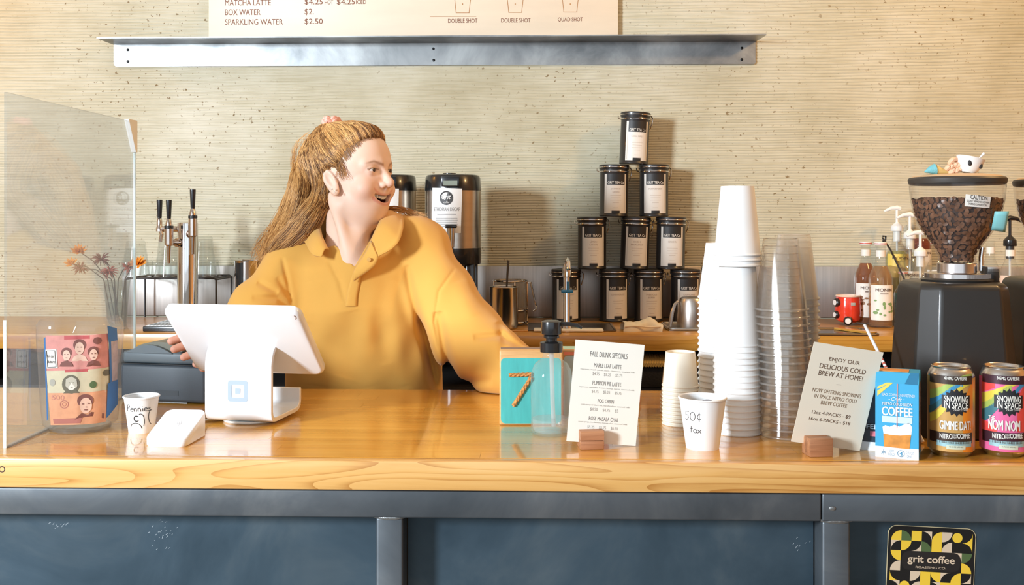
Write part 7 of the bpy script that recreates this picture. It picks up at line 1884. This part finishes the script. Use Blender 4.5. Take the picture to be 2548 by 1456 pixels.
def on_shirt(px, py, lift=0.002):
    y = 2.2
    for _ in range(4): a = at(px, py, y); y = front_y(a.x, a.z)
    a = at(px, py, y); return Vector((a.x, y - lift, a.z))
def crom(P, t):
    n = len(P) - 1; i = min(int(t * n), n - 1); u = t * n - i
    p0, p1, p2, p3 = P[max(i - 1, 0)], P[i], P[i + 1], P[min(i + 2, n)]
    return 0.5 * ((2 * p1) + (p2 - p0) * u + (2 * p0 - 5 * p1 + 4 * p2 - p3) * u * u + (3 * p1 - p0 - 3 * p2 + p3) * u ** 3)
inner = [at(923, 600, 2.182), at(934, 575, 2.192), at(945, 552, 2.215), at(952, 535, 2.265), at(935, 525, 2.335), at(880, 528, 2.375), at(825, 540, 2.355), at(800, 556, 2.295), at(800, 580, 2.225), at(807, 602, 2.190), at(817, 622, 2.176)]
outer = [at(940, 640, 2.158), at(978, 618, 2.160), at(998, 590, 2.178), at(1004, 548, 2.240), at(985, 535, 2.360), at(880, 560, 2.405), at(775, 575, 2.385), at(752, 585, 2.290), at(764, 612, 2.215), at(778, 634, 2.172), at(800, 640, 2.160)]
b = MB(); nu, nv = 60, 9
def collar(u, v):
    a, c = crom(inner, u), crom(outer, u)
    p = a + (c - a) * v; out = Vector((p.x - NB.x, p.y - NB.y - 0.01, 0)).normalized()
    return p + (Vector((0, 0, 0.006)) + out * 0.004) * math.sin(PI * min(1, v * 1.15) ** 0.8)
b.grid(nu, nv, collar)
o = pobj('collar', b, M_SHIRT, shirt, 70); s2 = o.modifiers.new('s', 'SOLIDIFY'); s2.thickness = 0.0022; s2.offset = 1
b = MB()
def strip(lf, rt, lift=0.0015, n=26, m=5):
    L_ = [Vector((x, y, 0)) for x, y in lf]; R__ = [Vector((x, y, 0)) for x, y in rt]
    rows = []
    for j in range(n):
        a, c = crom(L_, j / (n - 1)), crom(R__, j / (n - 1)); rows.append([on_shirt(*(a + (c - a) * k / (m - 1)).xy, lift + 0.0008 * math.sin(PI * k / (m - 1))) for k in range(m)])
    return rows
rows = strip([(884, 664), (872, 700), (863, 735), (860, 762)], [(906, 656), (897, 700), (890, 735), (888, 762)])
vs = [p for r in rows for p in r]; fs = [(j * 5 + k, j * 5 + k + 1, (j + 1) * 5 + k + 1, (j + 1) * 5 + k) for j in range(len(rows) - 1) for k in range(4)]
b.add(vs, fs); o = pobj('placket', b, M_SHIRT, shirt, 70); s2 = o.modifiers.new('s', 'SOLIDIFY'); s2.thickness = 0.0012; s2.offset = 1
# open front edge folding over on her left side
b = MB()
A_ = [at(924, 600, 2.180), at(912, 625, 2.172), at(897, 648, 2.168), at(884, 668, 2.166)]; B_ = [at(942, 640, 2.158), at(934, 660, 2.157), at(912, 678, 2.155), at(880, 700, 2.158)]
b.grid(16, 6, lambda u, v: crom(A_, u) + (crom(B_, u) - crom(A_, u)) * v + Vector((0, -0.006 * math.sin(PI * v), 0)))
o = pobj('open_lapel', b, M_SHIRT, shirt, 70); s2 = o.modifiers.new('s', 'SOLIDIFY'); s2.thickness = 0.0022; s2.offset = 1
b = MB(); b.grid(8, 2, lambda u, v: crom(inner, 0.02 + 0.20 * u) + Vector((-0.006 * v, 0.004 + 0.004 * v, -0.002 - 0.006 * v))); pobj('collar_shade_tape', b, mat('tape_shade_brown', rgb(120, 88, 66), 0.8), shirt, 0)  # neck tape; its brown also paints the shadow line between neck and collar
b = MB(); bt = at(918, 646, 2.150); b.lathe([(0, 0.0012), (0.0042, 0.0010), (0.0046, 0), (0, 0)], 18, M=Matrix.Translation(bt) @ Matrix.Rotation(PI / 2, 4, 'X')); pobj('button', b, mat('button', rgb(220, 170, 90), 0.3), shirt)

# ---- hair: a modelled mass with loose strands laid over it
SCR = wld(0, -0.056, 0.127)
LONG = [wld(0.020, -0.072, 0.055), at(776, 440, 2.335), at(752, 525, 2.335), at(716, 585, 2.315), at(680, 632, 2.285), at(656, 655, 2.27)]
LR = [0.052, 0.042, 0.043, 0.036, 0.020, 0.007]
SIDE = [wld(0.016, -0.066, 0.112), wld(0.052, -0.060, 0.070), wld(0.060, -0.042, 0.020), wld(0.060, -0.045, -0.030), at(782, 525, 2.255), at(752, 570, 2.255), at(712, 605, 2.255), at(678, 632, 2.255)]
SDR = [0.010, 0.020, 0.020, 0.018, 0.024, 0.028, 0.021, 0.010]
def hair_sdf(p):
    q = loc(p)
    d = ell(q, (0, -0.012, 0.046), (0.0830, 0.1040, 0.0905))
    d = smin(d, ell(q, (0, 0.040, 0.082), (0.052, 0.045, 0.032)), 0.03)
    g = (q[:, 1] - 0.006 - 0.80 * q[:, 2] + 0.25 * np.abs(q[:, 0])) * 0.75
    d = d + 0.0075 * np.clip((g + 0.028) / 0.028, 0, 1)
    d = smax(d, g, 0.014)
    low = (-0.018 - q[:, 2] - 0.5 * (q[:, 1] + 0.05)) * 0.8
    d = smax(d, low, 0.02)
    # clear of the ear
    d = smax(d, -ell(np.stack([np.abs(q[:, 0]), q[:, 1], q[:, 2]], -1), (0.080, -0.006, 0.000), (0.022, 0.022, 0.034)), 0.008)
    d = smin(d, ell(q, (0, -0.062, 0.108), (0.030, 0.030, 0.026)), 0.03)
    d = smin(d, chain(p, LONG, LR, 0.02), 0.03)
    d = smin(d, chain(p, SIDE, SDR, 0.015), 0.02)
    w = (0.0007 * np.sin(p[:, 0] * 700 + 9 * np.sin(p[:, 2] * 9) + p[:, 1] * 460) + 0.0011 * np.sin(p[:, 0] * 230 - p[:, 1] * 330 + 5 * np.sin(p[:, 2] * 30))) * np.clip((1.56 - p[:, 2]) / 0.06, 0.25, 1)
    return d + w
hv_, hf_ = grow(hair_sdf, (-0.70, 2.10, 1.27), (-0.27, 2.46, 1.66), 0.0024)
def hair_mat(name, c0, c1):
    m = bpy.data.materials.new(name); m.use_nodes = True; nt = NT(m); tc = nt.add('ShaderNodeTexCoord'); mp = nt.add('ShaderNodeMapping'); mp.inputs['Scale'].default_value = (140, 140, 6)
    nt.link(tc.outputs['Object'], mp.inputs[0]); n = nt.add('ShaderNodeTexNoise', Scale=1.6, Detail=4.0, Distortion=1.0); nt.link(mp.outputs[0], n.inputs['Vector'])
    nt.link(ramp(nt, [(0.35, c0), (0.65, c1)], n.outputs['Fac']), nt.b.inputs['Base Color']); nt.b.inputs['Roughness'].default_value = 0.5; nt.b.inputs['Specular IOR Level'].default_value = 0.35
    return m
hair = link('hair', np_mesh('hair', hv_, hf_, PER), hair_mat('hair_mass', rgb(112, 74, 40), rgb(162, 112, 62)), person)
HM3 = [mat('hair_dark', rgb(124, 84, 48), 0.45), mat('hair_mid', rgb(194, 140, 80), 0.42), mat('hair_gold', rgb(234, 184, 118), 0.40)]
strands = [[], [], []]
rr = random.Random(21)
def skull(l, grow_=1.02):
    c = Vector((0, -0.012, 0.046)); R3 = Vector((0.0830, 0.1040, 0.0905)); d = l - c
    n = math.sqrt(sum((d[i] / R3[i]) ** 2 for i in range(3))); return c + d / n * grow_
SCL = Vector((0, -0.060, 0.118))
laid = []                                 # (colour, points, width, stand-off): pressed on the hair mass below
HL = [Vector((0.0, 0.082, 0.096)), Vector((0.024, 0.078, 0.093)), Vector((0.042, 0.063, 0.082)), Vector((0.056, 0.043, 0.060)), Vector((0.066, 0.026, 0.038)), Vector((0.072, 0.010, 0.022)), Vector((0.076, -0.006, 0.038)), Vector((0.078, -0.022, 0.028))]
for j in range(190):                      # locks swept back from the hairline to the tie
    h = rr.random(); s0 = crom(HL, h ** 0.85); sg = 1 if rr.random() < 0.74 else -1
    e0 = SCL + Vector((rr.uniform(-.014, .014), rr.uniform(-.012, .010), 0)); inn_ = rr.random() ** 2.0 * 0.55; ph = rr.uniform(0, 6.28); sag = rr.uniform(0.0, 0.020) if h > .45 else 0
    base_c = rr.choice((0, 0, 0, 1, 2)) if h > .5 else rr.choice((1, 1, 2, 2, 0))  # temple shadow put into the strand colours: low locks darker, top golden
    for m in range(11):
        st_ = (Vector((s0.x * sg, s0.y, s0.z)) + Vector((rr.uniform(-.003, .003), rr.uniform(-.004, .004), rr.uniform(-.004, .004)))).lerp(SCL, inn_); P = []
        e = e0 + Vector((rr.uniform(-.003, .003), rr.uniform(-.003, .003), rr.uniform(-.002, .003)))
        for k in range(15):
            t = k / 14; l = skull(st_.lerp(e, t), 1.02)
            if t > 0.86: l = l.lerp(e, (t - 0.86) / 0.14)
            l += Vector((0, -sag * 0.6 * math.sin(PI * t), -sag * math.sin(PI * t) + 0.0022 * math.sin(10 * t + ph) * math.sin(PI * t)))
            P.append(wld(*l))
        laid.append((base_c if rr.random() < .7 else rr.choice((0, 1, 2)), P, 0.00042, rr.uniform(0.0002, 0.0022)))
BACK = [wld(0, -0.062, 0.128), wld(0.024, -0.098, 0.080)] + LONG[1:]
BKR = [0.012, 0.040] + LR[1:]
def frame_path(C, Rr, n, start, ph, rho, wave, phase, stray):
    C = [Vector(x) for x in C]; P = []
    for k in range(n):
        t = start + (1 - start) * k / (n - 1); c = crom(C, t); c2 = crom(C, min(1, t + 0.02)); tg = (c2 - c) if t < .98 else (c - crom(C, t - 0.02))
        tg.normalize(); e1 = tg.cross(Vector((0, 1, 0.2))).normalized(); e2 = tg.cross(e1)
        r = float(np.interp(t, np.linspace(0, 1, len(Rr)), Rr)); w = wave * 0.0042 * math.sin(13 * t + phase) * min(1, t * 2.5)
        P.append(c + (e1 * math.cos(ph) + e2 * math.sin(ph)) * (r * rho + stray * t * t) + e1 * w + Vector((0, 0, 0.5 * w)))
    return P
for C, Rr, nl, lo_ in ((BACK, BKR, 210, 0.0), (SIDE, SDR, 110, 0.0)):
    for j in range(nl):
        ph = rr.uniform(0, 2 * PI); st0 = rr.uniform(lo_, 0.35) if rr.random() < .6 else lo_; wv = rr.uniform(.5, 1.5); phs = rr.uniform(0, 6.28); base_c = rr.choice((1, 1, 2, 2, 2)) if C is BACK else rr.choice((0, 0, 1, 2))  # side locks drawn darker, painting the shadow near the neck
        for m in range(11):
            laid.append((base_c if rr.random() < .65 else rr.choice((0, 1, 2)), frame_path(C, Rr, 20, st0, ph + rr.gauss(0, .10), 1.0, wv, phs + rr.gauss(0, .25), 0), 0.00042, rr.uniform(0.0002, 0.0035)))
for j in range(130):                      # hair falling from the tie over the back of the head
    a = rr.uniform(-0.5, 2.6); Q = skull(Vector((0.083 * math.cos(a - 1.2), -0.012 - 0.104 * abs(math.sin(a * 0.5 + 0.4)), rr.uniform(-.015, .03)))); base_c = rr.choice((0, 0, 1, 1, 2)); phs = rr.uniform(0, 6.28); qw = wld(*Q)
    best = min((frame_path(BACK, BKR, 14, 0.42, ph_, 1.0, 0.8, phs, 0) for ph_ in np.linspace(0, 6.0, 13)), key=lambda P_: (P_[0] - qw).length)
    for m in range(9):
        s0 = SCL + Vector((rr.uniform(-.012, .012), rr.uniform(-.012, .004), rr.uniform(-.006, .004))); jt = Vector((rr.gauss(0, .003), rr.gauss(0, .003), rr.gauss(0, .003)))
        P = [wld(*(skull(s0.lerp(Q + jt, k / 8), 1.02))) for k in range(9)] + [p + jt * 1.2 for p in best]
        laid.append((base_c if rr.random() < .65 else rr.choice((0, 1, 2)), P, 0.00042, rr.uniform(0.0002, 0.003)))
A_ = np.array([tuple(p) for _, P, _, _ in laid for p in P], np.float32)
off_ = np.concatenate([np.full(len(P), so, np.float32) for _, P, _, so in laid])
for _ in range(3):
    d0 = hair_sdf(A_); g = np.stack([hair_sdf(A_ + v3(e)) - d0 for e in ((.001, 0, 0), (0, .001, 0), (0, 0, .001))], -1)
    g /= np.maximum(1e-6, L2(g))[:, None]; A_ = A_ - g * np.clip(d0 - off_, -0.02, 0.02)[:, None]
k0 = 0
for c, P, w, so in laid:
    n = len(P)
    for _ in range(4): A_[k0 + 1:k0 + n - 1] = 0.25 * A_[k0:k0 + n - 2] + 0.5 * A_[k0 + 1:k0 + n - 1] + 0.25 * A_[k0 + 2:k0 + n]
    k0 += n
d0 = hair_sdf(A_); g = np.stack([hair_sdf(A_ + v3(e)) - d0 for e in ((.001, 0, 0), (0, .001, 0), (0, 0, .001))], -1); g /= np.maximum(1e-6, L2(g))[:, None]
A_ = A_ + g * np.clip(off_ * 0.7 + 0.0004 - d0, 0, 0.02)[:, None]
k0 = 0
for c, P, w, so in laid:
    n = len(P); strands[c].append(([Vector(tuple(map(float, p))) for p in A_[k0:k0 + n]], w)); k0 += n
BAB = []                                  # fine short hair blending the hairline into the skin
for j in range(640):
    s0 = crom(HL[:7], rr.random()); sg = 1 if rr.random() < 0.8 else -1
    b0 = Vector((s0.x * sg, s0.y, s0.z)); o_ = (b0 - SCL).normalized(); st_ = b0 + o_ * rr.uniform(-0.010, 0.008) + Vector((0, 0, rr.uniform(-.003, .003))); e = b0 - o_ * 0.026 + Vector((rr.uniform(-.004, .004), 0, rr.uniform(-.004, .004)))
    BAB.append([tuple(wld(*skull(st_.lerp(e, k / 7), 1.0))) for k in range(8)])
B_ = np.array([p for P in BAB for p in P], np.float32)
both = lambda p: np.minimum(hair_sdf(p), body_sdf(p))
for _ in range(3):
    d0 = both(B_); g = np.stack([both(B_ + v3(e)) - d0 for e in ((.001, 0, 0), (0, .001, 0), (0, 0, .001))], -1); g /= np.maximum(1e-6, L2(g))[:, None]; B_ = B_ - g * np.clip(d0 - 0.0008, -0.02, 0.02)[:, None]
for j in range(len(BAB)): strands[rr.choice((0, 0, 1))].append(([Vector(tuple(map(float, p))) for p in B_[j * 8:j * 8 + 8]][::-1], 0.00026))
for j in range(230):                      # flyaways round the outline and the ends
    strands[rr.choice((1, 2, 2))].append((frame_path(BACK, BKR, 18, rr.uniform(0.1, .5), rr.uniform(0, 2 * PI), 1.03, rr.uniform(.6, 2.2), rr.uniform(0, 6.28), rr.uniform(0, .026)), 0.00034))
for j in range(90):
    a = at(700 + rr.uniform(-34, 30), 585 + rr.uniform(-40, 30), 2.30); e = at(645 + rr.uniform(-26, 40), 650 + rr.uniform(-22, 26), 2.27); m_ = (a + e) / 2 + Vector((rr.uniform(-.016, .004), 0, rr.uniform(-.006, .008)))
    strands[rr.choice((1, 2, 2))].append(([crom([a, m_, e], k / 9) for k in range(10)], 0.00036))
for j in range(60):
    a = at(930 + rr.uniform(-10, 10), 528 + rr.uniform(-6, 6), 2.335); m_ = at(985 + rr.uniform(-8, 8), 518 + rr.uniform(-6, 8), 2.30); e = at(1030 + rr.uniform(-12, 36), 538 + rr.uniform(-8, 10), 2.28)
    strands[rr.choice((1, 1, 2))].append(([crom([a, m_, e], k / 9) for k in range(10)], 0.0005))
for j in range(40):                       # loose hair in front of the ear
    st_ = Vector((0.0715 + rr.uniform(-.001, .002), 0.018 + rr.uniform(-.012, .012), 0.030 + rr.uniform(-.01, .01))); P = []
    for k in range(8):
        t = k / 7; P.append(wld(st_.x + 0.003 - 0.005 * t, st_.y + 0.012 * math.sin(t * 2.4 + j) * t, st_.z - 0.024 * t))
    strands[rr.choice((0, 1))].append((P, 0.00034))
for k, lst in enumerate(strands):
    cu = bpy.data.curves.new('hair_strands', 'CURVE'); cu.dimensions = '3D'; cu.bevel_depth = 1.0; cu.bevel_resolution = 0; cu.use_fill_caps = False
    for P, w in lst:
        s = cu.splines.new('POLY'); s.points.add(len(P) - 1)
        s.points.foreach_set('co', [c for p in P for c in (p.x - PER.x, p.y - PER.y, p.z, 1)]); n = len(P)
        s.points.foreach_set('radius', [w * (1 if i < n * .7 else 1 - 0.8 * (i - n * .7) / (n * .3)) for i in range(n)])
    cu.materials.append(HM3[k]); o = bpy.data.objects.new('hair_strands', cu); COL.objects.link(o); o.parent = hair; stuff(o)
b = MB()
for r0, ph, dz in ((0.020, 0, 0.0), (0.017, 1.0, 0.006)):
    b.tube([SCR + HR * (r0 * math.cos(a) * (1 + .18 * math.sin(7 * a + ph))) + HF * (r0 * 0.8 * math.sin(a)) + HU * (0.012 + dz + 0.004 * math.sin(6 * a + ph)) for a in np.linspace(0, 2 * PI, 49)[:-1]], 0.0052, 8, closed=True)
pobj('scrunchie', b, mat('scrunchie_pink', rgb(240, 178, 160), 0.8), person)
# ---- trousers and shoes, out of sight behind the counter
M_TRO = mat('trousers', rgb(52, 56, 66), 0.85)
b = MB(); hx = HIP.x
b.ball((hx, 2.30, 0.90), (0.165, 0.115, 0.13), 24)
for s in (-1, 1): b.tube([(hx + s * 0.085, 2.30, 0.88), (hx + s * 0.095, 2.29, 0.52), (hx + s * 0.10, 2.31, 0.10), (hx + s * 0.10, 2.31, 0.05)], [0.088, 0.066, 0.055, 0.058], 16)
pobj('trousers', b, M_TRO, person, 60)
for s in (-1, 1):
    b = MB(); b.box((hx + s * 0.10, 2.27, 0.035), (0.09, 0.25, 0.07), 0.025, 3); pobj('shoe', b, mat('shoe_white', rgb(220, 218, 212), 0.6), person)
# ================================================================== STICKER ON THE STEEL FRONT
pa_ = at(2310, 1400, YF + 0.0570)
sk = thing('wall_sticker', 'black rounded sticker of yellow and cream arcs with coffee lettering on the steel panel', 'sticker', (pa_.x, YF + 0.0572, pa_.z), 0, None, (0, 0.042, 0))
S = Plane(sk, -0.0006)
w0 = S.hit(2208, 1400)[0]; w1 = S.hit(2424, 1400)[0]; zt_ = S.hit(2310, 1312)[1]; zb_ = zt_ - 0.30
b = MB(); b.prism(rrect(w0 - 0.001, zb_ - 0.001, w1 + 0.001, zt_ + 0.001, 0.013), 0.0004, lambda x, z, c: (x, c, z)); obj('backing', b, mat('sticker_edge', rgb(226, 206, 160), 0.5), sk)
b = MB(); shape(b, rrect(w0, zb_, w1, zt_, 0.012), flat(-0.0003)); obj('black_field', b, mat('sticker_black', rgb(26, 25, 24), 0.35), sk, angle=0)
cell = (w1 - w0 - 0.008) / 8.0; gx0, gz0 = w0 + 0.004, zt_ - 0.0065
cols = {'y': mat('sticker_yellow', rgb(244, 200, 62), 0.4), 'c': mat('sticker_cream', rgb(222, 196, 166), 0.4), 'g': mat('sticker_green', rgb(84, 104, 62), 0.4)}
bb_ = {k: MB() for k in cols}
def quarter(col, i, j, corner, inv=False):
    """quarter disc filling cell i, j, its centre at a corner; inv: the rest of the square"""
    cx_, cz = gx0 + i * cell, gz0 - (j + 1) * cell
    ox_, oz_, sx_, sz = {'bl': (0, 0, 1, 1), 'br': (1, 0, -1, 1), 'tl': (0, 1, 1, -1), 'tr': (1, 1, -1, -1)}[corner]
    A = [(cx_ + (ox_ + sx_ * math.cos(t)) * cell, cz + (oz_ + sz * math.sin(t)) * cell) for t in np.linspace(0, PI / 2, 9)]
    far = (cx_ + (ox_ + sx_) * cell, cz + (oz_ + sz) * cell); near = (cx_ + ox_ * cell, cz + oz_ * cell)
    if inv:
        for k in range(8): shape(bb_[col], [far, A[k], A[k + 1]], flat(-0.0006))
    else: shape(bb_[col], [near] + A, flat(-0.0006))
def full(col, i, j): shape(bb_[col], [(gx0 + i * cell, gz0 - (j + 1) * cell), (gx0 + (i + 1) * cell, gz0 - (j + 1) * cell), (gx0 + (i + 1) * cell, gz0 - j * cell), (gx0 + i * cell, gz0 - j * cell)], flat(-0.0006))
def dot(col, i, j): shape(bb_[col], oval(gx0 + (i + .5) * cell, gz0 - (j + .5) * cell, cell * .5, cell * .5, 20), flat(-0.0006))
quarter('y', 0, 0, 'br'); quarter('g', 1, 0, 'bl'); full('y', 2, 0); quarter('c', 3, 0, 'bl', True); quarter('y', 4, 0, 'br'); quarter('c', 5, 0, 'tl'); dot('y', 6, 0); quarter('y', 7, 0, 'tl', True)
quarter('c', 0, 1, 'br', True); quarter('y', 1, 1, 'tl'); quarter('c', 2, 1, 'tl', True); quarter('g', 3, 1, 'bl'); full('y', 4, 1); quarter('c', 5, 1, 'br'); quarter('y', 7, 1, 'bl', True)
quarter('y', 0, 2, 'tr'); quarter('c', 6, 2, 'bl', True); quarter('g', 7, 2, 'tl')
quarter('c', 0, 3, 'br'); quarter('y', 7, 3, 'bl')
quarter('y', 0, 4, 'tr', True); quarter('c', 2, 4, 'tl'); full('y', 3, 4); quarter('y', 4, 4, 'tr'); quarter('c', 5, 4, 'br', True); quarter('y', 6, 4, 'br'); quarter('c', 7, 4, 'tl', True)
quarter('c', 0, 5, 'bl', True); dot('y', 1, 5); quarter('c', 2, 5, 'br'); full('y', 3, 5); quarter('c', 4, 5, 'bl', True); full('y', 5, 5); quarter('y', 6, 5, 'tl'); quarter('y', 7, 5, 'tr', True)
rr_ = random.Random(9)
for j in range(6, 11):
    for i in range(8): 
        k = rr_.choice('ycygk'); 
        if k != 'k': quarter(k, i, j, rr_.choice(('bl', 'br', 'tl', 'tr')), rr_.random() < 0.3)
for k, m in (('y', 'yellow_shapes'), ('c', 'cream_shapes'), ('g', 'green_shapes')): stuff(obj(m, bb_[k], cols[k], sk, angle=0))
cx_ = (w0 + w1) / 2; zc_ = gz0 - 2.95 * cell
b = MB(); shape(b, rrect(cx_ - cell * 2.9, zc_ - cell * 0.95, cx_ + cell * 2.9, zc_ + cell * 0.95, cell * 0.7), flat(-0.0009)); obj('name_plate', b, mat('sticker_plate', rgb(38, 34, 32), 0.4), sk, angle=0)
b = MB(); put(b, 'grit coffee', cx_, zc_ + cell * 0.10, cell * 4.6, cell * 0.95, flat(-0.0013), 0.03); put(b, 'ROASTING CO.', cx_, zc_ - cell * 0.62, cell * 3.0, cell * 0.22, flat(-0.0013)); stuff(obj('lettering', b, cols['c'], sk, angle=0))
